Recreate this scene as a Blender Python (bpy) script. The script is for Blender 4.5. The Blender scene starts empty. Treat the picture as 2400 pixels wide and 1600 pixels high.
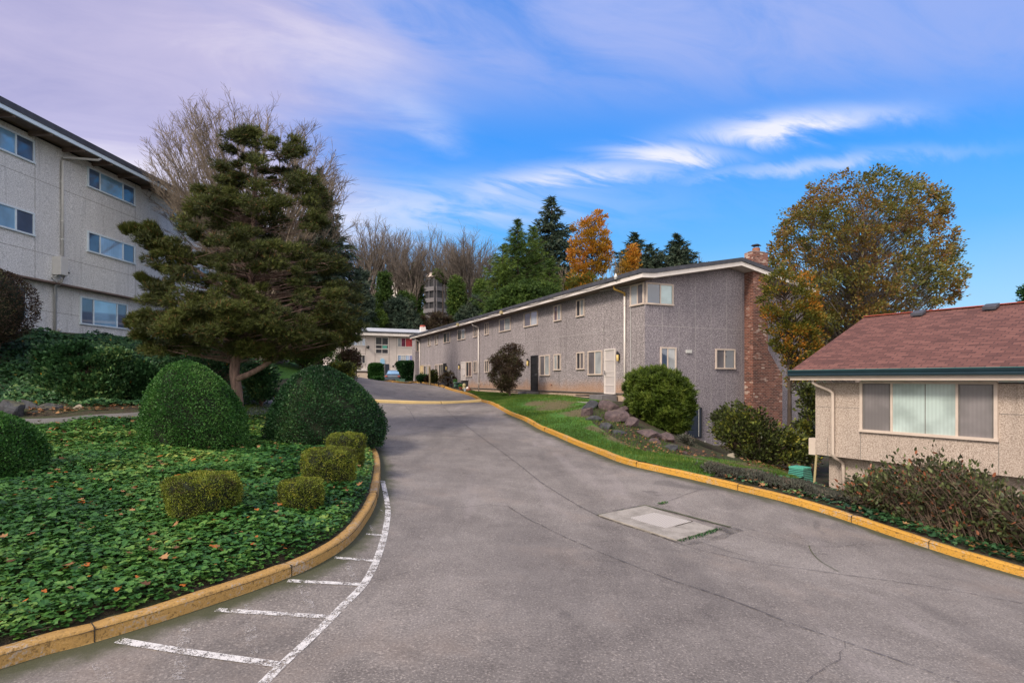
import bpy, bmesh, math, random
import numpy as np
from mathutils import Vector, Matrix
from mathutils.geometry import delaunay_2d_cdt

# ---------------------------------------------------------------- camera, world, sun, exposure
SC = bpy.context.scene
COL = SC.collection
F, CX, HV = 1320.0, 1200.0, 890.0            # focal length in photo pixels, principal column, horizon row
cam = bpy.data.cameras.new('camera'); camo = bpy.data.objects.new('camera', cam); COL.objects.link(camo)
camo.location = (0, 0, 0); camo.rotation_euler = (math.radians(90), 0, 0)
cam.sensor_width = 36; cam.lens = 36*F/2400; cam.shift_y = (HV-800)/2400
cam.clip_start = 0.1; cam.clip_end = 3000
SC.camera = camo
SC.view_settings.view_transform = 'Standard'
SC.view_settings.look = 'None'
SC.view_settings.exposure = 0.1
SC.view_settings.gamma = 1.0
SUN_EL, SUN_AZ = 42.0, 226.0                 # degrees; azimuth clockwise from +Y (behind the camera, to its left)

def nd(nt, t, **kw):
    n = nt.nodes.new(t)
    for k, v in kw.items():
        setattr(n, k, v)
    return n
def setin(nt, n, i, v):
    s = n.inputs[i]
    if isinstance(v, bpy.types.NodeSocket):
        nt.links.new(v, s)
    else:
        s.default_value = v
def mth(nt, op, a, b=0.0, c=0.0, clamp=False):
    n = nd(nt, 'ShaderNodeMath', operation=op, use_clamp=clamp)
    setin(nt, n, 0, a); setin(nt, n, 1, b); setin(nt, n, 2, c)
    return n.outputs[0]
def mixc(nt, f, a, b, mode='MIX'):
    n = nd(nt, 'ShaderNodeMix', data_type='RGBA', blend_type=mode, clamp_factor=True)
    setin(nt, n, 0, f)
    for i, v in ((6, a), (7, b)):
        setin(nt, n, i, v if isinstance(v, bpy.types.NodeSocket) else (*v[:3], 1))
    return n.outputs[2]
def ramp(nt, fac, stops, interp='LINEAR'):
    n = nd(nt, 'ShaderNodeValToRGB'); n.color_ramp.interpolation = interp
    e = n.color_ramp.elements
    while len(e) < len(stops): e.new(0.5)
    for i, (p, c) in enumerate(stops):
        e[i].position = p; e[i].color = (*c[:3], 1) if hasattr(c, '__len__') else (c, c, c, 1)
    setin(nt, n, 0, fac)
    return n.outputs[0]
def noise(nt, vec, scale, detail=3, rough=0.5, dist=0.0):
    n = nd(nt, 'ShaderNodeTexNoise')
    if vec is not None: setin(nt, n, 'Vector', vec)
    n.inputs['Scale'].default_value = scale; n.inputs['Detail'].default_value = detail
    n.inputs['Roughness'].default_value = rough; n.inputs['Distortion'].default_value = dist
    return n.outputs[0]
def mapr(nt, v, a, b, c=0.0, d=1.0, smooth=True):
    n = nd(nt, 'ShaderNodeMapRange', interpolation_type='SMOOTHSTEP' if smooth else 'LINEAR')
    setin(nt, n, 0, v); n.inputs[1].default_value = a; n.inputs[2].default_value = b
    n.inputs[3].default_value = c; n.inputs[4].default_value = d
    return n.outputs[0]

def make_world():
    w = bpy.data.worlds.new('World'); SC.world = w; w.use_nodes = True
    nt = w.node_tree; nt.nodes.clear()
    out = nd(nt, 'ShaderNodeOutputWorld'); bg = nd(nt, 'ShaderNodeBackground')
    bg.inputs[1].default_value = 0.094
    nt.links.new(bg.outputs[0], out.inputs[0])
    sky = nd(nt, 'ShaderNodeTexSky', sky_type='NISHITA')
    sky.sun_disc = False; sky.sun_elevation = math.radians(SUN_EL); sky.sun_rotation = math.radians(SUN_AZ)
    sky.air_density = 1.0; sky.dust_density = 0.5; sky.ozone_density = 2.0
    tc = nd(nt, 'ShaderNodeTexCoord'); sep = nd(nt, 'ShaderNodeSeparateXYZ')
    nt.links.new(tc.outputs['Generated'], sep.inputs[0])
    x, y, z = sep.outputs
    az = mth(nt, 'ARCTAN2', x, y)                       # 0 ahead, + to the right
    el = mth(nt, 'ARCSINE', z)
    # sky colour by azimuth and height, in final picture units (x10 because of the strength)
    base = mixc(nt, 1.0, sky.outputs[0], (0.62, 0.95, 1.35), 'MULTIPLY')
    deep = ramp(nt, mapr(nt, el, -0.05, 0.75, 0, 1, False), [(0.0, (0.56, 0.86, 1.0)), (0.16, (0.40, 0.76, 1.0)), (0.34, (0.12, 0.50, 1.0)), (0.52, (0.022, 0.33, 1.0)), (0.75, (0.06, 0.28, 0.86)), (1.0, (0.09, 0.24, 0.7))])
    deep = mixc(nt, 1.0, deep, (10.5, 10.5, 10.5), 'MULTIPLY')
    front = mixc(nt, 0.93, base, deep)
    warm = mapr(nt, az, 0.15, -0.75, 0, 1)              # lilac cloud bank on the left
    # cloud coordinates: a high sheet of cloud seen in perspective
    inv = mth(nt, 'DIVIDE', 1.0, mth(nt, 'ADD', mth(nt, 'MAXIMUM', z, 0.0), 0.22))
    cb = nd(nt, 'ShaderNodeCombineXYZ')
    px = mth(nt, 'MULTIPLY', x, inv); py = mth(nt, 'MULTIPLY', y, inv)
    # rotate so that streaks run from lower left to upper right
    setin(nt, cb, 0, mth(nt, 'ADD', mth(nt, 'MULTIPLY', px, 0.75), mth(nt, 'MULTIPLY', py, 0.30)))
    setin(nt, cb, 1, mth(nt, 'SUBTRACT', mth(nt, 'MULTIPLY', py, 1.9), mth(nt, 'MULTIPLY', px, 0.75)))
    setin(nt, cb, 2, 3.7)
    n1 = noise(nt, cb.outputs[0], 1.15, 8, 0.56, 0.35)
    n2 = noise(nt, cb.outputs[0], 3.2, 9, 0.62, 0.9)
    n3 = noise(nt, cb.outputs[0], 0.55, 3, 0.5, 0.2)
    ys_ = mth(nt, 'MAXIMUM', y, 0.12)
    gx = mth(nt, 'DIVIDE', x, ys_); gzz = mth(nt, 'DIVIDE', z, ys_)
    # thin veil over the top half of the sky
    veil = mth(nt, 'MULTIPLY', mapr(nt, mth(nt, 'ADD', mth(nt, 'MULTIPLY', n1, 0.6), mth(nt, 'MULTIPLY', n2, 0.4)), 0.24, 0.58), mapr(nt, gzz, 0.42, 0.62, 0.12, 1.0))
    veil = mth(nt, 'MULTIPLY', veil, mapr(nt, az, 0.9, 0.3, 0.75, 1.0))
    veilcol = mixc(nt, warm, (3.6, 4.7, 9.0), (5.6, 5.5, 8.2))
    c1 = mixc(nt, veil, front, veilcol)
    # low haze band along the horizon ahead and to the left
    low = mth(nt, 'MULTIPLY', mapr(nt, el, 0.26, 0.02), mapr(nt, az, 0.35, -0.15, 0.15, 0.8))
    c1 = mixc(nt, low, c1, (5.4, 6.3, 9.3))
    # left bank of lilac cloud
    bank = mth(nt, 'ADD', warm, mth(nt, 'MULTIPLY', mth(nt, 'SUBTRACT', n1, 0.5), 0.9))
    bank = mapr(nt, bank, 0.18, 0.80)
    bcol = ramp(nt, mth(nt, 'ADD', mth(nt, 'MULTIPLY', n3, 0.45), mth(nt, 'ADD', mth(nt, 'MULTIPLY', n1, 0.35), mth(nt, 'MULTIPLY', n2, 0.2))), [(0.36, (4.3, 4.1, 6.6)), (0.48, (5.7, 5.3, 7.7)), (0.60, (8.6, 8.0, 9.3))])
    c1 = mixc(nt, mth(nt, 'MULTIPLY', bank, 0.93), c1, bcol)
    # two bright streaks of cirrus on the right
    def streak(a0, e0, slope, la, le, amp):
        da = mth(nt, 'SUBTRACT', gx, a0)
        de = mth(nt, 'SUBTRACT', mth(nt, 'SUBTRACT', gzz, e0), mth(nt, 'MULTIPLY', da, slope))
        de = mth(nt, 'ADD', de, mth(nt, 'MULTIPLY', mth(nt, 'SUBTRACT', n2, 0.5), 0.075))
        g = mth(nt, 'ADD', mth(nt, 'POWER', mth(nt, 'ABSOLUTE', mth(nt, 'DIVIDE', da, la)), 2.0), mth(nt, 'POWER', mth(nt, 'ABSOLUTE', mth(nt, 'DIVIDE', de, le)), 2.0))
        g = mth(nt, 'EXPONENT', mth(nt, 'MULTIPLY', g, -1.0))
        g = mth(nt, 'MULTIPLY', g, mapr(nt, n2, 0.28, 0.62, 0.25, 1.0))
        return mth(nt, 'MULTIPLY', g, amp)
    s = streak(0.50, 0.452, 0.11, 0.17, 0.022, 1.3)
    s = mth(nt, 'MAXIMUM', s, streak(0.28, 0.402, -0.05, 0.10, 0.018, 1.15))
    s = mth(nt, 'MAXIMUM', s, streak(0.10, 0.362, 0.10, 0.20, 0.022, 0.85))
    s = mth(nt, 'MAXIMUM', s, streak(0.55, 0.385, 0.10, 0.22, 0.012, 0.5))
    s = mth(nt, 'MAXIMUM', s, streak(-0.16, 0.31, 0.04, 0.32, 0.05, 0.55))
    s = mth(nt, 'MAXIMUM', s, streak(-0.15, 0.46, -0.5, 0.06, 0.03, 0.35))
    c1 = mixc(nt, s, c1, (8.6, 8.8, 10.2))
    # unseen warm white overcast added behind the camera for soft frontal fill light
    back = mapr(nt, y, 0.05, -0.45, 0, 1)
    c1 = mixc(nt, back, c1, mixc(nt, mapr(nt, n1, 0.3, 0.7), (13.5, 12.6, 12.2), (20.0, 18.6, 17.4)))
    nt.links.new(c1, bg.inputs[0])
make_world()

sun = bpy.data.lights.new('sun', 'SUN'); suno = bpy.data.objects.new('sun', sun); COL.objects.link(suno)
sun.energy = 3.2; sun.angle = math.radians(13); sun.color = (1.0, 0.88, 0.74)
_a, _e = math.radians(SUN_AZ), math.radians(SUN_EL)
suno.rotation_euler = Vector((math.sin(_a)*math.cos(_e), math.cos(_a)*math.cos(_e), math.sin(_e))).to_track_quat('Z', 'Y').to_euler()
suno.location = (-20, -30, 40)

# ---------------------------------------------------------------- terrain
def ray(u, v, Y):
    return (Y*(u-CX)/F, Y, Y*(HV-v)/F)
TP = [ray(*p) for p in [
    (0,1567,4.29),(523,1408,5.53),(816,1277,7.16),(892,1120,11.36),(876,1046,15.6),      # left kerb
    (2400,1350,8.6),(1911,1194,10.94),(1735,1148,12.0),(1469,1087,14.07),(1265,1005,19.5),(1122,941,31),(1080,920,37),(1040,907,42),(1000,898.5,49),(940,895.5,57),(862,894,60),
    (1540,1225,9.65),(2400,1600,4.95),(1100,1000,19),(990,941,29),(900,896,56),(1000,1250,8.1),
    (61,993,15),(337,980,16),(455,1061,12.7),(477,1235,7.27),(707,1210,8.04),(811,1108,11.2),(566,1003,16.6),(610,960,20.5),
    (0,955,15.9),(300,955,17.2),(0,791,19.28),(205,791,23),(340,798,26.5),(150,870,18.6),(-60,900,16.5),
    (700,868,30),(780,890,45),(640,925,23),
    (1250,930,31),(1350,962,24),(1124,922,42),(1440,1010,19),(1500,1052,17.3),(1600,1075,17.5),(1716,1076,20.5),(1688,1054,25.97),
    (1850,1125,15),(1931,1152,17.7),(1800,1100,19),(1640,1060,22.5),
    ]] + [
    (4.6,23.3,-0.95),(3.2,27.5,-0.93),(0,34.5,-.93),(8.0,24.6,-2.7),(6.6,23.4,-2.2),(9.3,25.8,-3.1),(11.5,26,-3.4),
    (9.8,11,-3.3),(10.8,14,-3.6),(12.5,18,-3.7),(15,26,-3.7),
    (0,0,-2.25),(0,4,-2.25),(-8,2.8,-2.1),(6,0,-2.8),(10,3,-3.2),
    (-30,60,0.2),(0,70,-.3),(20,60,-1.5),(20,40,-2.8),(16,33,-3.2),(30,20,-4.5),(16,5,-3.8),(30,-5,-4.6),(0,-12,-2.5),(-20,-12,-1.8),
    (-12,7.5,-1.75),(-14,11,-1.4),(-25,20,2.2),(-30,35,2.6),(-17,34,1.9),(-20,45,1.6),(-22,60,.2),(-18.6,82,-.12),(5,85,-.12),(40,80,-2),(-60,80,1),(-9.5,57.6,-.2),(-40,0,-1),(60,40,-5),(-60,30,3),(0,100,-.1),(-40,100,0),(40,100,-1)]
TP = np.array(TP, float)
def _phi(r2): return 0.5*r2*np.log(r2+1e-9)
_n = len(TP); _d2 = ((TP[:, None, :2]-TP[None, :, :2])**2).sum(-1)
_K = _phi(_d2) + np.eye(_n)*0.15
_P = np.c_[np.ones(_n), TP[:, :2]]
_A = np.block([[_K, _P], [_P.T, np.zeros((3, 3))]])
_sol = np.linalg.solve(_A, np.r_[TP[:, 2], 0, 0, 0])
_w, _a3 = _sol[:_n], _sol[_n:]
def sstep(x): x = np.clip(x, 0, 1); return x*x*(3-2*x)
def gz(X, Y):
    X = np.asarray(X, float); Y = np.asarray(Y, float); sh = X.shape
    x = np.clip(X.ravel(), -60, 60); y = np.clip(Y.ravel(), -12, 100)
    out = np.empty_like(x)
    for i in range(0, len(x), 20000):
        d2 = (x[i:i+20000, None]-TP[None, :, 0])**2 + (y[i:i+20000, None]-TP[None, :, 1])**2
        out[i:i+20000] = _phi(d2)@_w + _a3[0] + _a3[1]*x[i:i+20000] + _a3[2]*y[i:i+20000]
    yy = Y.ravel()
    out = out + 17*sstep((yy-94)/60.)
    return out.reshape(sh)
def g(x, y): return float(gz(np.array([x]), np.array([y]))[0])
def gp(u, v, y0=2.0, y1=140.0):
    """the point of the ground seen at photo pixel (u, v)"""
    ys = np.exp(np.linspace(math.log(y0), math.log(y1), 900))
    k = (u-CX)/F; m = (HV-v)/F
    d = ys*m - gz(ys*k, ys)
    i = np.where(d < 0)[0]
    if len(i) == 0: return None
    i = i[0]
    if i == 0: return (ys[0]*k, ys[0], ys[0]*m)
    t = d[i-1]/(d[i-1]-d[i]); Y = ys[i-1]+t*(ys[i]-ys[i-1])
    return (Y*k, Y, g(Y*k, Y))

# ---------------------------------------------------------------- materials
MAT = {}
def newmat(name):
    m = bpy.data.materials.new(name); m.use_nodes = True; nt = m.node_tree; nt.nodes.clear()
    out = nd(nt, 'ShaderNodeOutputMaterial'); b = nd(nt, 'ShaderNodeBsdfPrincipled')
    nt.links.new(b.outputs[0], out.inputs[0]); MAT[name] = m
    return m, nt, b, out
def objco(nt):
    return nd(nt, 'ShaderNodeTexCoord').outputs['Object']
def geopos(nt):
    return nd(nt, 'ShaderNodeNewGeometry').outputs['Position']
def bump(nt, b, h, strength=0.3, dist=0.01):
    n = nd(nt, 'ShaderNodeBump'); n.inputs['Strength'].default_value = strength; n.inputs['Distance'].default_value = dist
    setin(nt, n, 'Height', h); nt.links.new(n.outputs[0], b.inputs['Normal'])
def plain(name, col, rough=0.6, var=0.12, scale=6.0, metal=0.0, bmp=0.0):
    m, nt, b, out = newmat(name)
    v = noise(nt, objco(nt), scale, 5, 0.6)
    c = mixc(nt, mapr(nt, v, 0.3, 0.7), tuple(x*(1-var) for x in col), tuple(min(1, x*(1+var)) for x in col))
    nt.links.new(c, b.inputs['Base Color']); b.inputs['Roughness'].default_value = rough; b.inputs['Metallic'].default_value = metal
    if bmp: bump(nt, b, noise(nt, objco(nt), scale*8, 4), bmp, 0.01)
    return m
def stucco(name, lo, mid, hi, sc=26.0, stain=None):
    m, nt, b, out = newmat(name); co = geopos(nt)
    n1 = noise(nt, co, sc, 2, 0.6); n2 = noise(nt, co, sc*2.7, 2, 0.6); n3 = noise(nt, co, 0.5, 4, 0.6)
    f = mth(nt, 'ADD', mth(nt, 'MULTIPLY', n1, 0.7), mth(nt, 'MULTIPLY', n2, 0.3))
    c = ramp(nt, f, [(0.37, lo), (0.49, mid), (0.61, hi)])
    c = mixc(nt, mth(nt, 'MULTIPLY', mapr(nt, n3, 0.35, 0.7), 0.22), c, tuple(x*0.72 for x in mid))
    st = nd(nt, 'ShaderNodeVectorMath', operation='MULTIPLY'); setin(nt, st, 0, co); st.inputs[1].default_value = (1.6, 1.6, 0.12)
    c = mixc(nt, mth(nt, 'MULTIPLY', mapr(nt, noise(nt, st.outputs[0], 1.5, 4, 0.6), 0.5, 0.8), 0.25), c, tuple(min(1, x*1.05) for x in hi))
    c = mixc(nt, mth(nt, 'MULTIPLY', mapr(nt, noise(nt, st.outputs[0], 2.3, 4, 0.6), 0.52, 0.74), 0.38), c, tuple(x*0.45 for x in mid))
    if stain:
        sp = nd(nt, 'ShaderNodeSeparateXYZ'); setin(nt, sp, 0, co)
        zz = mth(nt, 'ADD', sp.outputs[2], mth(nt, 'MULTIPLY', noise(nt, co, 0.9, 4), -0.9))
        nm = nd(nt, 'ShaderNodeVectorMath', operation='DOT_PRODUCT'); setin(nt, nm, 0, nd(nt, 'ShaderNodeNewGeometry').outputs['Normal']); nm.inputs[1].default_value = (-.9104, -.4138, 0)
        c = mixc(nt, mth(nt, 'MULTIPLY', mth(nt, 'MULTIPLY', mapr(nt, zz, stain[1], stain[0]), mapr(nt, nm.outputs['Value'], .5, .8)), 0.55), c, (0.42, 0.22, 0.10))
        c = mixc(nt, mapr(nt, nm.outputs['Value'], .8, .5, 0, .30), c, (0.20, 0.185, 0.25))  # shade painted into the colour: cool dark tint on faces turned from the facade
    nt.links.new(c, b.inputs['Base Color']); b.inputs['Roughness'].default_value = 0.92
    b.inputs['Specular IOR Level'].default_value = 0.2
    bump(nt, b, f, 0.6, 0.015)
    return m
def leafmat(name, stops, transl=0.25, rough=0.5, clump=1.2, big=None):
    """leaf colours: one per leaf, drifting from clump to clump"""
    m, nt, b, out = newmat(name)
    gn = nd(nt, 'ShaderNodeNewGeometry')
    r = gn.outputs['Random Per Island']
    n = noise(nt, gn.outputs['Position'], clump, 2, 0.5)
    f = mth(nt, 'ADD', mth(nt, 'MULTIPLY', r, 0.55), mth(nt, 'MULTIPLY', mapr(nt, n, 0.3, 0.7), 0.45))
    c = ramp(nt, f, stops)
    if big:
        r2 = mth(nt, 'FRACT', mth(nt, 'MULTIPLY', r, 37.13))
        c = mixc(nt, mapr(nt, r2, 1-big[0], 1-big[0]+0.002), c, big[1])
    nt.links.new(c, b.inputs['Base Color']); b.inputs['Roughness'].default_value = rough
    b.inputs['Specular IOR Level'].default_value = 0.25
    if transl > 0:
        t = nd(nt, 'ShaderNodeBsdfTranslucent'); nt.links.new(c, t.inputs[0])
        mx = nd(nt, 'ShaderNodeMixShader'); mx.inputs[0].default_value = transl
        nt.links.new(b.outputs[0], mx.inputs[1]); nt.links.new(t.outputs[0], mx.inputs[2])
        nt.links.new(mx.outputs[0], out.inputs[0])
    return m
def bark(name, a, b_, sc=9):
    m, nt, b, out = newmat(name); co = objco(nt)
    st = nd(nt, 'ShaderNodeVectorMath', operation='MULTIPLY'); setin(nt, st, 0, co); st.inputs[1].default_value = (1, 1, 0.2)
    n = noise(nt, st.outputs[0], sc, 5, 0.65)
    nt.links.new(ramp(nt, n, [(0.35, a), (0.65, b_)]), b.inputs['Base Color']); b.inputs['Roughness'].default_value = 0.9
    bump(nt, b, n, 0.8, 0.03)
    return m
def glass(name, col, gloss=0.35, stripes=None, rough=0.04):
    m, nt, b, out = newmat(name); co = geopos(nt)
    c = mixc(nt, mapr(nt, noise(nt, co, 1.3, 3), 0.35, 0.65), tuple(x*0.8 for x in col), tuple(min(1, x*1.15) for x in col))
    if stripes:
        wv = nd(nt, 'ShaderNodeTexWave', wave_type='BANDS', bands_direction='X'); 
        vm = nd(nt, 'ShaderNodeVectorMath', operation='DOT_PRODUCT'); setin(nt, vm, 0, co); vm.inputs[1].default_value = (*stripes[0], 0)
        cc = nd(nt, 'ShaderNodeCombineXYZ'); setin(nt, cc, 0, vm.outputs['Value']); setin(nt, wv, 'Vector', cc.outputs[0])
        wv.inputs['Scale'].default_value = stripes[1]
        c = mixc(nt, mth(nt, 'MULTIPLY', wv.outputs['Fac'], 0.17), c, tuple(x*0.45 for x in col))
    nt.links.new(c, b.inputs['Base Color']); b.inputs['Roughness'].default_value = 0.5
    gl = nd(nt, 'ShaderNodeBsdfGlossy'); gl.inputs['Roughness'].default_value = rough
    fr = nd(nt, 'ShaderNodeFresnel'); fr.inputs[0].default_value = 1.5
    mx = nd(nt, 'ShaderNodeMixShader'); setin(nt, mx, 0, mth(nt, 'ADD', mth(nt, 'MULTIPLY', fr.outputs[0], 0.9), gloss, clamp=True))
    nt.links.new(b.outputs[0], mx.inputs[1]); nt.links.new(gl.outputs[0], mx.inputs[2]); nt.links.new(mx.outputs[0], out.inputs[0])
    return m

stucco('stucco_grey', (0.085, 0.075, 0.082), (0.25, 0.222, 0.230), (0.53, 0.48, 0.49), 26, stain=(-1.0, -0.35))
stucco('stucco_light', (0.40, 0.41, 0.42), (0.62, 0.625, 0.63), (0.82, 0.825, 0.83), 30)
stucco('stucco_tan', (0.24, 0.185, 0.15), (0.43, 0.35, 0.30), (0.60, 0.51, 0.445), 36)
plain('panel_beige', (0.62, 0.545, 0.51), 0.8, 0.05, 1.5)
plain('groove', (0.16, 0.15, 0.14), 0.9)
plain('trim_white', (0.74, 0.68, 0.64), 0.5, 0.06, 3)
plain('trim_cream', (0.60, 0.50, 0.43), 0.5, 0.06, 3)
plain('fascia_bluewhite', (0.62, 0.72, 0.80), 0.45, 0.05, 2)
plain('dark_edge', (0.035, 0.038, 0.05), 0.7, 0.2, 4)
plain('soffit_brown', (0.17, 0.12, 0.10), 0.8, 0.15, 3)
plain('gutter_teal', (0.012, 0.030, 0.042), 0.3, 0.1, 3)
plain('path_grey', (0.13, 0.125, 0.125), 0.9, 0.15, 4)
plain('joint_light', (0.36, 0.335, 0.34), 0.9)
plain('metal_box', (0.55, 0.55, 0.54), 0.4, 0.05)
plain('concrete', (0.27, 0.245, 0.23), 0.9, 0.15, 5, bmp=0.3)
plain('concrete_tan', (0.45, 0.34, 0.26), 0.9, 0.15, 3, bmp=0.3)
plain('door_white', (0.56, 0.52, 0.53), 0.45, 0.03)
plain('door_dark', (0.035, 0.035, 0.04), 0.4, 0.2)
plain('door_blue', (0.022, 0.032, 0.055), 0.45, 0.1)
plain('door_yellow', (0.60, 0.48, 0.30), 0.6, 0.05)
plain('black_iron', (0.02, 0.02, 0.022), 0.5, 0.1)
plain('lamp_glass', (0.62, 0.45, 0.16), 0.25, 0.1)
plain('brass', (0.45, 0.27, 0.05), 0.45, 0.2)
plain('tan_post', (0.42, 0.34, 0.18), 0.7, 0.1)
plain('gutter_lip', (0.05, 0.16, 0.15), 0.4, 0.08)
plain('green_plastic', (0.10, 0.42, 0.32), 0.45, 0.08)
plain('pot_green', (0.01, 0.05, 0.06), 0.4, 0.1)
plain('terracotta', (0.28, 0.11, 0.06), 0.7, 0.2)
plain('garage_door', (0.66, 0.53, 0.42), 0.7, 0.03)
plain('car_paint', (0.12, 0.15, 0.19), 0.2, 0.05, metal=0.5)
plain('rubber', (0.02, 0.02, 0.02), 0.8, 0.1)
plain('red_clay', (0.42, 0.10, 0.07), 0.8, 0.1)
plain('grey_wood', (0.17, 0.16, 0.17), 0.9, 0.15, 4)
plain('sign_blue', (0.30, 0.55, 0.75), 0.5, 0.05)
plain('roof_membrane', (0.40, 0.42, 0.46), 0.8, 0.1, 1.5)
plain('roof_tar', (0.055, 0.058, 0.075), 0.8, 0.2, 3)
plain('roof_brown', (0.16, 0.09, 0.08), 0.9, 0.1, 2)
plain('soil', (0.045, 0.028, 0.018), 0.95, 0.4, 12, bmp=0.6)
plain('chrome', (0.6, 0.6, 0.62), 0.2, 0.02, metal=1.0)
plain('utility_green', (0.10, 0.20, 0.15), 0.5, 0.05)
_E = (0.5276, -0.8495)
glass('glass_dark', (0.035, 0.035, 0.045), 0.10)
glass('glass_screen', (0.13, 0.115, 0.125), 0.06, rough=0.2)
glass('glass_curtain', (0.36, 0.38, 0.40), 0.10)
glass('glass_reflect', (0.20, 0.40, 0.62), 0.18)
glass('glass_sheen', (0.30, 0.46, 0.50), 0.10)
glass('glass_reflect_dark', (0.05, 0.085, 0.16), 0.08)
glass('glass_blind', (0.46, 0.56, 0.54), 0.05, (_E, 3.6))
glass('glass_grey_blind', (0.22, 0.20, 0.205), 0.05, (_E, 3.6), 0.15)
glass('glass_brown', (0.12, 0.06, 0.055), 0.10)
glass('glass_blue_curtain', (0.30, 0.42, 0.62), 0.12, ((0.3, 1), 2.5))
glass('glass_red', (0.55, 0.05, 0.06), 0.06)
glass('glass_plum', (0.16, 0.01, 0.05), 0.06)
glass('glass_violet', (0.20, 0.20, 0.50), 0.08)

def brickmat():
    m, nt, b, out = newmat('brick')
    uv = nd(nt, 'ShaderNodeUVMap').outputs[0]
    br = nd(nt, 'ShaderNodeTexBrick'); setin(nt, br, 'Vector', uv)
    br.inputs['Scale'].default_value = 1.0; br.inputs['Brick Width'].default_value = 0.21; br.inputs['Row Height'].default_value = 0.075
    br.inputs['Mortar Size'].default_value = 0.009; br.inputs['Color1'].default_value = (0, 0, 0, 1); br.inputs['Color2'].default_value = (1, 1, 1, 1)
    br.inputs['Mortar'].default_value = (0.5, 0.5, 0.5, 1); br.inputs['Bias'].default_value = 0.0
    n = noise(nt, uv, 1.1, 3)
    f = mth(nt, 'ADD', mth(nt, 'MULTIPLY', br.outputs['Color'], 0.8), mth(nt, 'MULTIPLY', mth(nt, 'SUBTRACT', n, 0.5), 0.9))
    c = ramp(nt, f, [(0.0, (0.075, 0.024, 0.017)), (0.4, (0.16, 0.050, 0.032)), (0.70, (0.24, 0.088, 0.058)), (0.84, (0.50, 0.39, 0.33))])
    c = mixc(nt, br.outputs['Fac'], c, (0.26, 0.19, 0.165))
    nt.links.new(c, b.inputs['Base Color']); b.inputs['Roughness'].default_value = 0.9
    bump(nt, b, mth(nt, 'SUBTRACT', 1.0, br.outputs['Fac']), 0.6, 0.01)
brickmat()
def shinglemat():
    m, nt, b, out = newmat('shingle')
    uv = nd(nt, 'ShaderNodeUVMap').outputs[0]
    br = nd(nt, 'ShaderNodeTexBrick'); setin(nt, br, 'Vector', uv)
    br.inputs['Scale'].default_value = 1.0; br.inputs['Brick Width'].default_value = 0.30; br.inputs['Row Height'].default_value = 0.135
    br.inputs['Mortar Size'].default_value = 0.014; br.inputs['Color1'].default_value = (0, 0, 0, 1); br.inputs['Color2'].default_value = (1, 1, 1, 1)
    br.offset = 0.37
    n = noise(nt, uv, 1.0, 5, 0.6); n2 = noise(nt, uv, 60, 2)
    f = mth(nt, 'ADD', mth(nt, 'MULTIPLY', br.outputs['Color'], 0.45), mth(nt, 'ADD', mth(nt, 'MULTIPLY', n, 0.5), mth(nt, 'MULTIPLY', mth(nt, 'SUBTRACT', n2, 0.5), 0.5)))
    c = ramp(nt, f, [(0.2, (0.085, 0.034, 0.028)), (0.5, (0.150, 0.062, 0.050)), (0.8, (0.21, 0.092, 0.073))])
    c = mixc(nt, br.outputs['Fac'], c, (0.07, 0.03, 0.028))
    nt.links.new(c, b.inputs['Base Color']); b.inputs['Roughness'].default_value = 0.95
    bump(nt, b, mth(nt, 'SUBTRACT', 1.0, br.outputs['Fac']), 0.5, 0.01)
shinglemat()
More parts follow.
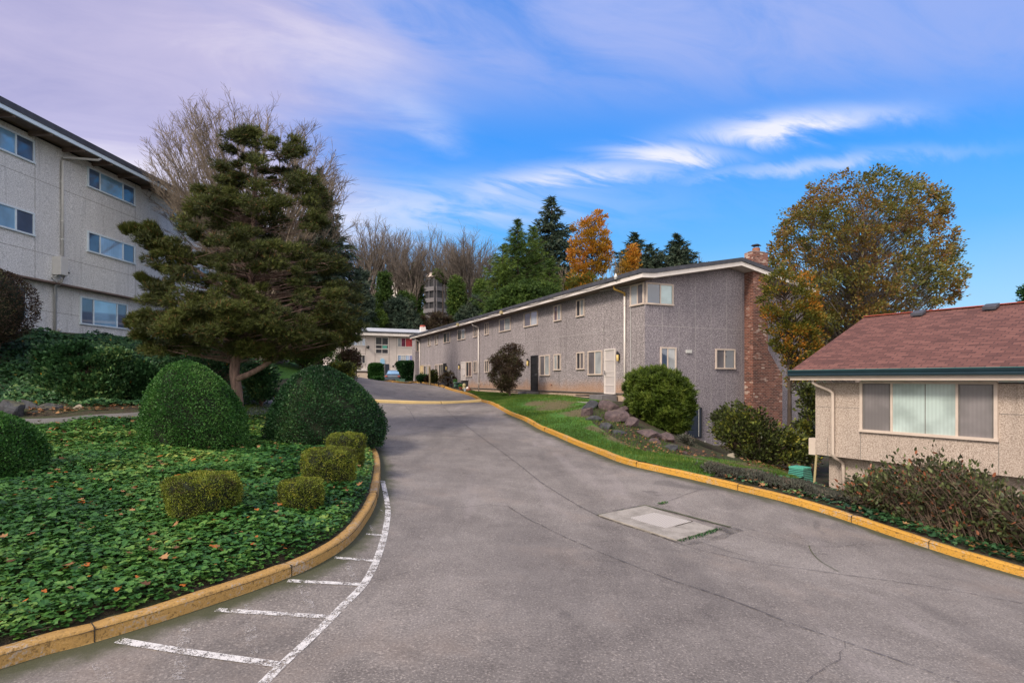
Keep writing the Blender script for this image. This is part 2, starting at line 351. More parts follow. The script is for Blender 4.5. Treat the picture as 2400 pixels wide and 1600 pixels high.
def asphalt():
    m, nt, b, out = newmat('asphalt'); co = geopos(nt)
    a = noise(nt, co, 0.35, 5, 0.6, 0.3); bb = noise(nt, co, 1.6, 6, 0.65, 0.4); cc = noise(nt, co, 48, 3, 0.75)
    f = mth(nt, 'ADD', mth(nt, 'MULTIPLY', a, 0.5), mth(nt, 'MULTIPLY', bb, 0.5))
    c = ramp(nt, f, [(0.36, (0.128, 0.113, 0.104)), (0.5, (0.186, 0.166, 0.152)), (0.64, (0.245, 0.221, 0.203))])
    c = mixc(nt, mth(nt, 'MULTIPLY', mapr(nt, cc, 0.53, 0.68), 0.55), c, (0.52, 0.46, 0.41))
    c = mixc(nt, mth(nt, 'MULTIPLY', mapr(nt, cc, 0.47, 0.33), 0.6), c, (0.05, 0.042, 0.042))
    # brownish drifts and dark patches worn into the surface
    c = mixc(nt, mth(nt, 'MULTIPLY', mapr(nt, noise(nt, co, 0.8, 4, 0.6), 0.52, 0.75), 0.30), c, (0.25, 0.19, 0.15))
    # tyre polished lanes and long stains that follow the drive
    st = nd(nt, 'ShaderNodeVectorMath', operation='MULTIPLY'); setin(nt, st, 0, co); st.inputs[1].default_value = (1.1, 0.22, 1)
    ln_ = noise(nt, st.outputs[0], 0.9, 5, 0.6, 0.5)
    c = mixc(nt, mth(nt, 'MULTIPLY', mapr(nt, ln_, 0.50, 0.68), 0.30), c, (0.085, 0.076, 0.074))
    c = mixc(nt, mth(nt, 'MULTIPLY', mapr(nt, ln_, 0.46, 0.30), 0.30), c, (0.33, 0.29, 0.28))
    sp_ = noise(nt, co, 0.55, 3, 0.5, 1.5)
    c = mixc(nt, mth(nt, 'MULTIPLY', mapr(nt, sp_, 0.64, 0.70), 0.35), c, (0.06, 0.055, 0.055))
    at = nd(nt, 'ShaderNodeAttribute'); at.attribute_name = 'edge'
    moss = mth(nt, 'MULTIPLY', mapr(nt, mth(nt, 'ADD', at.outputs['Fac'], mth(nt, 'MULTIPLY', mth(nt, 'SUBTRACT', noise(nt, co, 3.0, 5, 0.7), 0.5), 0.9)), 0.30, 0.90), 0.9)
    c = mixc(nt, moss, c, (0.05, 0.055, 0.022))
    nt.links.new(c, b.inputs['Base Color']); b.inputs['Roughness'].default_value = 0.85
    b.inputs['Specular IOR Level'].default_value = 0.3
    bump(nt, b, mth(nt, 'ADD', cc, mth(nt, 'MULTIPLY', bb, 0.6)), 0.5, 0.01)
asphalt()
def paint(name, col, wear=(0.40, 0.52), under=None, sc=9):
    m, nt, b, out = newmat(name); co = geopos(nt)
    n = mth(nt, 'ADD', mth(nt, 'MULTIPLY', noise(nt, co, sc, 6, 0.7), 0.55), mth(nt, 'MULTIPLY', noise(nt, co, 70, 3, 0.7), 0.45))
    b.inputs['Base Color'].default_value = (*col, 1); b.inputs['Roughness'].default_value = 0.7
    t = nd(nt, 'ShaderNodeBsdfTransparent'); mx = nd(nt, 'ShaderNodeMixShader')
    setin(nt, mx, 0, mapr(nt, n, *wear)); nt.links.new(t.outputs[0], mx.inputs[1]); nt.links.new(b.outputs[0], mx.inputs[2])
    nt.links.new(mx.outputs[0], out.inputs[0])
paint('paint_white', (0.62, 0.60, 0.58), (0.44, 0.54))
paint('paint_faint', (0.46, 0.43, 0.41), (0.48, 0.68))
paint('crack', (0.085, 0.074, 0.070), (0.41, 0.58))
paint('stain', (0.070, 0.062, 0.056), (0.42, 0.66), sc=2.5)
paint('crack_moss', (0.06, 0.07, 0.02), (0.36, 0.46))
def kerbmat(name, col, worn, grime):
    m, nt, b, out = newmat(name); co = geopos(nt)
    n = noise(nt, co, 2.2, 6, 0.7); n2 = noise(nt, co, 30, 4, 0.7)
    c = ramp(nt, noise(nt, co, 0.7, 3), [(0.3, tuple(x*0.82 for x in col)), (0.7, col)])
    c = mixc(nt, mapr(nt, mth(nt, 'ADD', mth(nt, 'MULTIPLY', n, 0.5), mth(nt, 'MULTIPLY', n2, 0.5)), worn, worn+0.08), c, (0.36, 0.29, 0.22))
    c = mixc(nt, mth(nt, 'MULTIPLY', mapr(nt, n2, 0.46, 0.34), grime), c, (0.12, 0.07, 0.02))
    nt.links.new(c, b.inputs['Base Color']); b.inputs['Roughness'].default_value = 0.7
    bump(nt, b, mth(nt, 'ADD', n, n2), 0.7, 0.02)
kerbmat('kerb_yellow', (0.54, 0.275, 0.03), 0.525, 0.85)
kerbmat('kerb_ochre', (0.42, 0.245, 0.07), 0.535, 0.75)
kerbmat('bump_yellow', (0.74, 0.53, 0.22), 0.60, 0.3)
def groundmat():
    m, nt, b, out = newmat('ground'); co = geopos(nt)
    n = noise(nt, co, 1.4, 6, 0.7); n2 = noise(nt, co, 25, 4, 0.7)
    c = ramp(nt, n2, [(0.3, (0.012, 0.010, 0.006)), (0.55, (0.05, 0.035, 0.02)), (0.75, (0.11, 0.075, 0.04))])
    c = mixc(nt, mth(nt, 'MULTIPLY', mapr(nt, n, 0.45, 0.6), 0.6), c, (0.03, 0.055, 0.012))
    nt.links.new(c, b.inputs['Base Color']); b.inputs['Roughness'].default_value = 0.95
    bump(nt, b, n2, 0.8, 0.04)
groundmat()
def lawnmat():
    m, nt, b, out = newmat('lawn'); co = geopos(nt)
    n = noise(nt, co, 0.7, 6, 0.65, 0.4); n2 = noise(nt, co, 22, 5, 0.75)
    c = ramp(nt, n2, [(0.3, (0.022, 0.075, 0.006)), (0.55, (0.055, 0.165, 0.012)), (0.75, (0.13, 0.26, 0.03))])
    at = nd(nt, 'ShaderNodeAttribute'); at.attribute_name = 'bare'
    f = mapr(nt, mth(nt, 'ADD', at.outputs['Fac'], mth(nt, 'MULTIPLY', mth(nt, 'SUBTRACT', n, 0.5), 1.6)), 0.42, 0.75)
    c = mixc(nt, mth(nt, 'MULTIPLY', f, 0.85), c, ramp(nt, n2, [(0.35, (0.05, 0.035, 0.018)), (0.65, (0.19, 0.13, 0.07))]))
    nt.links.new(c, b.inputs['Base Color']); b.inputs['Roughness'].default_value = 0.95
    bump(nt, b, n2, 1.0, 0.03)
lawnmat()
def rockmat(name, a, c_, mossy=0.35):
    m, nt, b, out = newmat(name); co = objco(nt)
    n = noise(nt, co, 3.5, 6, 0.65, 0.5); n2 = noise(nt, co, 22, 4, 0.7)
    c = ramp(nt, n, [(0.3, a), (0.55, tuple(0.5*(x+y) for x, y in zip(a, c_))), (0.72, c_)])
    c = mixc(nt, mth(nt, 'MULTIPLY', mapr(nt, n2, 0.55, 0.7), 0.4), c, (0.22, 0.17, 0.17))
    gn = nd(nt, 'ShaderNodeSeparateXYZ'); setin(nt, gn, 0, nd(nt, 'ShaderNodeNewGeometry').outputs['Normal'])
    c = mixc(nt, mth(nt, 'MULTIPLY', mapr(nt, mth(nt, 'ADD', gn.outputs[2], mth(nt, 'MULTIPLY', n, 0.8)), 1.15, 1.5), mossy), c, (0.12, 0.11, 0.02))
    nt.links.new(c, b.inputs['Base Color']); b.inputs['Roughness'].default_value = 0.85
    bump(nt, b, mth(nt, 'ADD', n, mth(nt, 'MULTIPLY', n2, 0.5)), 0.9, 0.04)
rockmat('rock_brown', (0.045, 0.032, 0.036), (0.17, 0.115, 0.115))
rockmat('rock_dark', (0.02, 0.022, 0.028), (0.075, 0.08, 0.095), 0.6)
rockmat('rock_pale', (0.20, 0.17, 0.13), (0.42, 0.36, 0.28), 0.1)

G1, G2, G3, G4 = (0.006, 0.022, 0.004), (0.016, 0.055, 0.010), (0.038, 0.105, 0.018), (0.085, 0.17, 0.03)
leafmat('ivy', [(0.1, (0.020, 0.062, 0.020)), (0.33, (0.040, 0.125, 0.028)), (0.6, (0.078, 0.19, 0.040)), (0.8, (0.14, 0.26, 0.055)), (0.95, (0.38, 0.42, 0.10))], 0.2, 0.35, 0.5, big=(0.008, (0.45, 0.14, 0.03)))
leafmat('ivy_dark', [(0.1, (0.012, 0.034, 0.015)), (0.45, (0.030, 0.085, 0.032)), (0.75, (0.07, 0.16, 0.055)), (0.97, (0.22, 0.30, 0.10))], 0.15, 0.4, 0.6, big=(0.004, (0.5, 0.25, 0.03)))
leafmat('clipped_green', [(0.1, (0.014, 0.048, 0.012)), (0.45, (0.034, 0.115, 0.022)), (0.75, (0.075, 0.19, 0.038)), (0.97, (0.14, 0.26, 0.07))], 0.2, 0.45, 1.0)
leafmat('clipped_dark', [(0.1, (0.006, 0.022, 0.009)), (0.45, (0.014, 0.052, 0.016)), (0.75, (0.03, 0.092, 0.028)), (0.97, (0.08, 0.15, 0.045))], 0.15, 0.45, 1.0)
leafmat('clipped_olive', [(0.1, (0.070, 0.055, 0.022)), (0.35, (0.095, 0.115, 0.018)), (0.65, (0.175, 0.23, 0.025)), (0.97, (0.33, 0.29, 0.05))], 0.2, 0.5, 4.5)
leafmat('brown_shrub', [(0.1, (0.020, 0.012, 0.010)), (0.45, (0.065, 0.038, 0.028)), (0.75, (0.075, 0.065, 0.032)), (0.97, (0.12, 0.14, 0.06))], 0.15, 0.5, 1.5)
leafmat('arborvitae', [(0.1, (0.03, 0.048, 0.008)), (0.45, (0.07, 0.115, 0.015)), (0.75, (0.14, 0.195, 0.028)), (0.97, (0.26, 0.30, 0.06))], 0.25, 0.5, 2.0)
leafmat('rhododendron', [(0.1, (0.03, 0.032, 0.018)), (0.45, (0.065, 0.085, 0.028)), (0.72, (0.15, 0.18, 0.04)), (0.95, (0.42, 0.38, 0.06))], 0.2, 0.4, 1.2)
leafmat('heather', [(0.1, (0.035, 0.030, 0.028)), (0.45, (0.075, 0.075, 0.06)), (0.75, (0.10, 0.115, 0.085)), (0.97, (0.20, 0.12, 0.10))], 0.1, 0.7, 2.0)
leafmat('viburnum', [(0.1, (0.03, 0.026, 0.016)), (0.45, (0.055, 0.066, 0.028)), (0.75, (0.11, 0.14, 0.05)), (0.97, (0.25, 0.27, 0.11))], 0.2, 0.35, 2.5, big=(0.08, (0.28, 0.10, 0.05)))
leafmat('pine_needle', [(0.05, (0.022, 0.028, 0.009)), (0.4, (0.046, 0.058, 0.015)), (0.7, (0.085, 0.105, 0.022)), (0.97, (0.15, 0.165, 0.04))], 0.1, 0.6, 0.9, big=(0.03, (0.22, 0.10, 0.04)))
leafmat('spruce_needle', [(0.1, (0.018, 0.034, 0.024)), (0.5, (0.040, 0.068, 0.045)), (0.97, (0.10, 0.12, 0.075))], 0.05, 0.6, 0.4)
leafmat('cedar_green', [(0.1, (0.022, 0.050, 0.012)), (0.5, (0.06, 0.11, 0.020)), (0.97, (0.16, 0.23, 0.04))], 0.15, 0.6, 0.3)
leafmat('alder_leaf', [(0.05, (0.10, 0.125, 0.035)), (0.4, (0.185, 0.185, 0.05)), (0.64, (0.25, 0.17, 0.045)), (0.97, (0.27, 0.115, 0.05))], 0.35, 0.5, 0.45)
leafmat('turning_leaf', [(0.05, (0.05, 0.07, 0.014)), (0.38, (0.13, 0.145, 0.028)), (0.62, (0.24, 0.19, 0.03)), (0.80, (0.46, 0.21, 0.03)), (0.97, (0.64, 0.23, 0.03))], 0.35, 0.5, 0.9)
leafmat('orange_leaf', [(0.05, (0.24, 0.16, 0.03)), (0.4, (0.44, 0.25, 0.03)), (0.7, (0.56, 0.25, 0.03)), (0.97, (0.50, 0.16, 0.06))], 0.35, 0.5, 0.25)
leafmat('fallen', [(0.1, (0.08, 0.04, 0.022)), (0.5, (0.22, 0.10, 0.045)), (0.97, (0.42, 0.24, 0.11))], 0.1, 0.7, 3)
leafmat('grass_blade', [(0.1, (0.045, 0.070, 0.014)), (0.45, (0.06, 0.13, 0.015)), (0.75, (0.12, 0.19, 0.025)), (0.97, (0.27, 0.26, 0.08))], 0.3, 0.6, 0.8)
leafmat('ivy_hill', [(0.1, (0.018, 0.042, 0.010)), (0.5, (0.045, 0.095, 0.018)), (0.97, (0.13, 0.18, 0.035))], 0.1, 0.6, 0.12)
bark('bark_pine', (0.10, 0.065, 0.055), (0.26, 0.17, 0.14), 12)
bark('bark_grey', (0.10, 0.085, 0.075), (0.24, 0.20, 0.18), 9)
bark('bark_twig', (0.12, 0.095, 0.072), (0.25, 0.20, 0.15), 4)
bark('bark_hill', (0.08, 0.066, 0.056), (0.19, 0.155, 0.13), 4)
bark('bark_dark', (0.03, 0.022, 0.018), (0.09, 0.065, 0.05), 9)
bark('stem_brown', (0.07, 0.05, 0.04), (0.19, 0.13, 0.09), 9)
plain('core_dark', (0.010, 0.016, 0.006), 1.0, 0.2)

# ---------------------------------------------------------------- mesh helpers
def link_mesh(name, me, mats, parent=None):
    o = bpy.data.objects.new(name, me); COL.objects.link(o)
    for m in (mats if isinstance(mats, (list, tuple)) else [mats]): me.materials.append(MAT[m])
    if parent: o.parent = parent
    return o
def tag(o, label=None, cat=None, group=None, kind=None):
    if label: o['label'] = label
    if cat: o['category'] = cat
    if group: o['group'] = group
    if kind: o['kind'] = kind
    return o
def thing(name, loc, label, cat, group=None):
    o = bpy.data.objects.new(name, None); COL.objects.link(o); o.location = loc; o.empty_display_size = 0.2
    return tag(o, label, cat, group)
def pmesh(name, V, faces_loops, sizes, mats, parent=None, base=None, smooth=False, matidx=None):
    """fast mesh: V (n,3) in world metres, flat loop indices and face sizes"""
    V = np.asarray(V, np.float32)
    o0 = np.array(parent_origin(parent) if base is None else base, np.float32)
    me = bpy.data.meshes.new(name)
    L = np.asarray(faces_loops, np.int32).ravel(); S = np.asarray(sizes, np.int32).ravel()
    me.vertices.add(len(V)); me.vertices.foreach_set('co', (V-o0).ravel())
    me.loops.add(len(L)); me.loops.foreach_set('vertex_index', L)
    me.polygons.add(len(S)); st = np.zeros(len(S), np.int32); st[1:] = np.cumsum(S)[:-1]
    me.polygons.foreach_set('loop_start', st); me.polygons.foreach_set('loop_total', S)
    me.polygons.foreach_set('use_smooth', np.full(len(S), bool(smooth)))
    o = link_mesh(name, me, mats, parent)
    if matidx is not None: me.polygons.foreach_set('material_index', np.asarray(matidx, np.int32))
    me.update(calc_edges=True)
    if parent is None and base is not None: o.location = base
    return o
def parent_origin(p):
    v = Vector((0, 0, 0))
    while p is not None:
        v += p.location; p = p.parent
    return tuple(v)
class MB:
    def __init__(s): s.v = []; s.f = []; s.uv = []
    def add(s, vs, fs):
        n = len(s.v); s.v += [tuple(p) for p in vs]; s.f += [tuple(i+n for i in q) for q in fs]; return s
    def box(s, c, ax, ay, az):
        """centre and three half-axis vectors"""
        c, ax, ay, az = map(Vector, (c, ax, ay, az))
        if ax.cross(ay).dot(az) < 0: ax = -ax
        vs = [c+sx*ax+sy*ay+sz*az for sz in (-1, 1) for sy in (-1, 1) for sx in (-1, 1)]
        return s.add(vs, [(0, 2, 3, 1), (4, 5, 7, 6), (0, 1, 5, 4), (2, 6, 7, 3), (0, 4, 6, 2), (1, 3, 7, 5)])
    def tube(s, pts, r, n=8, cap=True):
        pts = [Vector(p) for p in pts]; rs = [float(q) for q in r] if hasattr(r, '__len__') else [r]*len(pts); base = len(s.v); up = Vector((0.3, 0.2, 1)).normalized()
        for i, p in enumerate(pts):
            d = (pts[min(i+1, len(pts)-1)]-pts[max(i-1, 0)]).normalized()
            a = d.cross(up if abs(d.dot(up)) < 0.95 else Vector((1, 0, 0))).normalized(); b = d.cross(a)
            for k in range(n):
                t = 2*math.pi*k/n; s.v.append(tuple(p+rs[i]*(math.cos(t)*a+math.sin(t)*b)))
        for i in range(len(pts)-1):
            for k in range(n):
                a0 = base+i*n+k; b0 = base+i*n+(k+1) % n; s.f.append((a0, b0, b0+n, a0+n))
        if cap:
            s.f.append(tuple(base+k for k in range(n))[::-1]); s.f.append(tuple(base+(len(pts)-1)*n+k for k in range(n)))
        return s
    def lathe(s, c, prof, n=16):
        base = len(s.v); c = Vector(c)
        for r, z in prof:
            for k in range(n):
                t = 2*math.pi*k/n; s.v.append((c.x+r*math.cos(t), c.y+r*math.sin(t), c.z+z))
        for i in range(len(prof)-1):
            for k in range(n):
                a0 = base+i*n+k; b0 = base+i*n+(k+1) % n; s.f.append((a0, b0, b0+n, a0+n))
        s.f.append(tuple(base+k for k in range(n))[::-1]); s.f.append(tuple(base+(len(prof)-1)*n+k for k in range(n)))
        return s
    def build(s, name, mat, parent=None, base=None, smooth=False, bevel=0):
        o = pmesh(name, np.array(s.v), [i for q in s.f for i in q], [len(q) for q in s.f], mat, parent, base, smooth)
        bm = bmesh.new(); bm.from_mesh(o.data); bmesh.ops.recalc_face_normals(bm, faces=bm.faces); bm.to_mesh(o.data); bm.free()
        if bevel:
            m = o.modifiers.new('bevel', 'BEVEL'); m.width = bevel; m.segments = 2; m.limit_method = 'ANGLE'
        return o

def polydist(P, line):
    P = np.asarray(P, float); best = np.full(len(P), 1e9)
    for i in range(len(line)-1):
        a = np.array(line[i]); b = np.array(line[i+1]); ab = b-a
        t = np.clip(((P-a)@ab)/max(ab@ab, 1e-9), 0, 1)
        best = np.minimum(best, np.linalg.norm(P-(a+t[:, None]*ab), axis=1))
    return best
class Wall:
    """a vertical plane: origin (x, y), direction along it, outward normal"""
    def __init__(s, o, d, n): s.o = Vector((*o, 0)); s.d = Vector((*d, 0)).normalized(); s.n = Vector((*n, 0)).normalized()
    def px(s, u, v=None):
        k = (u-CX)/F; t = (k*s.o.y-s.o.x)/(s.d.x-k*s.d.y); Y = s.o.y+t*s.d.y
        return t if v is None else (t, (HV-v)/F*Y)
    def P(s, a, z, out=0.0): return s.o+s.d*a+s.n*out+Vector((0, 0, z))
    def shift(s, out): 
        p = s.o+s.n*out; return Wall((p.x, p.y), (s.d.x, s.d.y), (s.n.x, s.n.y))
    def slab(s, mb, a0, a1, z0, z1, o0, o1):
        return mb.box(s.P((a0+a1)/2, (z0+z1)/2, (o0+o1)/2), s.d*((a1-a0)/2), s.n*((o1-o0)/2), Vector((0, 0, (z1-z0)/2)))

def window(par, W, a0, a1, z0, z1, mull, panes, mat='trim_cream', fw=0.06, sill=True, name='window'):
    """framed window: trim, mullions at the fractions in mull, one pane object per light"""
    if a1 < a0: a0, a1 = a1, a0; mull = [1-m for m in mull][::-1]; panes = panes[::-1]
    b = MB()
    W.slab(b, a0, a1, z1-fw, z1, 0, .055); W.slab(b, a0-(.02 if sill else 0), a1+(.02 if sill else 0), z0, z0+fw, 0, .075 if sill else .055)
    W.slab(b, a0, a0+fw, z0+fw, z1-fw, 0, .055); W.slab(b, a1-fw, a1, z0+fw, z1-fw, 0, .055)
    e = [a0+(a1-a0)*m for m in mull]
    for m in e: W.slab(b, m-.028, m+.028, z0+fw, z1-fw, 0, .045)
    fr = b.build(name, mat, par)
    ed = [a0+fw]+e+[a1-fw]
    for i, pm in enumerate(panes):
        lo = ed[i]+(.028 if i else 0); hi = ed[i+1]-(.028 if i < len(panes)-1 else 0)
        pb = MB(); W.slab(pb, lo, hi, z0+fw, z1-fw, .004, .022); pb.build('pane', pm, fr)
    return fr
def prism(mb, poly_a_z, W, o0, o1):
    """extrude a polygon given in wall coordinates (a, z) between two offsets"""
    n = len(poly_a_z); vs = [W.P(a, z, o0) for a, z in poly_a_z]+[W.P(a, z, o1) for a, z in poly_a_z]
    mb.add(vs, [tuple(range(n))[::-1], tuple(range(n, 2*n))]+[(i, (i+1) % n, (i+1) % n+n, i+n) for i in range(n)])
    return mb

# ---------------------------------------------------------------- foliage tools
RNG = np.random.default_rng(7)
def unit(v): return v/np.maximum(np.linalg.norm(v, axis=-1, keepdims=True), 1e-9)
TPL = {
    'leaf': (np.array([(0, 0, 0), (.5, .27, .06), (1, 0, 0), (.5, -.27, .06)], float), [(0, 1, 2, 3)]),
    'oval': (np.array([(0, 0, 0), (.3, .22, .05), (.7, .2, .04), (1, 0, 0), (.7, -.2, .04), (.3, -.22, .05)], float), [(0, 1, 2, 3, 4, 5)]),
    'ivy': (np.array([(-.05, 0, 0), (-.18, .32, .02), (.12, .5, -.03), (.36, .30, .05), (.72, .22, .02), (.85, 0, -.04), (.72, -.22, .02), (.36, -.30, .05), (.12, -.5, -.03), (-.18, -.32, .02)], float)-np.array([.3, 0, 0]), [tuple(range(10))]),
    'blade': (np.array([(0, -.06, 0), (0, .06, 0), (1, 0, 0)], float), [(0, 1, 2)]),
}
def _tuft(k, spread, w, seed):
    r = random.Random(seed); vs = []; fs = []
    for i in range(k):
        t = 2*math.pi*i/k+r.uniform(-.3, .3); sp = spread*r.uniform(.6, 1.2)
        d = Vector((1, math.cos(t)*sp, math.sin(t)*sp)).normalized()*r.uniform(.7, 1.0); x = r.uniform(-.25, .3)
        p = Vector((-math.sin(t), 0, 0)).cross(d); p = Vector((0, -math.sin(t), math.cos(t)))*w
        n = len(vs); vs += [Vector((x, 0, 0))-p, Vector((x, 0, 0))+p, Vector((x, 0, 0))+d]; fs.append((n, n+1, n+2))
    return np.array([tuple(v) for v in vs]), fs
TPL['needles'] = _tuft(9, 0.95, 0.055, 1)
TPL['spray'] = _tuft(7, 0.75, 0.12, 2)
TPL['maple'] = (np.array([(-.1, 0, 0), (0, .2, 0), (.05, .5, .08), (.3, .25, 0), (.55, .45, .1), (.6, .15, 0), (1, 0, .12), (.6, -.15, 0), (.55, -.45, .1), (.3, -.25, 0), (.05, -.5, .08), (0, -.2, 0)], float), [tuple(range(12))])
def cloud(name, C, D, size, tpl, mat, parent=None, base=None, up=None, flat=0.0):
    """many small leaves: centres C, leaf axis D, normals perturbed about up"""
    C = np.asarray(C, float); n = len(C)
    T, faces = TPL[tpl]; m = len(T)
    D = unit(np.asarray(D, float)); rnd = RNG.normal(size=(n, 3))
    if up is not None: rnd = rnd*(1-flat)+np.asarray(up, float)*flat*2.2
    Y = unit(np.cross(rnd, D)); Z = np.cross(D, Y)
    sz = np.broadcast_to(np.asarray(size, float), (n,))[:, None, None]
    V = C[:, None, :]+sz*(T[None, :, 0:1]*D[:, None, :]+T[None, :, 1:2]*Y[:, None, :]+T[None, :, 2:3]*Z[:, None, :])
    fl = np.concatenate([np.array(f) for f in faces]); fs = np.array([len(f) for f in faces])
    L = (fl[None, :]+(np.arange(n)*m)[:, None]).ravel(); S = np.tile(fs, n)
    return pmesh(name, V.reshape(-1, 3), L, S, mat, parent, base)
def tubes(name, P0, P1, r0, r1, mat, parent=None, base=None, n=4):
    P0 = np.asarray(P0, float); P1 = np.asarray(P1, float); k = len(P0)
    r0 = np.broadcast_to(np.asarray(r0, float), (k,)); r1 = np.broadcast_to(np.asarray(r1, float), (k,))
    d = unit(P1-P0); ref = np.where(np.abs(d[:, 2:3]) > .9, np.array([[1., 0, 0]]), np.array([[0, 0, 1.]]))
    a = unit(np.cross(d, ref)); b = np.cross(d, a)
    t = 2*np.pi*np.arange(n)/n
    ring = np.cos(t)[None, :, None]*a[:, None, :]+np.sin(t)[None, :, None]*b[:, None, :]
    V = np.concatenate([P0[:, None, :]+r0[:, None, None]*ring, P1[:, None, :]+r1[:, None, None]*ring], 1)
    q = np.array([(i, (i+1) % n, (i+1) % n+n, i+n) for i in range(n)])
    L = (q[None]+(np.arange(k)*2*n)[:, None, None]).ravel()
    return pmesh(name, V.reshape(-1, 3), L, np.full(k*n, 4), mat, parent, base, smooth=True)
def inpoly(P, poly):
    x, y = P[:, 0], P[:, 1]; c = np.zeros(len(P), bool); n = len(poly)
    for i in range(n):
        x1, y1 = poly[i]; x2, y2 = poly[(i+1) % n]
        k = ((y1 > y) != (y2 > y)); xi = (x2-x1)*(y-y1)/((y2-y1) if y2 != y1 else 1e-9)+x1
        c ^= (k & (x < xi))
    return c
def span(poly, z):
    xs = []
    for i in range(len(poly)):
        x1, y1 = poly[i]; x2, y2 = poly[(i+1) % len(poly)]
        if (y1 > z) != (y2 > z): xs.append((x2-x1)*(z-y1)/(y2-y1)+x1)
    return (min(xs), max(xs)) if len(xs) >= 2 else (0, 0)
def metric(poly_px, Y): return [((u-CX)/F*Y, (HV-v)/F*Y) for u, v in poly_px]
def crown_clumps(poly_px, Y, depth, n, power=0.45, seed=1, inset=0.0):
    """clump centres through the volume of a crown whose outline is poly_px at distance Y"""
    r = np.random.default_rng(seed); poly = metric(poly_px, Y); A = np.array(poly)
    lo, hi = A.min(0), A.max(0); out = []
    spans = {}
    while len(out) < n:
        p = lo+(hi-lo)*r.random(2)
        if not inpoly(p[None], poly)[0]: continue
        if inset and polydist(p[None], poly+poly[:1])[0] < inset: continue
        xl, xr = span(poly, p[1]); hw = max((xr-xl)/2, .05); xc = (xl+xr)/2
        q = (p[0]-xc)/hw; rim = math.sqrt(max(0, 1-min(1, q*q)))
        s = (r.random()**power)*(1 if r.random() < .5 else -1)
        out.append((p[0], Y+s*rim*hw*depth, p[1]))
    return np.array(out), poly
def limb_paths(axis, C, drop=0.35, seed=0, sag=0.0):
    """curved limbs from the trunk axis to each clump; axis: list of (x,y,z)"""
    r = np.random.default_rng(seed); A = np.array(axis, float); P0 = []; P1 = []; R0 = []; R1 = []
    zs = A[:, 2]
    for c in C:
        d = math.hypot(*(c[:2]-np.array([np.interp(c[2], zs, A[:, 0]), np.interp(c[2], zs, A[:, 1])])))
        z0 = min(max(c[2]-d*drop, zs[0]+.15*(zs[-1]-zs[0])), zs[-1])
        s = np.array([np.interp(z0, zs, A[:, 0]), np.interp(z0, zs, A[:, 1]), z0])
        mid = (s+c)/2+np.array([0, 0, -sag*d])+r.normal(size=3)*.06*d
        L = np.linalg.norm(c-s); ra = .010+.011*L
        pts = [s, .5*(s+mid)+r.normal(size=3)*.02*d, mid, .5*(mid+c)+r.normal(size=3)*.03*d, c]; rr = [ra, ra*.8, ra*.6, ra*.4, .005]
        for i in range(4): P0.append(pts[i]); P1.append(pts[i+1]); R0.append(rr[i]); R1.append(rr[i+1])
    return P0, P1, R0, R1
def bare_tree(base, H, seed, lean=(0, 0), spread=0.55, r0=0.16, depth=6, kids=(3, 4), trunk_frac=0.3, upbias=0.25, outline=None, shrink=.74):
    """recursive winter tree; returns segment arrays"""
    r = random.Random(seed); S = []
    def grow(p, d, L, rad, k):
        nseg = 3 if k < 2 else 2; q = p
        for i in range(nseg):
            d = (d+Vector((r.gauss(0, .07), r.gauss(0, .07), r.gauss(0, .05)+upbias*.12))).normalized()
            e = q+d*(L/nseg); ra = rad*(1-.3*i/nseg); rb = rad*(1-.3*(i+1)/nseg)
            S.append((tuple(q), tuple(e), ra, rb)); q = e
            if k > 0 and i < nseg-1 and k < depth and r.random() < .8 : side(q, d, L*shrink*.8, rb*.6, k+1)
        if k < depth:
            for j in range(r.randint(*kids)): side(q, d, L*shrink*r.uniform(.75, 1.1), rb*.68, k+1)
    def side(q, d, L, rad, k):
        a = d.orthogonal().normalized(); b = d.cross(a); t = r.uniform(0, 2*math.pi); sp = spread*r.uniform(.4, 1.1)
        nd_ = (d+sp*(math.cos(t)*a+math.sin(t)*b)+Vector((0, 0, upbias*.5))).normalized()
        grow(q, nd_, L, max(rad, .006), k)
    grow(Vector(base), Vector((lean[0], lean[1], 1)).normalized(), H*trunk_frac, r0, 0)
    return S
def segs_obj(name, S, mat, parent, n=3, zscale=None):
    P0 = np.array([s[0] for s in S]); P1 = np.array([s[1] for s in S])
    return tubes(name, P0, P1, [s[2] for s in S], [s[3] for s in S], mat, parent, n=n)

# ---------------------------------------------------------------- ground, road, kerbs
def chain(pts, n=4):
    """Catmull-Rom through 2D points"""
    P = [np.array(p, float) for p in pts]; P = [2*P[0]-P[1]]+P+[2*P[-1]-P[-2]]; out = []
    for i in range(1, len(P)-2):
        for k in range(n):
            t = k/n; a, b, c, d = P[i-1:i+3]
            out.append(.5*((2*b)+(-a+c)*t+(2*a-5*b+4*c-d)*t*t+(-a+3*b-3*c+d)*t**3))
    out.append(P[-2]); return [tuple(p) for p in out]
def gpx(lst): return [gp(u, v)[:2] for u, v in lst]
kerb_l = chain([(-7.9, -6), (-7.2, -2.5), (-6.2, .4), (-5.0, 2.7)]+gpx([(0, 1567), (209, 1508), (366, 1460), (523, 1408), (628, 1371), (732, 1329), (816, 1277), (858, 1225), (884, 1172), (892, 1110), (888, 1075), (876, 1046)])+[(-4.3, 18), (-6.4, 24), (-9.5, 33), (-13.2, 44)], 5)
kerb_r = chain([(15, 1.5), (11.5, 5)]+gpx([(2400, 1352), (2177, 1285), (1911, 1196), (1735, 1150), (1600, 1118), (1469, 1088), (1400, 1062), (1330, 1034), (1265, 1006), (1210, 978), (1165, 955), (1122, 938), (1080, 921), (1040, 908.5), (1000, 900), (970, 897.2), (920, 895.6)])+[(-15.5, 60.5)], 5)
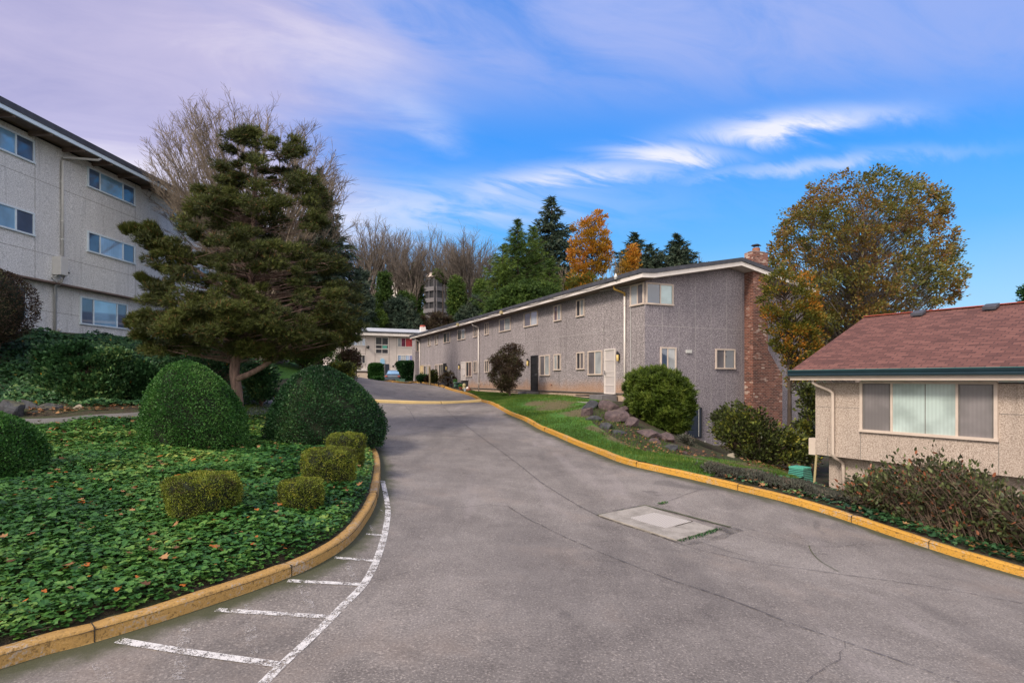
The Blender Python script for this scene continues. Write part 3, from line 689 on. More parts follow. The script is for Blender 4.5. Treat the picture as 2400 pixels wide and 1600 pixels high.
road_poly = [(-8.3, -9)]+kerb_l+[(-17.5, 50), (-26, 55), (-26, 64), (-16.5, 61.5)]+kerb_r[::-1]+[(15, -9)]
_seen = []
for p in road_poly:
    if not _seen or math.hypot(p[0]-_seen[-1][0], p[1]-_seen[-1][1]) > .02: _seen.append(p)
road_poly = _seen
def sheet(name, outer, holes_or_inner, grid_pts, mat, zoff, keep):
    verts = [Vector(p) for p in outer]; edges = [(i, (i+1) % len(outer)) for i in range(len(outer))]
    n0 = len(verts)
    for h in holes_or_inner:
        b = len(verts); verts += [Vector(p) for p in h]; edges += [(b+i, b+(i+1) % len(h)) for i in range(len(h))]
    verts += [Vector(p) for p in grid_pts]
    V, E, Fc, *_ = delaunay_2d_cdt(verts, edges, [], 0, 1e-4)
    V = np.array([(v.x, v.y) for v in V]); cen = np.array([V[list(f)].mean(0) for f in Fc])
    k = keep(cen); Fc = [f for f, q in zip(Fc, k) if q]
    z = gz(V[:, 0], V[:, 1])+zoff
    return V, z, Fc, mat, name
def gridpts(x0, x1, y0, y1, st, jit=.2):
    xs, ys = np.meshgrid(np.arange(x0, x1, st), np.arange(y0, y1, st)); P = np.c_[xs.ravel(), ys.ravel()]
    return P+RNG.uniform(-jit, jit, P.shape)*st
def emit(t, mat=None):
    V, z, Fc, mat, name = t
    o = pmesh(name, np.c_[V, z], [i for f in Fc for i in f], [len(f) for f in Fc], mat, None, (0, 0, 0), smooth=True)
    return o
# road
gpnt = np.r_[gridpts(-16, 15, -9, 20, .8), gridpts(-20, 10, 20, 62, 1.5)]
gpnt = gpnt[inpoly(gpnt, road_poly)]; gpnt = gpnt[polydist(gpnt, road_poly+road_poly[:1]) > .25]
extra = []
for ln in (kerb_l, kerb_r):                                  # rows close to the kerbs carry the moss
    for a, b in zip(ln[:-1], ln[1:]):
        a = np.array(a); b = np.array(b); d = b-a; n = np.array([-d[1], d[0]])/max(np.linalg.norm(d), 1e-6)
        for off in (.3, .6):
            for sg in (1, -1): extra.append((a+b)/2+n*off*sg)
extra = np.array(extra); extra = extra[inpoly(extra, road_poly)]; extra = extra[polydist(extra, road_poly+road_poly[:1]) > .2]
t = sheet('road', road_poly, [], np.r_[gpnt, extra], 'asphalt', 0.0, lambda c: inpoly(c, road_poly))
road = tag(emit(t), kind='structure')
at = road.data.attributes.new('edge', 'FLOAT', 'POINT')
dl, dr = polydist(t[0], kerb_l), polydist(t[0], kerb_r)
at.data.foreach_set('value', np.clip(np.maximum(1-dl/.55, 1-dr/.75)*np.where(t[0][:, 1] < 24, 1, .2), 0, 1).astype(np.float32))

R = 420
outer = [(-R, -R), (R, -R), (R, R), (-R, R)]
big = [p for p in gridpts(-R+20, R-20, -R+20, R-20, 28, .1)]
mid = [p for p in gridpts(-60, 60, -20, 170, 5, .1)]
near = [p for p in gridpts(-26, 24, -10, 62, 1.1, .2)]
near2 = [p for p in gridpts(-20, 16, 3, 30, .6, .2)]
gg = np.array(big+mid+near+near2)
gg = gg[~inpoly(gg, road_poly)]; gg = gg[polydist(gg, road_poly+road_poly[:1]) > .3]
lawn_poly = gpx([(1085, 919), (1122, 936), (1165, 953), (1210, 976), (1265, 1003), (1330, 1030), (1400, 1058), (1469, 1084), (1600, 1114), (1660, 1128)])+\
            gpx([(1760, 1120), (1860, 1135), (1900, 1120), (1850, 1108), (1720, 1088), (1640, 1078), (1560, 1072), (1500, 1062), (1440, 1035), (1390, 1000), (1372, 968), (1395, 952)])+[(4.4, 24.6), (2.0, 29.5), (-2.0, 37.5), (-3.2, 40)]
# one ground sheet outside the road (0.1 m above it, the kerb covers the step); lawn laid 4 mm above
t = sheet('ground', outer, [road_poly], gg, 'ground', 0.10, lambda c: ~inpoly(c, road_poly))
ground = tag(emit(t), kind='structure')
lp = np.array(lawn_poly)
lg = gridpts(lp[:, 0].min(), lp[:, 0].max(), lp[:, 1].min(), lp[:, 1].max(), .5, .2); lg = lg[inpoly(lg, lawn_poly)]; lg = lg[polydist(lg, lawn_poly+lawn_poly[:1]) > .15]
t = sheet('lawn', lawn_poly, [], lg, 'lawn', 0.125, lambda c: inpoly(c, lawn_poly))
lawn = tag(emit(t), kind='structure')
at = lawn.data.attributes.new('bare', 'FLOAT', 'POINT')
barespots = [(gp(u, v), r) for u, v, r in [(1300, 958, 1.3), (1255, 952, .7), (1362, 975, 1.0), (1400, 1012, .5), (1450, 1040, .5), (1520, 1064, .5), (1700, 1100, .9), (1640, 1085, .6), (1800, 1115, 1.5), (1870, 1122, 1.2)]]
bv = np.zeros(len(t[0]))
for (p, r_) in barespots: bv = np.maximum(bv, np.exp(-((t[0][:, 0]-p[0])**2+((t[0][:, 1]-p[1])*.7)**2)/(r_*r_)))
at.data.foreach_set('value', bv.astype(np.float32))

def strip_mesh(name, pts, w, mat, zoff, kind='structure', jit=0.0, taper=None):
    """a painted or cracked line laid on the ground along 2D points"""
    P = []; 
    for a, b in zip(pts[:-1], pts[1:]):
        n = max(1, int(math.hypot(b[0]-a[0], b[1]-a[1])/.15))
        for k in range(n): P.append((a[0]+(b[0]-a[0])*k/n, a[1]+(b[1]-a[1])*k/n))
    P.append(pts[-1]); P = np.array(P)
    if jit:
        nn = RNG.normal(size=P.shape)*jit; nn[0] = nn[-1] = 0; P = P+nn
    d = np.gradient(P, axis=0); d /= np.maximum(np.linalg.norm(d, axis=1, keepdims=True), 1e-9); nrm = np.c_[-d[:, 1], d[:, 0]]
    ww = np.full(len(P), w/2.) if taper is None else w/2.*np.interp(np.linspace(0, 1, len(P)), [0, .5, 1], taper)
    L = P+nrm*ww[:, None]; Rr = P-nrm*ww[:, None]; V = np.r_[np.c_[L, gz(L[:, 0], L[:, 1])+zoff], np.c_[Rr, gz(Rr[:, 0], Rr[:, 1])+zoff]]; n = len(P)
    f = [(i, n+i, n+i+1, i+1) for i in range(n-1)]
    o = pmesh(name, V, [i for q in f for i in q], [4]*len(f), mat, None, (0, 0, 0)); tag(o, kind=kind); return o
def kerb(name, line, mat, label, joints, side, w=.155, h=.13):
    P = np.array(line); out = []
    dist = np.r_[0, np.cumsum(np.linalg.norm(np.diff(P, axis=0), axis=1))]
    s = np.arange(0, dist[-1], .12); Q = np.c_[np.interp(s, dist, P[:, 0]), np.interp(s, dist, P[:, 1])]
    d = np.gradient(Q, axis=0); d /= np.linalg.norm(d, axis=1, keepdims=True); n = np.c_[-d[:, 1], d[:, 0]]*side
    prof = [(-.005, -.08), (.005, h-.035), (.012, h-.012), (.035, h), (w-.03, h), (w, h-.02), (w, -.08)]
    z0 = gz(Q[:, 0], Q[:, 1]); V = []
    jd = np.full(len(Q), 9.)
    for u, v in joints:
        p = gp(u, v); jd = np.minimum(jd, np.linalg.norm(Q-np.array(p[:2]), axis=1))
    rnd = RNG.normal(size=(len(Q), 2)); k = np.array([.25, .5, .25])
    rnd = np.stack([np.convolve(rnd[:, i], k, 'same') for i in range(2)], 1)
    for i, q in enumerate(Q):
        dip = .010 if jd[i] < .07 else 0.0
        for o_, z_ in prof:
            V.append((q[0]+n[i, 0]*(o_+dip*.6+rnd[i, 0]*.003), q[1]+n[i, 1]*(o_+dip*.6+rnd[i, 0]*.003), z0[i]+z_-dip+rnd[i, 1]*.004))
    m = len(prof); f = []
    for i in range(len(Q)-1):
        for j in range(m-1): a = i*m+j; f.append((a, a+1, a+m+1, a+m) if side < 0 else (a, a+m, a+m+1, a+1))
    ob = pmesh(name, np.array(V), [i for q in f for i in q], [4]*len(f), mat, None, (0, 0, 0), smooth=True)
    tag(ob, kind='structure'); ob['label'] = label
    # joints: thin dark gaps set in the stone
    for u, v in joints:
        p = np.array(gp(u, v)[:2]); i = int(np.argmin(np.linalg.norm(Q-p, axis=1))); b = MB()
        c = Vector((*Q[i], z0[i])); dd = Vector((*d[i], 0)); nn = Vector((*n[i], 0))
        b.box(c+nn*(w/2)+Vector((0, 0, h/2-.006)), dd*.004, nn*(w/2+.001), Vector((0, 0, h/2)))
        tag(b.build('kerb_joint', 'crack_solid', None, tuple(c)), kind='structure')
    return ob
plain('crack_solid', (0.04, 0.03, 0.02), 0.9)
kerb('kerb', kerb_l, 'kerb_ochre', 'ochre painted concrete kerb curving round the ivy bed', [(209, 1508), (690, 1346), (880, 1168)], 1)
kerb('kerb', kerb_r, 'kerb_yellow', 'bright yellow painted concrete kerb beside the grass strip', [(1487, 1093), (1735, 1150), (1988, 1222), (1250, 998), (1276, 1011), (2185, 1288)], -1)

# painted line and hatching beside the left kerb
M = .5229
def z6(x, y): return (x*M, 780+y*M)
edge_px = [(1180, 1570), (1250, 1500), (1350, 1408), (1450, 1312), (1540, 1220), (1620, 1140), (1670, 1060), (1700, 985)]
edge_px = [z6(*p) for p in edge_px]+[(899, 1262), (905, 1235), (909, 1205), (909, 1190), (905, 1165), (901, 1145), (897, 1127)]
edge_px = [(560, 1650)]+edge_px
strip_mesh('painted_line', chain(gpx(edge_px), 4), .085, 'paint_white', .006)
for a, b, w, mt in [(z6(530, 1380), z6(1265, 1490), .085, 'paint_white'), (z6(970, 1242), z6(1490, 1275), .075, 'paint_white'), (z6(1290, 1112), z6(1640, 1130), .07, 'paint_white'), (z6(1500, 1008), z6(1690, 1024), .06, 'paint_white'), ((858, 1252), (905, 1255), .06, 'paint_white'),
                 ((873, 1207), (903, 1210), .03, 'paint_faint'), ((868, 1228), (882, 1262), .05, 'paint_faint'), ((880, 1180), (903, 1208), .03, 'paint_faint'),
                 (z6(830, 1310), z6(800, 1560), .09, 'paint_faint'), (z6(1115, 1215), z6(1130, 1440), .09, 'paint_faint'), (z6(1350, 1130), z6(1410, 1270), .08, 'paint_faint'), (z6(1545, 1020), z6(1590, 1110), .07, 'paint_faint'), (z6(440, 1480), z6(500, 1600), .09, 'paint_faint')]:
    strip_mesh('painted_line', gpx([a, b]), w, mt, .009)
# seams and cracks in the asphalt (photo: long seam to the lower right, seam to the vault, branching cracks)
def z7(x, y): return (800+x*.4592, 880+y*.4592)
cracks = [([z7(850, 668), z7(930, 720), z7(1100, 805), z7(1300, 895), z7(1500, 975), z7(1700, 1050), z7(1960, 1135), (1850, 1460), (2000, 1512), (2250, 1600)], .028, 'crack', .004),
          ([z7(520, 160), z7(640, 260), z7(800, 375), z7(900, 450), z7(1010, 540), z7(1110, 605), z7(1220, 670), z7(1310, 716)], .03, 'crack', .003),
          ([z7(1310, 716), z7(1460, 770), z7(1600, 815), z7(1700, 850), (1640, 1290), (1780, 1320), (1960, 1345), (2180, 1375), (2400, 1415)], .022, 'crack', .004),
          ([z7(850, 668), z7(740, 660), z7(620, 672), z7(480, 680), z7(330, 685)], .014, 'crack', .012),
          ([z7(1600, 668), z7(1700, 630), z7(1840, 580)], .020, 'crack', .006),
          ([z7(320, 150), z7(350, 180), z7(375, 225)], .03, 'crack', .01), ([z7(220, 375), z7(330, 378), z7(450, 380)], .025, 'crack', .01),
          ([(1896, 1279), (1905, 1300), (1930, 1320), (1965, 1340)], .016, 'crack_moss', .012), ([(1735, 1235), (1800, 1250), (1880, 1278), (1960, 1282), (2030, 1276)], .016, 'crack', .01),
          ([(1980, 1505), (1965, 1545), (1925, 1575), (1890, 1600)], .012, 'crack', .012), ([z7(160, 1050), z7(260, 1025), z7(340, 1005)], .012, 'crack', .012),
          ([(1740, 1250), (1840, 1290), (1940, 1300)], .010, 'crack', .01), ([(1650, 1273), (1700, 1290), (1760, 1308)], .012, 'crack', .008),
          ([z7(900, 640), z7(1000, 660), z7(1120, 700)], .008, 'crack', .015), ([z7(500, 262), z7(520, 268)], .05, 'crack', .01)]
for pts, w, mt, j in cracks: strip_mesh('road_crack', gpx(pts), w*.75, mt, .0125, jit=j)

# concrete vault slab with a chequered steel lid
def quad_on(name, px4, mat, par, zt, th):
    P = [np.array(gp(*p)) for p in px4]
    V = [tuple(p+np.array([0, 0, zt])) for p in P]+[tuple(p+np.array([0, 0, zt-th])) for p in P]
    b = MB(); b.add(V, [(0, 1, 2, 3), (7, 6, 5, 4), (0, 4, 5, 1), (1, 5, 6, 2), (2, 6, 7, 3), (3, 7, 4, 0)])
    return b.build(name, mat, par, None, bevel=.006)
m_, nt_, b_, o_ = newmat('chequer')
co_ = geopos(nt_); vo = nd(nt_, 'ShaderNodeTexWave', wave_type='BANDS', bands_direction='DIAGONAL'); setin(nt_, vo, 'Vector', co_); vo.inputs['Scale'].default_value = 9
v2 = nd(nt_, 'ShaderNodeTexWave', wave_type='BANDS', bands_direction='X'); setin(nt_, v2, 'Vector', co_); v2.inputs['Scale'].default_value = 11
h_ = mth(nt_, 'MAXIMUM', mapr(nt_, vo.outputs['Fac'], .55, .75), mapr(nt_, v2.outputs['Fac'], .6, .8))
nt_.links.new(mixc(nt_, h_, (0.26, 0.235, 0.21), (0.50, 0.46, 0.42)), b_.inputs['Base Color']); b_.inputs['Roughness'].default_value = .7
bump(nt_, b_, h_, .5, .01)
m_, nt_, b_, o_ = newmat('slab'); co_ = geopos(nt_)
nn_ = noise(nt_, co_, 4, 6, .7); n3_ = noise(nt_, co_, 60, 3, .6)
c_ = ramp(nt_, nn_, [(.35, (0.215, 0.195, 0.17)), (.6, (0.34, 0.31, 0.275))]); c_ = mixc(nt_, mth(nt_, 'MULTIPLY', mapr(nt_, n3_, .5, .3), .5), c_, (0.12, 0.10, 0.08))
nt_.links.new(c_, b_.inputs['Base Color']); b_.inputs['Roughness'].default_value = .9; bump(nt_, b_, n3_, .5, .01)
def zv(x, y): return (1380+x*.17007, 1160+y*.17007)
vp = gp(1545, 1225)
vault = thing('utility_vault', vp, 'pale concrete slab with chequered steel lid set flush in the asphalt', 'utility cover')
quad_on('slab', [zv(135, 290), zv(780, 160), zv(1740, 480), zv(1210, 640)], 'slab', vault, .030, .2)
quad_on('lid_gap', [zv(535, 338), zv(900, 250), zv(1452, 385), zv(1035, 504)], 'crack_solid', vault, .034, .02)
quad_on('lid', [zv(562, 338), zv(900, 264), zv(1420, 385), zv(1035, 488)], 'chequer', vault, .038, .02)
strip_mesh('road_crack', gpx([zv(125, 285), zv(780, 150), zv(1200, 250), zv(1740, 395), zv(1960, 450)]), .045, 'crack_moss', .0165, jit=.006)
strip_mesh('road_crack', gpx([zv(135, 296), zv(700, 480), zv(1210, 650)]), .03, 'crack', .0165, jit=.003)

for pts, w in [([zv(1760, 440), zv(1950, 500), zv(2100, 480)], .42), ([zv(1350, 680), zv(1700, 600), zv(2000, 520)], .22), ([zv(780, 150), zv(1200, 250), zv(1700, 400)], .14), ([zv(330, 220), zv(560, 190), zv(760, 150)], .10)]: strip_mesh('road_stain', gpx(pts), w, 'stain', .0145, jit=.02, taper=[.4, 1, .3])
# speed bump across the drive
pa, pb = np.array(gp(862, 941)), np.array(gp(1128, 940))
def bump_bar(p, q, label):
    p = Vector(p); q = Vector(q); d = (q-p).normalized(); n = Vector((-d.y, d.x, 0)); b = MB(); N = 10; prof = [(-.26, -.03), (-.22, .07), (-.14, .12), (.14, .12), (.22, .07), (.26, -.03)]
    V = []
    for i in range(N+1):
        c = p+(q-p)*(i/N); z = g(c.x, c.y)
        V += [(c.x+n.x*a, c.y+n.y*a, z+h) for a, h in prof]
    m = len(prof); f = [(i*m+j, i*m+j+1, (i+1)*m+j+1, (i+1)*m+j) for i in range(N) for j in range(m-1)]+[tuple(range(m)), tuple(range(N*m, N*m+m))[::-1]]
    b.add(V, f); o = b.build('speed_bump', 'bump_yellow', None, tuple(p)); tag(o, label, 'speed bump')
s_ = .52
bump_bar(pa, pa+(pb-pa)*.57, 'worn pale yellow speed bump section on the hedge side of the drive')
bump_bar(pa+(pb-pa)*.585, pb-(pb-pa)*.01, 'worn pale yellow speed bump section that meets the kerb by the lawn')
# concrete walk behind the ivy bed, path on the far side, grass patch
def patch(name, px_or_xy, mat, zoff, is_px=True, st=.5):
    poly = gpx(px_or_xy) if is_px else px_or_xy; A = np.array(poly)
    q = gridpts(A[:, 0].min(), A[:, 0].max(), A[:, 1].min(), A[:, 1].max(), st, .1); q = q[inpoly(q, poly)] 
    if len(q): q = q[polydist(q, poly+poly[:1]) > .1]
    return tag(emit(sheet(name, poly, [], q, mat, zoff, lambda c: inpoly(c, poly))), kind='structure')
wl = chain([(-20, 13.0), gp(40, 1000)[:2], gp(200, 990)[:2], gp(345, 981)[:2], (-8.8, 18.6), gp(640, 950)[:2], (-9.0, 27), (-11.5, 34)], 4)
strip_mesh('path', wl, .72, 'path_grey', .135)
patch('lawn', [(574, 984), (600, 986), (650, 986), (700, 975), (700, 952), (640, 953), (574, 956)], 'lawn', .128)
patch('lawn', [(600, 905), (760, 885), (800, 878), (790, 862), (640, 862), (600, 880)], 'lawn', .128, True, 1.0)

# ---------------------------------------------------------------- buildings
def lamp_on(par, W, a, z, name='wall_lamp'):
    b = MB(); W.slab(b, a-.05, a+.05, z-.14, z+.14, 0, .03); c = W.P(a, z+.17, .11); b.lathe(c, [(.055, -.06), (.06, .05), (.03, .09)], 10); b.tube([W.P(a, z+.1, .02), W.P(a, z+.15, .11)], .015)
    o = b.build(name, 'black_iron', par)
    g_ = MB(); g_.lathe(W.P(a, z-.02, .11), [(.05, -.17), (.058, -.15), (.058, .12)], 10); g_.build('lamp_glass', 'lamp_glass', o, smooth=True)
def security_door(par, W, a0, a1, z0, z1, frame, back, bars, handle_left=True, name='door'):
    b = MB(); W.slab(b, a0, a1, z0, z1, .004, .02); d = b.build(name, back, par)
    f = MB(); t = .05
    W.slab(f, a0, a0+t, z0, z1, .02, .075); W.slab(f, a1-t, a1, z0, z1, .02, .075); W.slab(f, a0+t, a1-t, z1-t, z1, .02, .075); W.slab(f, a0+t, a1-t, z0, z0+t, .02, .075)
    for z in (z0+.85, z0+1.05, z0+.42, z0+1.6): W.slab(f, a0+t, a1-t, z-.012, z+.012, .055, .07)
    f.build('door_frame', frame, d)
    n = 9; g_ = MB()
    for i in range(1, n): a = a0+t+(a1-a0-2*t)*i/n; W.slab(g_, a-.008, a+.008, z0+t, z1-t, .05, .065)
    g_.build('security_grille', bars, d)
    h = MB(); a = a1-t-.04 if handle_left else a0+t+.04; W.slab(h, a-.035, a+.035, z0+.9, z0+1.1, .07, .09); h.tube([W.P(a, z0+.98, .09), W.P(a, z0+.98, .13), W.P(a+(.1 if not handle_left else -.1), z0+.98, .13)], .012); h.build('handle', 'chrome', d)
    return d

ch0_ = 5.7
# --- long grey two-storey townhouse row
A = (5.71, 24.2); D = (-.4138, .9104); Gd = (.9104, .4138)
WF = Wall(A, D, (-.9104, -.4138)); WG = Wall(A, Gd, (.4138, -.9104))
TL, TW = 36.7, 9.8; ZE, ZR = 4.29, 5.20; RS = 4.9
th = thing('townhouse_row', (A[0], A[1], -1.0), 'long grey pebble-dash townhouse row with dark roof edge and brick chimney', 'building')
b = MB()
n_ = [(0, -.62), (TL, -.62), (TL, ZE), (0, ZE)]
def P3(a, gg_, z): return Vector((A[0]+D[0]*a+Gd[0]*gg_, A[1]+D[1]*a+Gd[1]*gg_, z))
zlow = -5
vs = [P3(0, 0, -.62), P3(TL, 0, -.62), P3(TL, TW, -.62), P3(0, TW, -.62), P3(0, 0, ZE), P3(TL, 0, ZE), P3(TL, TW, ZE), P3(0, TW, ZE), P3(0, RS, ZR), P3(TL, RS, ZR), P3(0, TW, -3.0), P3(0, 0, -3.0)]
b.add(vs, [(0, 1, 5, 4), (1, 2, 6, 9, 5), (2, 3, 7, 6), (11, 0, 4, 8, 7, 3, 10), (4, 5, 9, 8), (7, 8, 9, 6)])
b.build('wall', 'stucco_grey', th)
b = MB()   # foundation
for (a0, g0, a1, g1, z0, z1) in [(0, .05, TL, .05, -2, -.62)]:
    WF.slab(b, .06, a1, z0, z1, -.2, -.05)
WG.slab(b, -.02, TW, -5, -3.0, -.3, -.04)
b.build('foundation', 'concrete_tan', th)
b = MB(); WF.slab(b, 0, TL, -.64, -.60, -.02, .035); WG.slab(b, 0.02, TW, -3.03, -2.99, -.02, .03); b.build('sill_flashing', 'groove', th)
# projecting bay at the far end
b = MB(); WF.slab(b, TL+.02, TL+1.3, -.6, ZE-.02, -2, .42); b.build('end_bay', 'stucco_grey', th)
WB_ = Wall(tuple(WF.P(TL+.02, 0, .42))[:2], Gd, (.4138, -.9104)); 
window(th, WB_, .06, .38, 2.9, 4.0, [], ['glass_dark'], fw=.04, sill=False)
# roof: thin low-pitched gable slab with overhangs; tar edge over a pale fascia
def roof_strip(name, mat, z_lo, z_hi, grow, par):
    b = MB(); oh = .62+grow; a0, a1 = -oh, TL+1.4+grow; e0, e1 = -oh, TW+.08; sl = (ZR-ZE)/RS
    ze = ZE-(.62+grow)*sl*0; 
    def z(gg_): return ZE+sl*(min(max(gg_, 0), RS) if gg_ < RS else max(2*RS-gg_, 0))
    prof = [(e0, z(e0)-.03), (0, z(0)), (RS, ZR), (TW, z(TW)), (e1, z(e1)-.03)]
    # the overhang at the gable grows toward the ridge (prow)
    ext = [a0, a0-.02, a0-.06, a0-.02, a0]
    lo = [P3(ext[i], p[0], p[1]+z_lo) for i, p in enumerate(prof)]; hi = [P3(ext[i], p[0], p[1]+z_hi) for i, p in enumerate(prof)]
    lo2 = [P3(a1, p[0], p[1]+z_lo) for p in prof]; hi2 = [P3(a1, p[0], p[1]+z_hi) for p in prof]
    V = lo+hi+lo2+hi2; n = 5; f = []
    for i in range(4):
        f += [(i, i+1, n+i+1, n+i), (2*n+i+1, 2*n+i, 3*n+i, 3*n+i+1), (n+i, n+i+1, 3*n+i+1, 3*n+i), (i+1, i, 2*n+i, 2*n+i+1)]
    f += [(0, n, 3*n, 2*n), (n-1, 3*n-1, 4*n-1, 2*n-1)]
    b.add(V, f); return b.build(name, mat, par)
rf = roof_strip('roof', 'roof_tar', .19, .36, .05, th)
roof_strip('fascia', 'trim_white', .0, .188, 0, rf)
# soffit reads dark brown under the eave
b = MB(); WF.slab(b, -.55, TL+1.3, ZE-.045, ZE-.012, -.0, .575); b.build('soffit', 'soffit_brown', rf)
# cable slung along the fascia
pts = []; 
for i in range(140):
    a = .9+i*.27; sag = .04*math.sin(i*.55)-.03*(1-((i % 35)/17.5-1)**2); pts.append(WF.P(a, ZE+.11+sag, .655))
b = MB(); b.tube(pts, .012, 5); b.build('cable', 'black_iron', th)
for a in (14.0, 22.7): 
    b = MB(); WF.slab(b, a-.16, a+.16, ZE+.0, ZE+.2, .62, .74); b.build('floodlight', 'tan_post', th)
b = MB(); b.lathe(WF.P(1.15, ZE+.26, .7), [(.05, -.1), (.09, 0), (.05, .1), (.02, .16)], 8); b.build('floodlight', 'metal_box', th)
# downpipes
def downpipe(par, W, u_pipe, z_top, z_bot, elbow=True, mat='trim_white', oh=.58, r=.045, brasstop=False, a=None):
    a = W.px(u_pipe) if a is None else a; b = MB()
    top = [W.P(a+.28, z_top, oh-.1), W.P(a+.26, z_top-.16, oh-.14), W.P(a+.08, z_top-.30, .2), W.P(a, z_top-.36, .08), W.P(a, z_top-.5, .07)]
    b.tube(top, r*1.05, 8); o0 = MB(); o0.tube([W.P(a, z_top-.45, .07), W.P(a, z_bot, .07)], r, 8)
    o = o0.build('downpipe', mat, par, smooth=True); b.build('elbow', 'brass' if brasstop else mat, o, smooth=True)
    for z in (z_top-.9, (z_top+z_bot)/2, z_bot+.7):
        c = MB(); c.lathe(W.P(a, z, .07), [(r+.012, -.02), (r+.012, .02)], 8); c.build('clamp', mat, o)
downpipe(th, WF, 1467, ZE-.02, -1.05, brasstop=True)
downpipe(th, WF, 1123.5, ZE-.02, -.95)
downpipe(th, WF, 985, ZE-.02, -.5)
b = MB(); s_ = WF.px(1479.5); b.tube([WF.P(s_, ZE-.1, .03), WF.P(s_, -.8, .03)], .012, 5); b.tube([WF.P(s_+2.0, ZE-.09, .35), WF.P(s_+.9, ZE-.1, .2), WF.P(s_, ZE-.12, .03)], .012, 5); b.build('conduit', 'metal_box', th)
# windows: upper and lower rows measured in the photograph
def wrow(lst, z0, z1):
    for u0, u1, ml, panes in lst:
        a1, a0 = WF.px(u0), WF.px(u1)
        window(th, WF, a0, a1, z0, z1, [ml] if ml else [], panes[::-1])
d_, s__, c_, br_ = 'glass_dark', 'glass_screen', 'glass_curtain', 'glass_brown'
wrow([(1004, 1009.6, .5, [d_, c_]), (1020, 1026, .5, [d_, c_]), (1040, 1055.3, .5, [d_, s__]), (1073, 1091, .5, [d_, c_]), (1110, 1119, .5, [s__, d_]), (1137, 1145.6, .5, [d_, s__]), (1171, 1197.3, .5, [s__, c_]), (1229, 1260.8, .5, [s__, c_]), (1299, 1316, .5, [br_, c_]), (1351.6, 1370, .5, [d_, c_])], 3.25, 4.14)
wrow([(1005, 1009, .5, [d_, d_]), (1020, 1027, .5, [s__, s__]), (1110, 1119, .5, [d_, s__]), (1137, 1146, .5, [d_, d_]), (1299, 1315, .5, [c_, d_]), (1352, 1370, .5, [d_, s__])], .53, 1.43)
wrow([(994, 1003, .5, [d_, c_]), (1029, 1039.5, .5, [d_, d_]), (1093, 1106, .5, [d_, br_]), (1266, 1289.3, .5, ['glass_screen', c_]), (1379, 1412, .5, [s__, c_])], .24, 1.43)
a1, a0 = WF.px(1478), 0.035
window(th, WF, a0, a1, 3.25, 4.2, [.46], [s__, c_], fw=.07)
window(th, WG, .035, WG.px(1577), 3.25, 4.2, [.52], ['glass_reflect_dark', 'glass_sheen'], fw=.07)
window(th, WG, WG.px(1547), WG.px(1584), .30, 1.43, [.45], ['glass_reflect_dark', 'glass_curtain'])
window(th, WG, WG.px(1676.5), WG.px(1722), .50, 1.43, [.45], ['glass_screen', 'glass_dark'])
b = MB(); WG.slab(b, WG.px(1607), WG.px(1620), 1.20, 1.34, 0, .05); b.build('vent', 'metal_box', th)
# doors, lamps, steps
for u0, u1, fr, bk, bars, name in [(1418.5, 1444, 'trim_white', 'door_white', 'trim_white', 'door'), (1246, 1261.2, 'black_iron', 'door_dark', 'black_iron', 'door'), (1082, 1092, 'trim_white', 'door_white', 'trim_white', 'door'), (1040, 1046.8, 'black_iron', 'door_dark', 'black_iron', 'door'), (986, 993, 'door_yellow', 'door_yellow', 'door_yellow', 'door')]:
    security_door(th, WF, WF.px(u1), WF.px(u0), -.66, 1.46, fr, bk, bars, name=name, handle_left=(u0 > 1400))
# grey panel of the dark security door seen through its grille
for u in (1452, 1240, 1078.5, 1048.5): lamp_on(th, WF, WF.px(u), 1.05)
for u0, u1, n in [(1418, 1446, 2), (1244, 1263, 2)]:
    a0, a1 = WF.px(u1), WF.px(u0); b = MB()
    WF.slab(b, a0-.05, a1+.05, -1.25, -.69, .04, .85); o = b.build('doorstep', 'grey_wood', th)
    for k in range(3):
        c = MB(); WF.slab(c, a1+.07+k*.0, a1+1.15-k*.12, -.78-k*.13, -.73-k*.13, .06, .95+0*k); c.build('tread', 'black_iron' if k == 0 else 'grey_wood', o)
for i in range(1, 7):
    b = MB(); WG.slab(b, i*.93-.012, i*.93+.012, -3.0 if i > 3 else -.6, 3.2 if i < 3 else 4.6, 0, .003); b.build('panel_joint', 'joint_light', th)
for z in (2.35,):
    b = MB(); WG.slab(b, .0, ch0_ , z-.012, z+.012, 0, .0032); WF.slab(b, 0, 16, z-.01, z+.01, 0, .0032); b.build('panel_joint', 'joint_light', th)
# crawl-space door in the gable
b = MB(); a0, a1 = WG.px(1611), WG.px(1641); WG.slab(b, a0, a1, -2.58, -1.28, .004, .05); dd_ = b.build('door', 'door_blue', th)
b = MB(); WG.slab(b, a1-.14, a1-.12, -2.55, -1.3, .05, .065); b.build('edge_strip', 'metal_box', dd_)
b = MB(); WG.slab(b, a0-.05, a0, -2.6, -1.24, .003, .07); WG.slab(b, a1, a1+.05, -2.6, -1.24, .003, .07); WG.slab(b, a0, a1, -1.28, -1.24, .003, .07); b.build('door_frame', 'door_dark', dd_)
b = MB(); b.tube([WG.P(WG.px(1650), -2.75, .06), WG.P(WG.px(1650), -3.5, .06)], .025); b.build('drain_pipe', 'metal_box', th)
# taps and small pipes at the foot of the facade
for u, m_ in ((1294, 'terracotta'), (1127, 'trim_white'), (1136, 'metal_box'), (1148, 'metal_box')):
    a = WF.px(u); b = MB(); b.tube([WF.P(a, -.28, 0), WF.P(a, -.28, .09), WF.P(a, -.36, .12)], .022, 6); b.lathe(WF.P(a, -.24, .09), [(.04, 0), (.04, .015)], 8); b.build('tap', m_, th)
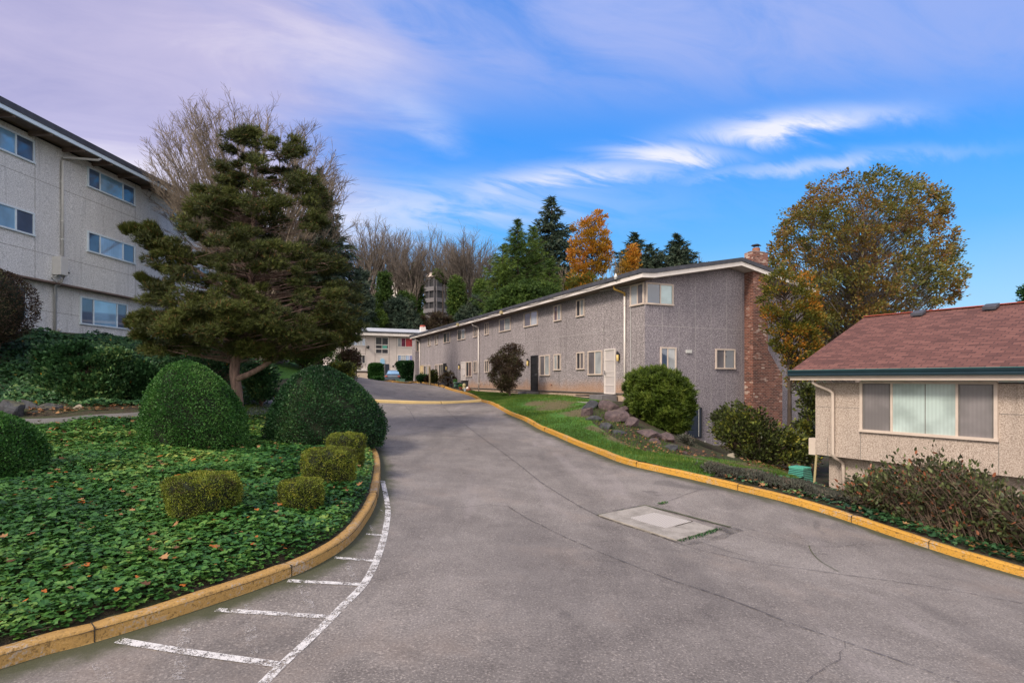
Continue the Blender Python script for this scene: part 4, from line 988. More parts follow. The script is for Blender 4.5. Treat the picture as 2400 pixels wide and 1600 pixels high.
# chimney of the gable wall
ch0 = WG.px(1744.5); cw = .95; cd = .52; ct = ch0+1.9
def brick_prism(name, poly, o0, o1, par):
    b = MB(); prism(b, poly, WG, o0, o1); o = b.build(name, 'brick', par)
    me = o.data; uvl = me.uv_layers.new(name='UVMap'); base = Vector(parent_origin(par)); per = {}
    for p in me.polygons:
        n = p.normal
        for li in p.loop_indices:
            q = me.vertices[me.loops[li].vertex_index].co+base; r = q-WG.o
            a = r.dot(WG.d); oo = r.dot(WG.n)
            uvl.data[li].uv = ((a if abs(n.dot(WG.n)) > .5 else oo), q.z)
    return o
cz = 5.97
chim = brick_prism('chimney', [(ch0, -5), (ct, -5), (ct, .25), (ch0+cw, 1.42), (ch0+cw, cz), (ch0, cz)], .002, cd, th)
b = MB(); WG.slab(b, ch0+.1, ch0+cw-.1, cz, cz+.06, .1, cd-.08); b.build('chimney_top', 'concrete', chim)
b = MB(); c = WG.P(ch0+cw*.5, cz, cd*.5); b.lathe(c, [(.17, .06), (.17, .22), (.14, .24)], 12); b.build('flue', 'terracotta', chim)
b = MB(); b.lathe(c, [(.26, .34), (.18, .40), (.04, .43)], 4); b.tube([c+Vector((.1, 0, .2)), c+Vector((.1, 0, .36))], .015); b.tube([c+Vector((-.1, 0, .2)), c+Vector((-.1, 0, .36))], .015); b.build('chimney_cap', 'black_iron', chim)

# --- beige house on the right
HC = (9.43, 17.5); E = (.5276, -.8495); HN = (-.8495, -.5276)
WH = Wall(HC, E, HN)
hs = thing('beige_house', (HC[0], HC[1], -3.5), 'beige pebble-dash house with red shingle roof and wide picture window', 'building')
def HP(a, o, z): return WH.P(a, z, o)
LH = 15.0; DH = 8.0
b = MB(); b.box(HP(LH/2, -DH/2, -1.2), WH.d*(LH/2), WH.n*(DH/2), Vector((0, 0, 1.11))); b.build('upper_wall', 'stucco_tan', hs)
b = MB(); b.box(HP(LH/2+.1, -DH/2-.2, -3.6), WH.d*(LH/2-.1), WH.n*(DH/2-.2), Vector((0, 0, 1.3))); b.build('lower_wall', 'stucco_tan', hs)
zr0, zr1 = .30, 2.24; OH = .5; hw = 4.5; EU = .04
V = [HP(-OH, OH, zr0), HP(LH, OH, zr0), HP(LH, OH-hw, zr1), HP(-OH, OH-hw, zr1), HP(LH, OH-2*hw, zr0), HP(-OH, OH-2*hw, zr0)]
b = MB(); b.add(V+[v-Vector((0, 0, .05)) for v in V], [(0, 1, 2, 3), (3, 2, 4, 5), (9, 8, 7, 6), (11, 10, 8, 9), (0, 3, 9, 6), (3, 5, 11, 9), (1, 0, 6, 7)])
hr = b.build('roof', 'shingle', hs)
uvl = hr.data.uv_layers.new(name='UVMap')
for p in hr.data.polygons:
    for li in p.loop_indices:
        q = hr.data.vertices[hr.data.loops[li].vertex_index].co+Vector(parent_origin(hs)); r = q-WH.o
        uvl.data[li].uv = (r.dot(WH.d), -r.dot(WH.n)*1.09)
b = MB()
for k in range(50):   # ridge caps
    a = -OH+k*.3; b.box(HP(a+.15, OH-hw, zr1+.012), WH.d*.145, WH.n*.12, Vector((0, 0, .012)))
b.build('ridge_cap', 'red_clay', hr)
prof = [(.50, .03), (.615, .03), (.62, .09), (.60, .11), (.615, .20), (.62, .285), (.60, .31), (.59, .31), (.585, .27), (.50, .27)]
b = MB(); b.add([HP(-OH-.01, o, z-.0) for o, z in prof]+[HP(LH, o, z) for o, z in prof], [tuple(range(10)), tuple(range(10, 20))[::-1]]+[(i, 10+i, 10+(i+1) % 10, (i+1) % 10) for i in range(10)]); 
bb = MB(); WH.slab(bb, -OH, LH, -.005, .115, .44, .53); bb.build('fascia', 'trim_cream', hr)
prof2 = [(.535, .117), (.635, .125), (.64, .17), (.625, .19), (.64, .24), (.645, .285), (.62, .30), (.60, .28), (.535, .28)]; n = len(prof2)
b = MB(); b.add([HP(-OH-.02, o, z) for o, z in prof2]+[HP(LH, o, z) for o, z in prof2], [tuple(range(n)), tuple(range(n, 2*n))[::-1]]+[(i, n+i, n+(i+1) % n, (i+1) % n) for i in range(n)]); b.build('gutter', 'gutter_teal', hr)
b = MB(); b.tube([HP(-OH, .64, .295), HP(LH, .64, .295)], .010, 6); b.build('gutter_lip', 'gutter_lip', hr)
b = MB(); b.add([HP(-OH, .44, -.0), HP(LH, .44, -.0), HP(LH, -.02, -.0), HP(-OH, -.02, -.0)], [(0, 3, 2, 1)]); b.build('soffit', 'trim_cream', hr)
# bargeboard at the far gable end
b = MB(); b.add([HP(-OH-.02, .5, .0), HP(-OH-.02, .5, .25), HP(-OH-.02, OH-hw, zr1-.05), HP(-OH-.02, OH-hw, zr1-.28), HP(-OH+.02, .5, .0), HP(-OH+.02, .5, .25), HP(-OH+.02, OH-hw, zr1-.05), HP(-OH+.02, OH-hw, zr1-.28)], [(0, 1, 2, 3), (7, 6, 5, 4), (0, 4, 5, 1), (1, 5, 6, 2), (2, 6, 7, 3), (3, 7, 4, 0)]); b.build('bargeboard', 'trim_cream', hr)
for u, v in ((2152, 736), (2322, 721)):
    k = (u-CX)/F; o = OH-hw+.38; P0 = WH.P(0, 0, o); t_ = (k*P0.y-P0.x)/(WH.d.x-k*WH.d.y); sl = (zr1-zr0)/hw; z = zr1-.38*sl
    b = MB(); b.box(HP(t_, o, z+.10), WH.d*.17, WH.n*.15+Vector((0, 0, -.06)), Vector((0, 0, .045))); b.box(HP(t_, o, z+.03), WH.d*.11, WH.n*.10, Vector((0, 0, .07))); b.build('roof_vent', 'roof_tar', hr, bevel=.01)
# picture window
a0, a1 = WH.px(2016.5), WH.px(2340)
fr = window(hs, WH, a0, a1, -1.50, -.03, [(WH.px(2091)-a0)/(a1-a0), (WH.px(2244)-a0)/(a1-a0)], ['glass_grey_blind', 'glass_blind', 'glass_grey_blind'], mat='trim_cream', fw=.075)
am = WH.px(2169.5); b = MB(); WH.slab(b, am-.009, am+.009, -1.42, -.11, .022, .028); b.build('blind_edge', 'groove', fr)
for lo, hi in ((a0+.1, WH.px(2091)-.045), (WH.px(2244)+.045, a1-.1)):
    b = MB()
    for q in ((lo, lo+.018), (hi-.018, hi)): WH.slab(b, q[0], q[1], -1.42, -.11, .022, .036)
    WH.slab(b, lo, hi, -.125, -.108, .022, .036); b.build('window_screen_frame', 'groove', fr)
WHL = WH.shift(-.4)
a0, a1 = WHL.px(2036), WHL.px(2180); window(hs, WHL, a0, a1, -3.9, -2.48, [.5], ['glass_dark', 'glass_screen'], fw=.07)
# panel joints
b = MB()
for u in (2017, 2341): a = WH.px(u); WH.slab(b, a-.006, a+.006, -2.31, -1.5, 0, .004)
a = WH.px(1940); WH.slab(b, a-.006, a+.006, -2.31, -1.75, 0, .004)
WH.slab(b, 0, WH.px(2016), -.83, -.818, 0, .004); WH.slab(b, WH.px(2341)+.0, LH, -.83, -.818, 0, .004)
b.build('panel_joint', 'groove', hs)
# downpipe with two bends
b = MB(); a = WH.px(1955); al = WHL.px(1979)
b.tube([HP(a-.42, .40, .02), HP(a-.42, .40, -.08), HP(a-.36, .34, -.15), HP(a-.1, .14, -.30), HP(a, .09, -.38), HP(a, .08, -.5), HP(a, .08, -2.22), HP(a+.03, .06, -2.33), HP(al-.05, -.22, -2.44), HP(al, -.31, -2.52), HP(al, -.33, -2.65), HP(al+.02, -.33, -3.5)], .048, 10); b.build('downpipe', 'trim_cream', hs, smooth=True)
b = MB(); b.box(HP(-.12, -.15, -2.08), WH.d*.12, WH.n*.12, Vector((0, 0, .26))); b.build('meter_box', 'trim_cream', hs, bevel=.01)
b = MB(); b.box(HP(-.02, -.22, -2.335), WH.d*.2, WH.n*.17, Vector((0, 0, .02))); b.build('bracket', 'black_iron', hs)
b = MB(); b.tube([HP(.02, -.02, -2.32), HP(-.06, .02, -3.6)], .035, 8); tag(b.build('support_post', 'tan_post', hs))

# --- grey three-storey block on the left
k0 = .0614; LN = (1, -k0); LD = (k0, 1)
def LX(Y): return -17.3+k0*(Y-23)
WL = Wall((LX(14), 14), LD, LN); WLL = WL.shift(-.32); LL = 25.0
lb = thing('apartment_block', (LX(14), 14, 1.4), 'pale grey three storey apartment block with overhanging flat roof above the ivy bank', 'building')
ZB, ZT = 3.72, 8.90
b = MB(); b.box(WL.P(LL/2, (ZB+ZT)/2, -5), WL.d*(LL/2), WL.n*5, Vector((0, 0, (ZT-ZB)/2))); b.build('upper_wall', 'stucco_light', lb)
b = MB(); b.box(WL.P(LL/2, 1.5, -5.3), WL.d*(LL/2-.05), WL.n*4.98, Vector((0, 0, 2.18))); b.build('lower_wall', 'stucco_light', lb)
b = MB(); WL.slab(b, 0, LL, ZB-.06, ZB+.0, -.3, .03); b.build('belt_trim', 'soffit_brown', lb)
b = MB(); b.box(WL.P(LL/2, ZT+.22, -4.5), WL.d*(LL/2+.6), WL.n*5.45, Vector((0, 0, .11))); lr = b.build('roof', 'roof_tar', lb)
b = MB(); WL.slab(b, -.6, LL+.6, ZT-.03, ZT+.155, .86, .93); b.build('fascia', 'fascia_bluewhite', lr)
b = MB(); WL.slab(b, -.6, LL+.6, ZT+.08, ZT+.11, -.05, .86); b.build('soffit', 'soffit_brown', lr)
for i in range(18):
    a = .7+i*1.42; b = MB(); WL.slab(b, a-.045, a+.045, ZT-.09, ZT+.08, -.02, .86); b.build('rafter', 'soffit_brown', lr)
gr, gd = 'glass_reflect', 'glass_reflect_dark'
for z0, z1 in ((7.86, 8.70), (5.22, 6.07)):
    a1 = WL.px(79); window(lb, WL, a1-2.4, a1, z0, z1, [.27, .70], [gd, gr, gd], mat='fascia_bluewhite')
    a0, a1 = WL.px(203.6), WL.px(315); window(lb, WL, a0, a1, z0, z1, [(WL.px(233)-a0)/(a1-a0), (WL.px(287)-a0)/(a1-a0)], [gd, gr if z0 > 7 else 'glass_blue_curtain', gd], mat='fascia_bluewhite')
    a0 = WL.px(406); window(lb, WL, a0, a0+3.0, z0-.3*(z0 > 7), z1, [.3, .72], [gr, gd, gr], mat='fascia_bluewhite')
    window(lb, WL, a0+6.0, a0+8.6, z0, z1, [.5], [gr, gd], mat='fascia_bluewhite')
a0, a1 = WLL.px(186.6), WLL.px(297.5); window(lb, WLL, a0, a1, 2.27, 3.42, [.26, .76], [gd, 'glass_reflect', gd], mat='fascia_bluewhite')
a1 = WLL.px(61); window(lb, WLL, a1-2.6, a1, 2.27, 3.42, [.5], [gd, gd], mat='fascia_bluewhite')
window(lb, WLL, WLL.px(406), WLL.px(406)+2.8, 2.27, 3.42, [.3, .72], [gd, gr, gd], mat='fascia_bluewhite')
b = MB()
for z in (4.7, 7.35): WL.slab(b, 0, LL, z-.006, z+.006, 0, .004)
for u in (82, 317): a = WL.px(u); WL.slab(b, a-.006, a+.006, ZB, ZT, 0, .004)
WLL.slab(b, 0, LL-.1, 2.6, 2.612, 0, .004)
b.build('panel_joint', 'groove', lb)
a = WL.px(142); b = MB(); b.tube([WL.P(a+.95, ZT-.02, .84), WL.P(a+.88, ZT-.12, .78), WL.P(a+.18, ZT-.28, .16), WL.P(a+.03, ZT-.36, .08), WL.P(a, ZT-.5, .07), WL.P(a, 4.75, .07)], .05, 8); b.build('downpipe', 'metal_box', lb, smooth=True)
for z in (7.6, 6.1, 5.4): b = MB(); b.lathe(WL.P(a, z, .07), [(.065, -.02), (.065, .02)], 8); b.build('clamp', 'metal_box', lb)
a0 = WL.px(108); a1 = WL.px(150); b = MB(); WL.slab(b, a0+.25, a1-.2, 3.98, 4.68, .004, .36); bx = b.build('utility_box', 'metal_box', lb, bevel=.015)
b = MB(); b.lathe(WL.P((a0+a1)/2+.2, 4.1, .37), [(.03, -.03), (.03, .03)], 8); b.build('lock', 'black_iron', bx)
al = WLL.px(124); b = MB(); b.tube([WL.P(a0+.5, 3.98, .2), WL.P(a0+.5, 3.8, .15), WLL.P(al, 3.6, .1), WLL.P(al, 1.4, .07)], .05, 8); b.tube([WL.P(a1-.2, 3.98, .2), WL.P(a1-.25, 3.75, .15), WLL.P(al+.1, 3.62, .12)], .03, 6); b.tube([WL.P(a0+.3, 3.98, .2), WL.P(a0+.1, 3.82, .1), WL.P(a0+.4, 3.72, .05)], .015, 6); b.build('downpipe', 'metal_box', lb, smooth=True)
a = WLL.px(137.5); b = MB(); b.lathe(WLL.P(a, 1.95, .05), [(.05, -.05), (.06, .0), (.04, .06)], 8); b.build('vent', 'metal_box', lb)

# --- cream block at the top of the drive
B0 = (-19.6, 81.0); WB = Wall(B0, Gd, (.4138, -.9104))
cb = thing('apartment_building', (*B0, -.1), 'cream two storey block with garage doors at the top of the drive', 'building')
def BZ(u, v): a, z = WB.px(u, v); return a, z
aL, aR = WB.px(770), WB.px(1060); zt = 6.75; zf = WB.px(900, 788)[1]
b = MB(); WB.slab(b, aL, aR, -1, zf+.2, -9, 0); b.build('wall', 'panel_beige', cb)
b = MB(); WB.slab(b, aL-1, aR+1, zf+.02, zf+.42, -9.5, .75); br = b.build('roof_edge', 'trim_white', cb)
b = MB(); WB.slab(b, aL-1, aR+1, zf+.424, zf+.62, -9.6, .8); b.build('roof_band', 'dark_edge', br)
b = MB(); zz = zf+.63; vs = [WB.P(aL-1, zz, .8), WB.P(aR+1, zz, .8), WB.P(aR+1, zz+.85, -3.5), WB.P(aL-1, zz+.85, -3.5), WB.P(aL-1, zz, -9), WB.P(aR+1, zz, -9)]; b.add(vs, [(0, 1, 2, 3), (3, 2, 5, 4), (0, 3, 4), (1, 5, 2)]); b.build('roof', 'roof_membrane', cb)
def bw(u0, u1, v0, v1, mull, panes, mat='trim_white', fw=.09):
    a0, a1 = WB.px(u0), WB.px(u1); um = (u0+u1)/2; z1, z0 = WB.px(um, v0)[1], WB.px(um, v1)[1]
    return window(cb, WB, a0, a1, z0, z1, mull, panes, mat=mat, fw=fw, sill=False)
Z1 = lambda x, y: (780+x*.12755, 720+y*.12755)
bw(879.5, 910.5, 789.5, 829, [.5], ['glass_dark', 'glass_dark'])
for vv in (808, 817.5):
    b = MB(); z = WB.px(895, vv)[1]; WB.slab(b, WB.px(880.5), WB.px(909.5), z-.06, z+.06, .03, .07); b.build('transom', 'trim_white', cb)
b = MB(); WB.slab(b, WB.px(896.5), WB.px(907), WB.px(900, 816)[1], WB.px(900, 810)[1], .025, .05); b.build('curtain', 'green_plastic', cb)
bw(931, 976.5, 791.5, 813.5, [.20, .42, .82], ['glass_curtain', 'glass_plum', 'glass_red', 'glass_plum'])
bw(931, 976.5, 831.5, 850, [.20, .42, .62, .84], ['glass_blue_curtain', 'glass_curtain', 'glass_blue_curtain', 'glass_violet', 'glass_violet'])
bw(807.5, 857, 792.5, 810, [.2, .6, .82], ['glass_curtain', 'glass_blue_curtain', 'glass_curtain', 'glass_blue_curtain'])
bw(840, 856.5, 831, 852, [.5], ['glass_dark', 'glass_dark'])
b = MB(); WB.slab(b, WB.px(879), WB.px(911.5), -.3, WB.px(895, 852.5)[1], .004, .06); e_ = b.build('entrance', 'door_blue', cb)
b = MB(); WB.slab(b, WB.px(899), WB.px(902.5), -.3, WB.px(895, 854)[1], .06, .12); b.build('door_post', 'grey_wood', e_)
for u0, u1, v0 in ((833, 864, 869), (916, 958, 869.5)):
    a0, a1 = WB.px(u0), WB.px(u1); z = WB.px((u0+u1)/2, v0)[1]; b = MB(); WB.slab(b, a0, a1, z-.0, z+.35, .004, .12); d = b.build('garage_lintel', 'trim_white', cb)
    b = MB(); WB.slab(b, a0, a1, z-.27, z-.02, .004, .04); WB.slab(b, a0, a0+.2, -.3, z, .004, .05); b.build('painted_shadow', 'soffit_brown', d)  # dark brown strips stand in for the shade around the recessed garage door
    b = MB(); WB.slab(b, a0+.22, a1, -.3, z-.29, .003, .045)
    b.build('garage_door', 'garage_door', d)
b = MB()
for u in (856.8, 879, 912, 930): a = WB.px(u); WB.slab(b, a-.02, a+.02, 0, zf, 0, .006)
for v in (829.5, 866): z = WB.px(890, v)[1]; WB.slab(b, aL, WB.px(857), z-.02, z+.02, 0, .006)
b.build('panel_joint', 'soffit_brown', cb)
a, z = WB.px(896, 846); b = MB(); vs = [(a-.30-.0, z-.38), (a+.34, z-.38), (a+.34, z+.12), (a+.16, z+.38), (a-.12, z+.38), (a-.30, z+.12)]; prism(b, vs, WB, .01, .08); b.build('house_sign', 'sign_blue', cb)
for u, v in ((861.5, 813.2),): a, z = WB.px(u, v); b = MB(); b.lathe(WB.P(a, z, .3), [(.16, -.2), (.26, 0), (.16, .2)], 10); b.tube([WB.P(a, z, 0), WB.P(a, z, .3)], .05); b.build('wall_lamp', 'black_iron', cb)
a, z = WB.px(921, 858); b = MB(); b.lathe(WB.P(a, z, .15), [(.1, -.12), (.14, 0), (.1, .12)], 8); b.build('wall_lamp', 'black_iron', cb)
a = WB.px(997); b = MB(); b.box(WB.P(a, zf+.95, -1.5), WB.d*.38, WB.n*.38, Vector((0, 0, .75))); cch = b.build('chimney', 'trim_white', cb)
b = MB(); b.lathe(WB.P(a, zf+1.70, -1.5), [(.42, 0), (.42, .22), (.3, .26)], 10); b.build('chimney_pot', 'red_clay', cch)

# --- houses on the hill
def hill_block():
    Y = 128.; x0, x1 = (995-CX)/F*Y, (1053-CX)/F*Y; zt_ = (HV-648)/F*Y; zb = (HV-742)/F*Y
    t = thing('hillside_apartments', ((x0+x1)/2, Y, zb), 'weathered grey balconied apartments on the hill among bare trees', 'building')
    dl = Vector((.80, -.60, 0)); dr_ = Vector((.80, .60, 0)); xc = (1021-CX)/F*Y; c = Vector((xc, Y, 0))
    WLf = Wall(tuple(c)[:2], tuple(-dl)[:2], (-.6, -.8)); WRt = Wall(tuple(c)[:2], tuple(dr_)[:2], (.6, -.8))
    wl_, wr_ = 3.4, 3.9
    b = MB(); vs = [c, c-dl*wl_, c-dl*wl_+dr_*wr_, c+dr_*wr_]; n = 4
    b.add([v+Vector((0, 0, zb-4)) for v in vs]+[v+Vector((0, 0, zt_)) for v in vs], [(3, 2, 1, 0), (4, 5, 6, 7)]+[(i, (i+1) % 4, (i+1) % 4+4, i+4) for i in range(4)]); b.build('wall', 'grey_wood', t)
    apex = (HV-636)/F*Y; b = MB()
    vs = [c+Vector((0, -.8, zt_)), c-dl*(wl_+.6)+Vector((0, 0, zt_+.1)), c-dl*wl_*.5+Vector((0, 0, apex)), c+dr_*(wr_+.5)+Vector((0, 0, zt_)), c-dl*wl_+dr_*wr_+Vector((0, 0, zt_)), c-dl*wl_*.5+dr_*wr_+Vector((0, 0, apex))]
    b.add(vs, [(0, 2, 5, 3), (1, 4, 5, 2), (0, 1, 2), (3, 5, 4)]); b.build('roof', 'trim_cream', t)
    for k, (v0, v1) in enumerate(((652, 671), (679, 697.5), (706, 722))):
        z1 = (HV-v0)/F*Y; z0 = (HV-v1)/F*Y
        for W_, w_ in ((WLf, wl_), (WRt, wr_)):
            o = MB(); W_.slab(o, .15, w_-.15, z0, z1, .005, .06); w = o.build('balcony_opening', 'black_iron', t)
            r_ = MB(); W_.slab(r_, 0.02, w_, z0-.95, z0, .06, .5); r_.build('balcony', 'grey_wood', t)
            for a in (.1, w_*.5, w_-.1): p_ = MB(); W_.slab(p_, a-.07, a+.07, z0, z1+.3, .3, .44); p_.build('post', 'grey_wood', t)
hill_block()
Y = 140.; x0, x1 = (895-CX)/F*Y, (962-CX)/F*Y; zb, ze, zr_ = [(HV-v)/F*Y for v in (700, 652, 625)]
hh = thing('hillside_house', ((x0+x1)/2, Y, zb), 'house with brown hipped roof half hidden behind the bare trees', 'building')
b = MB(); b.box(((x0+x1)/2, Y+4, (zb+ze)/2-2), ((x1-x0)/2, 0, 0), (0, 4, 0), (0, 0, (ze-zb)/2+2)); b.build('wall', 'trim_white', hh)
b = MB(); xc = (x0+x1)/2; b.add([(x0-.8, Y-.8, ze), (x1+.8, Y-.8, ze), (x1+.8, Y+8.8, ze), (x0-.8, Y+8.8, ze), (x0+1.5, Y+4, zr_), (x1-1.5, Y+4, zr_)], [(0, 1, 5, 4), (1, 2, 5), (2, 3, 4, 5), (3, 0, 4), (3, 2, 1, 0)]); b.build('roof', 'roof_brown', hh)

# ---------------------------------------------------------------- plants
def crown_tree(name, label, cat, poly_px, Y, depth, nclump, clump_r, per, size, tpl, mat, seed, trunk=None, trunk_mat='bark_grey', trunk_r=.2, group=None, flat=.35, limbs=True, flatten=.7, power=.45, updir=.5, limb_scale=1.0, inset=.55, shrink=1.0, sag=0.0, drop=.35):
    um_ = sum(p[0] for p in poly_px)/len(poly_px); poly_px = [(um_+(p[0]-um_)*shrink, HV+(p[1]-HV)*shrink) for p in poly_px]
    C, poly = crown_clumps(poly_px, Y, depth, nclump, power, seed, clump_r*inset)
    r = np.random.default_rng(seed+100)
    if trunk is None:
        A = np.array(poly); xm = A[:, 0].mean(); zb = g(xm, Y); trunk = [(xm, Y, zb), (xm, Y, A[:, 1].max()*.9+A[:, 1].min()*.1)]
    t = thing(name, trunk[0], label, cat, group)
    z = [p[2] for p in trunk]; tr = [trunk_r*(1-.8*(zz-z[0])/max(z[-1]-z[0], .1)) for zz in z]
    fine = chain3(trunk, 5); zf_ = [p[2] for p in fine]; trf = list(np.interp(zf_, z, tr)); trf[0] *= 1.35
    b = MB(); b.tube(fine, trf, 10); b.build('trunk', trunk_mat, t, smooth=True)
    if limbs:
        P0, P1, R0, R1 = limb_paths(trunk, C, drop=drop, seed=seed, sag=sag); R0 = np.maximum(np.array(R0)*limb_scale, .005); R1 = np.maximum(np.array(R1)*limb_scale, .004); tubes('branch', P0, P1, R0, R1, trunk_mat, t, n=5)
    cr = clump_r*(0.6+.8*r.random(nclump))
    cid = np.repeat(np.arange(nclump), per); off = r.normal(size=(len(cid), 3)); off = unit(off)*(r.random((len(cid), 1))**.5)
    P = C[cid]+off*cr[cid, None]*np.array([1, 1, flatten])
    ax_ = np.array([np.interp(P[:, 2], z, [p[0] for p in trunk]), np.interp(P[:, 2], z, [p[1] for p in trunk])]).T
    outw = unit(np.c_[P[:, :2]-ax_, np.zeros(len(P))]); D_ = outw*.6+off*.8+np.array([0, 0, updir])+r.normal(size=P.shape)*.35
    cloud('crown', P, D_, size*(.7+.6*r.random(len(P))), tpl, mat, t, up=(0, 0, 1), flat=flat)
    return t
def chain3(pts, n):
    P = [np.array(p, float) for p in pts]
    if len(P) < 3: return [tuple(P[0]+(P[-1]-P[0])*k/n) for k in range(n+1)]
    P = [2*P[0]-P[1]]+P+[2*P[-1]-P[-2]]; out = []
    for i in range(1, len(P)-2):
        for k in range(n):
            t = k/n; a, b, c, d = P[i-1:i+3]
            out.append(tuple(.5*((2*b)+(-a+c)*t+(2*a-5*b+4*c-d)*t*t+(-a+3*b-3*c+d)*t**3)))
    out.append(tuple(P[-2])); return out

def lathe_shrub(name, label, cat, u, v_base, wpx, hpx, Y, prof, n, size, tpl, mat, seed, dratio=1.0, group=None, rough=.03, lean=0., z0=None, thick=.10, core='core_dark'):
    """clipped shrub: profile of (radius 0..1, height 0..1) carries a skin of small leaves over a dark twiggy core"""
    r = np.random.default_rng(seed); k = (u-CX)/F; X = k*Y
    zb = (HV-v_base)/F*Y if z0 is None else z0; zb2 = min(zb, g(X, Y)+.1)
    W_ = wpx/F*Y/2; H_ = hpx/F*Y; base = (X, Y, zb2); t = thing(name, base, label, cat, group)
    rr = np.array([p[0] for p in prof]); hh_ = np.array([p[1] for p in prof])
    ds = np.r_[0, np.cumsum(np.hypot(np.diff(rr)*W_, np.diff(hh_)*H_))]
    s = r.random(n)*ds[-1]; rad = np.interp(s, ds, rr); ht = np.interp(s, ds, hh_)
    keep = r.random(n) < np.maximum(rad, .05)/rr.max(); s, rad, ht = s[keep], rad[keep], ht[keep]
    th_ = r.random(len(s))*2*np.pi
    hole = np.sin(th_*5.3+seed)*np.sin(ht*9+th_*2.1+seed)+.6*np.sin(th_*11+ht*23+seed); kp = r.random(len(s)) > np.clip((hole-.75)*1.6, 0, .75); s, rad, ht, th_ = s[kp], rad[kp], ht[kp], th_[kp]
    lump = 1+rough*(np.sin(th_*3+ht*5+seed)+.7*np.sin(th_*7+ht*11+seed*2)+.5*np.sin(th_*13-ht*17))
    dep = 1-thick*r.random(len(s))**2+.02*r.normal(size=len(s))
    dep = dep+(r.random(len(s)) < .05)*r.random(len(s))*.07/max(W_, .3)
    R_ = rad*W_*lump*dep
    P = np.c_[X+R_*np.cos(th_)+lean*ht*W_, Y+R_*np.sin(th_)*dratio, zb+ht*H_*(1+rough*.5*np.sin(th_*4+seed))]
    dr_ = np.interp(s+.02, ds, rr)-np.interp(s-.02, ds, rr); dh_ = np.interp(s+.02, ds, hh_)-np.interp(s-.02, ds, hh_)
    nr = unit(np.c_[dh_*H_+1e-4, -dr_*W_]); N = np.c_[np.cos(th_)*nr[:, 0], np.sin(th_)*nr[:, 0], nr[:, 1]]
    T_ = unit(N*.55+r.normal(size=N.shape)*.6+np.array([0, 0, .25]))
    # leaf planes face outwards
    cloud('foliage', P, T_, size*(.6+.8*r.random(len(P))), tpl, mat, t, up=None)
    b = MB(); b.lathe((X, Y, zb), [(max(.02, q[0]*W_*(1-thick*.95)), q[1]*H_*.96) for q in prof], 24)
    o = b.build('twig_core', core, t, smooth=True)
    if lean or dratio != 1:
        for vtx in o.data.vertices:
            h = (vtx.co.z+base[2]-zb)/max(H_, .01); vtx.co.y *= dratio; vtx.co.x += lean*h*W_
    b = MB()
    for q in range(7):
        a = q*.9; b.tube([(X+.05*math.cos(a), Y+.05*math.sin(a), zb2-.1), (X+.35*W_*math.cos(a), Y+.35*W_*math.sin(a), zb+.35*H_)], [.03, .012], 5)
    b.build('stem', 'stem_brown', t)
    return t

def Yat(u, v): return gp(u, v)[1]
DOME = [(.80, 0), (.93, .10), (1.0, .26), (.99, .42), (.90, .60), (.74, .76), (.54, .88), (.30, .965), (.0, 1.0)]
EGG = [(.80, 0), (.93, .08), (1.0, .20), (.985, .36), (.90, .54), (.76, .70), (.58, .83), (.36, .94), (.0, 1.0)]
DOME2 = [(.90, .0), (.99, .10), (1.0, .22), (.93, .42), (.80, .60), (.64, .76), (.46, .88), (.25, .965), (0, 1.0)]
DRUM = [(.80, 0), (.88, .15), (.95, .38), (1.0, .62), (1.0, .82), (.96, .91), (.84, .965), (.5, .995), (0, 1.0)]
lathe_shrub('dome_shrub', 'large egg shaped clipped shrub rising beside the pine trunk', 'shrub', 468, 1062, 222, 216, 12.7, EGG, 70000, .040, 'oval', 'clipped_green', 3, rough=.030, lean=-.30)
lathe_shrub('dome_shrub', 'broad dark green clipped dome overhanging the road edge', 'shrub', 772, 1046, 268, 186, 14.6, DOME2, 80000, .045, 'oval', 'clipped_dark', 4, rough=.042, lean=-.16)
lathe_shrub('low_shrub', 'widest small clipped olive shrub alone in the ivy', 'shrub', 478, 1234, 156, 122, 7.35, DRUM, 32000, .022, 'oval', 'clipped_olive', 5, rough=.055)
lathe_shrub('low_shrub', 'smallest clipped olive shrub set low by the kerb', 'shrub', 708, 1209, 95, 86, 8.0, DRUM, 20000, .020, 'oval', 'clipped_olive', 6, rough=.055)
lathe_shrub('low_shrub', 'round topped clipped olive shrub between its two small neighbours', 'shrub', 773, 1155, 116, 104, 9.5, DRUM, 26000, .024, 'oval', 'clipped_olive', 7, rough=.055)
lathe_shrub('low_shrub', 'clipped olive shrub tucked against the dark dome', 'shrub', 811, 1104, 86, 88, 11.2, DRUM, 20000, .024, 'oval', 'clipped_olive', 8, rough=.055)
lathe_shrub('rounded_shrub', 'bright green rounded shrub cut off by the photo edge', 'shrub', -45, 1124, 240, 160, 9.2, DOME, 60000, .035, 'oval', 'clipped_green', 9, rough=.05)
lathe_shrub('rounded_shrub', 'reddish brown ball shrub on top of the ivy bank', 'shrub', -22, 800, 172, 172, 17.2, [(.35, 0), (.75, .15), (.96, .35), (1, .55), (.9, .75), (.6, .93), (0, 1)], 26000, .05, 'oval', 'brown_shrub', 10, rough=.06, thick=.3, z0=1.15)

